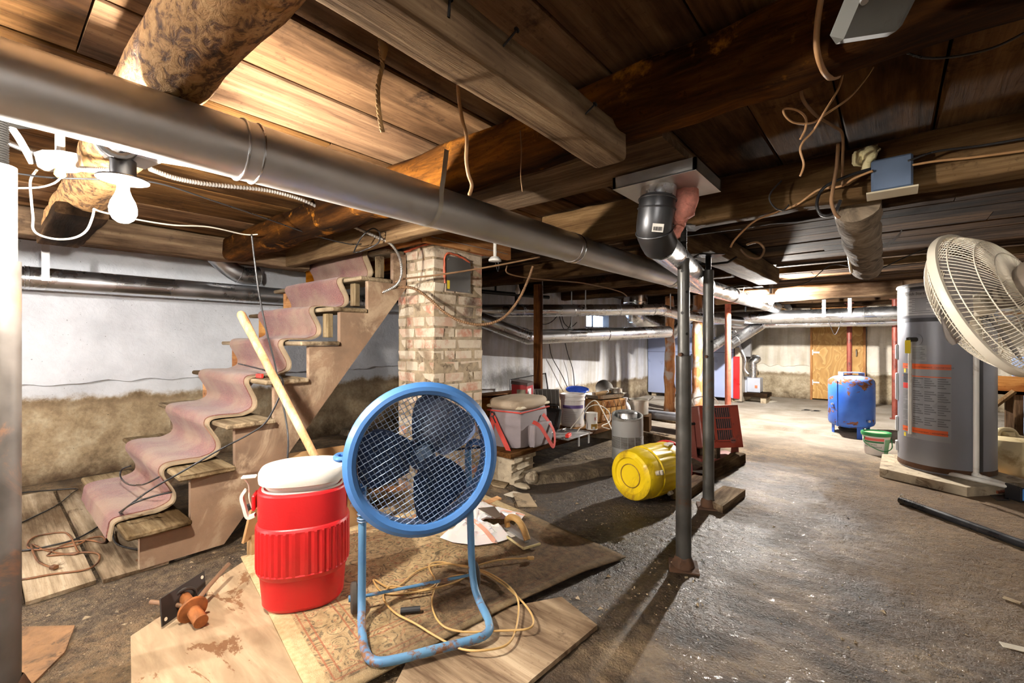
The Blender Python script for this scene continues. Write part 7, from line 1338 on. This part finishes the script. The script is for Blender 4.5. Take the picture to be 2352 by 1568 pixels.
cord('tan_wire', [at(1935, 172, 1.05), at(1925, 205, 1.05), at(1895, 255, 1.05), at(1868, 300, 1.08), at(1845, 325, 1.08), at(1838, 345, 1.08), at(1846, 378, 1.08), at(1838, 404, 1.08)], 0.0026, m_tanw, 'tan wire dangling down from the dark log joist', 'wire')
cord('tan_wire', [at(2005, 155, 1.1), at(1985, 185, 1.08), at(1950, 225, 1.08), at(1900, 260, 1.08), at(1865, 282, 1.08), at(1825, 282, 1.08), at(1803, 265, 1.08), at(1802, 250, 1.08), at(1830, 253, 1.08), at(1850, 270, 1.08), at(1850, 295, 1.08), at(1838, 320, 1.08)], 0.0026, m_tanw, 'tan wire curled into a loop below the ceiling boards', 'wire')
cord('dark_wire', [at(1840, 200, 1.2), at(1845, 230, 1.22), at(1875, 265, 1.35), at(1915, 290, 1.45), at(1935, 310, 1.5), at(1935, 380, 1.6), at(1935, 430, 1.62)], 0.0045, m_old, 'dusty wires running down to the junction box beam', 'wire')
cord('brown_cable', [at(1925, 330, 1.6), at(1922, 380, 1.6), at(1912, 440, 1.6), at(1910, 465, 1.6), at(1918, 490, 1.6), at(1928, 500, 1.6)], 0.0062, m_old, 'brown cable drooping in front of the junction box beam', 'cable')
cord('tan_wire', [at(1678, 568, 1.95), at(1690, 548, 1.93), at(1730, 510, 1.88), at(1770, 492, 1.84), at(1830, 470, 1.76), at(1880, 436, 1.68), at(1930, 428, 1.62), at(1965, 408, 1.59), at(2005, 392, 1.55)], 0.0045, m_tanw, 'long tan cable trailing from the junction box to mid air', 'cable')
cord('black_cable', [at(2000, 388, 1.58), at(1960, 400, 1.6), at(1910, 420, 1.62), at(1885, 440, 1.64), at(1876, 470, 1.64), at(1885, 492, 1.63), at(1905, 494, 1.62), at(1922, 480, 1.62), at(1930, 460, 1.62)], 0.0055, m_bcord, 'black cable curled under the beam left of the junction box', 'cable')
cord('tan_wire', [at(2090, 380, 1.5), at(2150, 370, 1.46), at(2230, 362, 1.41), at(2360, 345, 1.34)], 0.004, m_tanw, 'tan cable stapled along the beam right of the junction box', 'cable')
cord('black_cable', [at(2085, 370, 1.5), at(2150, 348, 1.46), at(2250, 335, 1.41), at(2370, 315, 1.34)], 0.004, m_bcord, 'black cable along the beam right of the junction box', 'cable')
cord('dark_wire', [at(2352, 76, 1.0), at(2280, 110, 1.04), at(2190, 130, 1.08), at(2120, 132, 1.1), at(2075, 118, 1.1)], 0.0028, m_bcord, 'dark wire sagging under the ceiling boards at upper right', 'wire')
cord('thin_wire', [at(1660, 665, 3.6), at(1700, 655, 3.6), at(1730, 660, 3.7), at(1760, 662, 3.8), at(1850, 650, 3.8), at(1905, 610, 3.6), at(1955, 612, 3.4), at(2000, 625, 3.3), at(2080, 590, 3.2), at(2130, 570, 3.1)], .004, m_bcord, 'black wire strung below the ceiling past the wrapped pole', 'wire')
cord('thin_wire', [onY(1903, 736, 7.28), onY(1910, 755, 7.28), onY(1917, 768, 7.28), onY(1925, 757, 7.28), onY(1932, 736, 7.28)], .004, m_bcord, 'black wire loop hanging under the far duct', 'wire')
cord('foil_strip', [at(1920, 490, 1.84), at(1932, 520, 1.95), at(1942, 550, 2.15), at(1950, 590, 2.45), at(1956, 625, 2.6)], .008, galv('foil_wrap', (.75, .68, .55, 1), .3), 'shiny twisted foil strip along the wrapped pole', 'strip')
m = MB(); pts = spline([at(1965, 566, 2.3), at(1995, 572, 2.3), at(2030, 565, 2.3), at(2060, 545, 2.3), at(2072, 528, 2.3)], 6); vs = []
for q in pts: vs += [q + UP * .008, q - UP * .008]
m.add(vs, [(2 * i, 2 * i + 1, 2 * i + 3, 2 * i + 2) for i in range(len(pts) - 1)]); m.solo('steel_strap', m_steel, 'loose steel strap curling out from the wrapped pole', 'strap', ang=180)
gq = onY(2048, 402, 2.028); t = thing('junction_box', 'blue-grey square junction box with a hanging cover plate', 'junction box', gq - UP * .06); MB().box(gq.x - .055, gq.x + .055, gq.y - .03, gq.y + .03, gq.z - .055, gq.z + .055, .006).part('box', basic('blue_grey_paint', rgb(92, 108, 132), .45, .2, var=.15, scale=10, dirt=rgb(70, 58, 46), dirt_amt=.1), t); MB().obox(gq + Vector((0, -.015, -.066)), (.135, .07, .006), Matrix.Rotation(-.12, 3, 'X'), .001).part('cover_plate', basic('cream_plate', rgb(196, 184, 158), .5, var=.1), t)
blob([onY(1960, 362, 2.05), onY(1985, 362, 2.06), onY(2008, 352, 2.06), onY(2020, 345, 2.06)], [.02, .03, .03, .012], .022, 6, n=14).solo('spray_foam', basic('cream_foam', rgb(226, 214, 166), .7, var=.08, scale=14, bmp=.5), 'lump of cream spray foam above the junction box', 'foam', ang=180)
blob([onY(1992, 370, 2.05), onY(1990, 390, 2.05)], [.018, .012], .012, 9, n=12).solo('spray_foam', basic('cream_foam', rgb(226, 214, 166), .7), 'drip of cream spray foam below the larger lump', 'foam', ang=180)
cord('dark_wire', [at(1795, 415, 1.75), at(1772, 440, 1.75), at(1768, 460, 1.75), at(1782, 478, 1.75), at(1800, 482, 1.75), at(1812, 470, 1.75)], .003, m_bcord, 'dirty thread of wire hanging on the pale beam', 'wire')
cord('dark_wire', [at(1700, 572, 2.4), at(1720, 590, 2.4), at(1745, 592, 2.4), at(1755, 572, 2.4), at(1740, 556, 2.4), at(1715, 562, 2.4)], .006, m_old, 'dusty coil of wire hanging under the ceiling by the short beam', 'wire')
q0 = at(1592, 606, 3.05); MB().tube([at(1588, 607, 3.1), at(1640, 606, 3.08), at(1672, 602, 3.0), at(1692, 590, 2.95)], .008, 8).solo('iron_bar', m_thread, 'thin iron bar laid across the top of the second jack post', 'bar')
# iron water pipe with valves behind the chimney
ip = thing('iron_pipe', 'dark iron water pipe with a valve behind the chimney', 'pipe', at(1180, 690, 5.2)); a, c = at(1095, 668, 4.7), at(1260, 683, 5.3); MB().cyl(a, c, .022, n=12).part('pipe', m_thread, ip); q = a.lerp(c, .24); MB().cyl(q, q + UP * .09, .012, n=8).part('valve_stem', m_thread, ip); MB().tube(ring(q + UP * .09, UP, .035), .007, 6, True).part('valve_wheel', m_thread, ip); q = a.lerp(c, .52); MB().cyl(q, q - UP * .10, .018, n=10).obox(q - UP * .11, (.05, .05, .05), None, .01).part('drain_cock', m_thread, ip)
for i, (p, lab) in enumerate((([(1262, 790), (1268, 820), (1290, 860), (1306, 895)], 'black wire hanging down the wall left of the window wall crack'), ([(1298, 788), (1305, 815), (1316, 850), (1320, 895)], 'second black wire hanging down the wall below the window'), ([(1235, 738), (1250, 745), (1268, 738), (1280, 725)], 'black wire swag beside the dark wooden post'), ([(1285, 725), (1292, 750), (1300, 758), (1310, 745), (1312, 725)], 'black wire loop left of the small window'), ([(1290, 722), (1296, 742), (1310, 752), (1325, 740)], 'second black wire loop left of the small window'))):
    cord('black_wire', [onX(a, c, -3.42) for a, c in p], .006, m_bcord, lab, 'wire')
q = onX(1190, 668, -3.9); MB().lathe([(0, .03), (.012, .03), (.016, .0), (.03, -.03), (.03, -.05), (.02, -.07), (0, -.075)], 14, Matrix.Translation(at(1189, 660, 4.9))).solo('dead_bulb', m_porc, 'unlit frosted bulb hanging behind the chimney', 'bulb')
# window-wall debris and far bits
for a, c, lab in ((1840, 942, 'dark crumpled leaf scrap on the far slab'), (1862, 944, 'second dark scrap on the far slab')):
    q = fl(a, c, .036); MB().tube(spline([q, q + RT * .06 + UP * .006, q + RT * .12, q + RT * .17 + FW * .03], 3), [.004] * 3 + [.012] * 4 + [.004] * 3, 6).solo('dark_scrap', m_dk, lab, 'scrap')
q = onY(1722, 918, 8.6); sheet([q + Vector((-.3, 0, -q.z)), q + Vector((.35, -.1, -q.z)), q + Vector((.4, .1, -q.z)), q + Vector((-.2, .2, -q.z))], .037, .004, 'plastic_scrap', m_whitep, 'white plastic scrap on the floor under the burner stand', 'scrap')
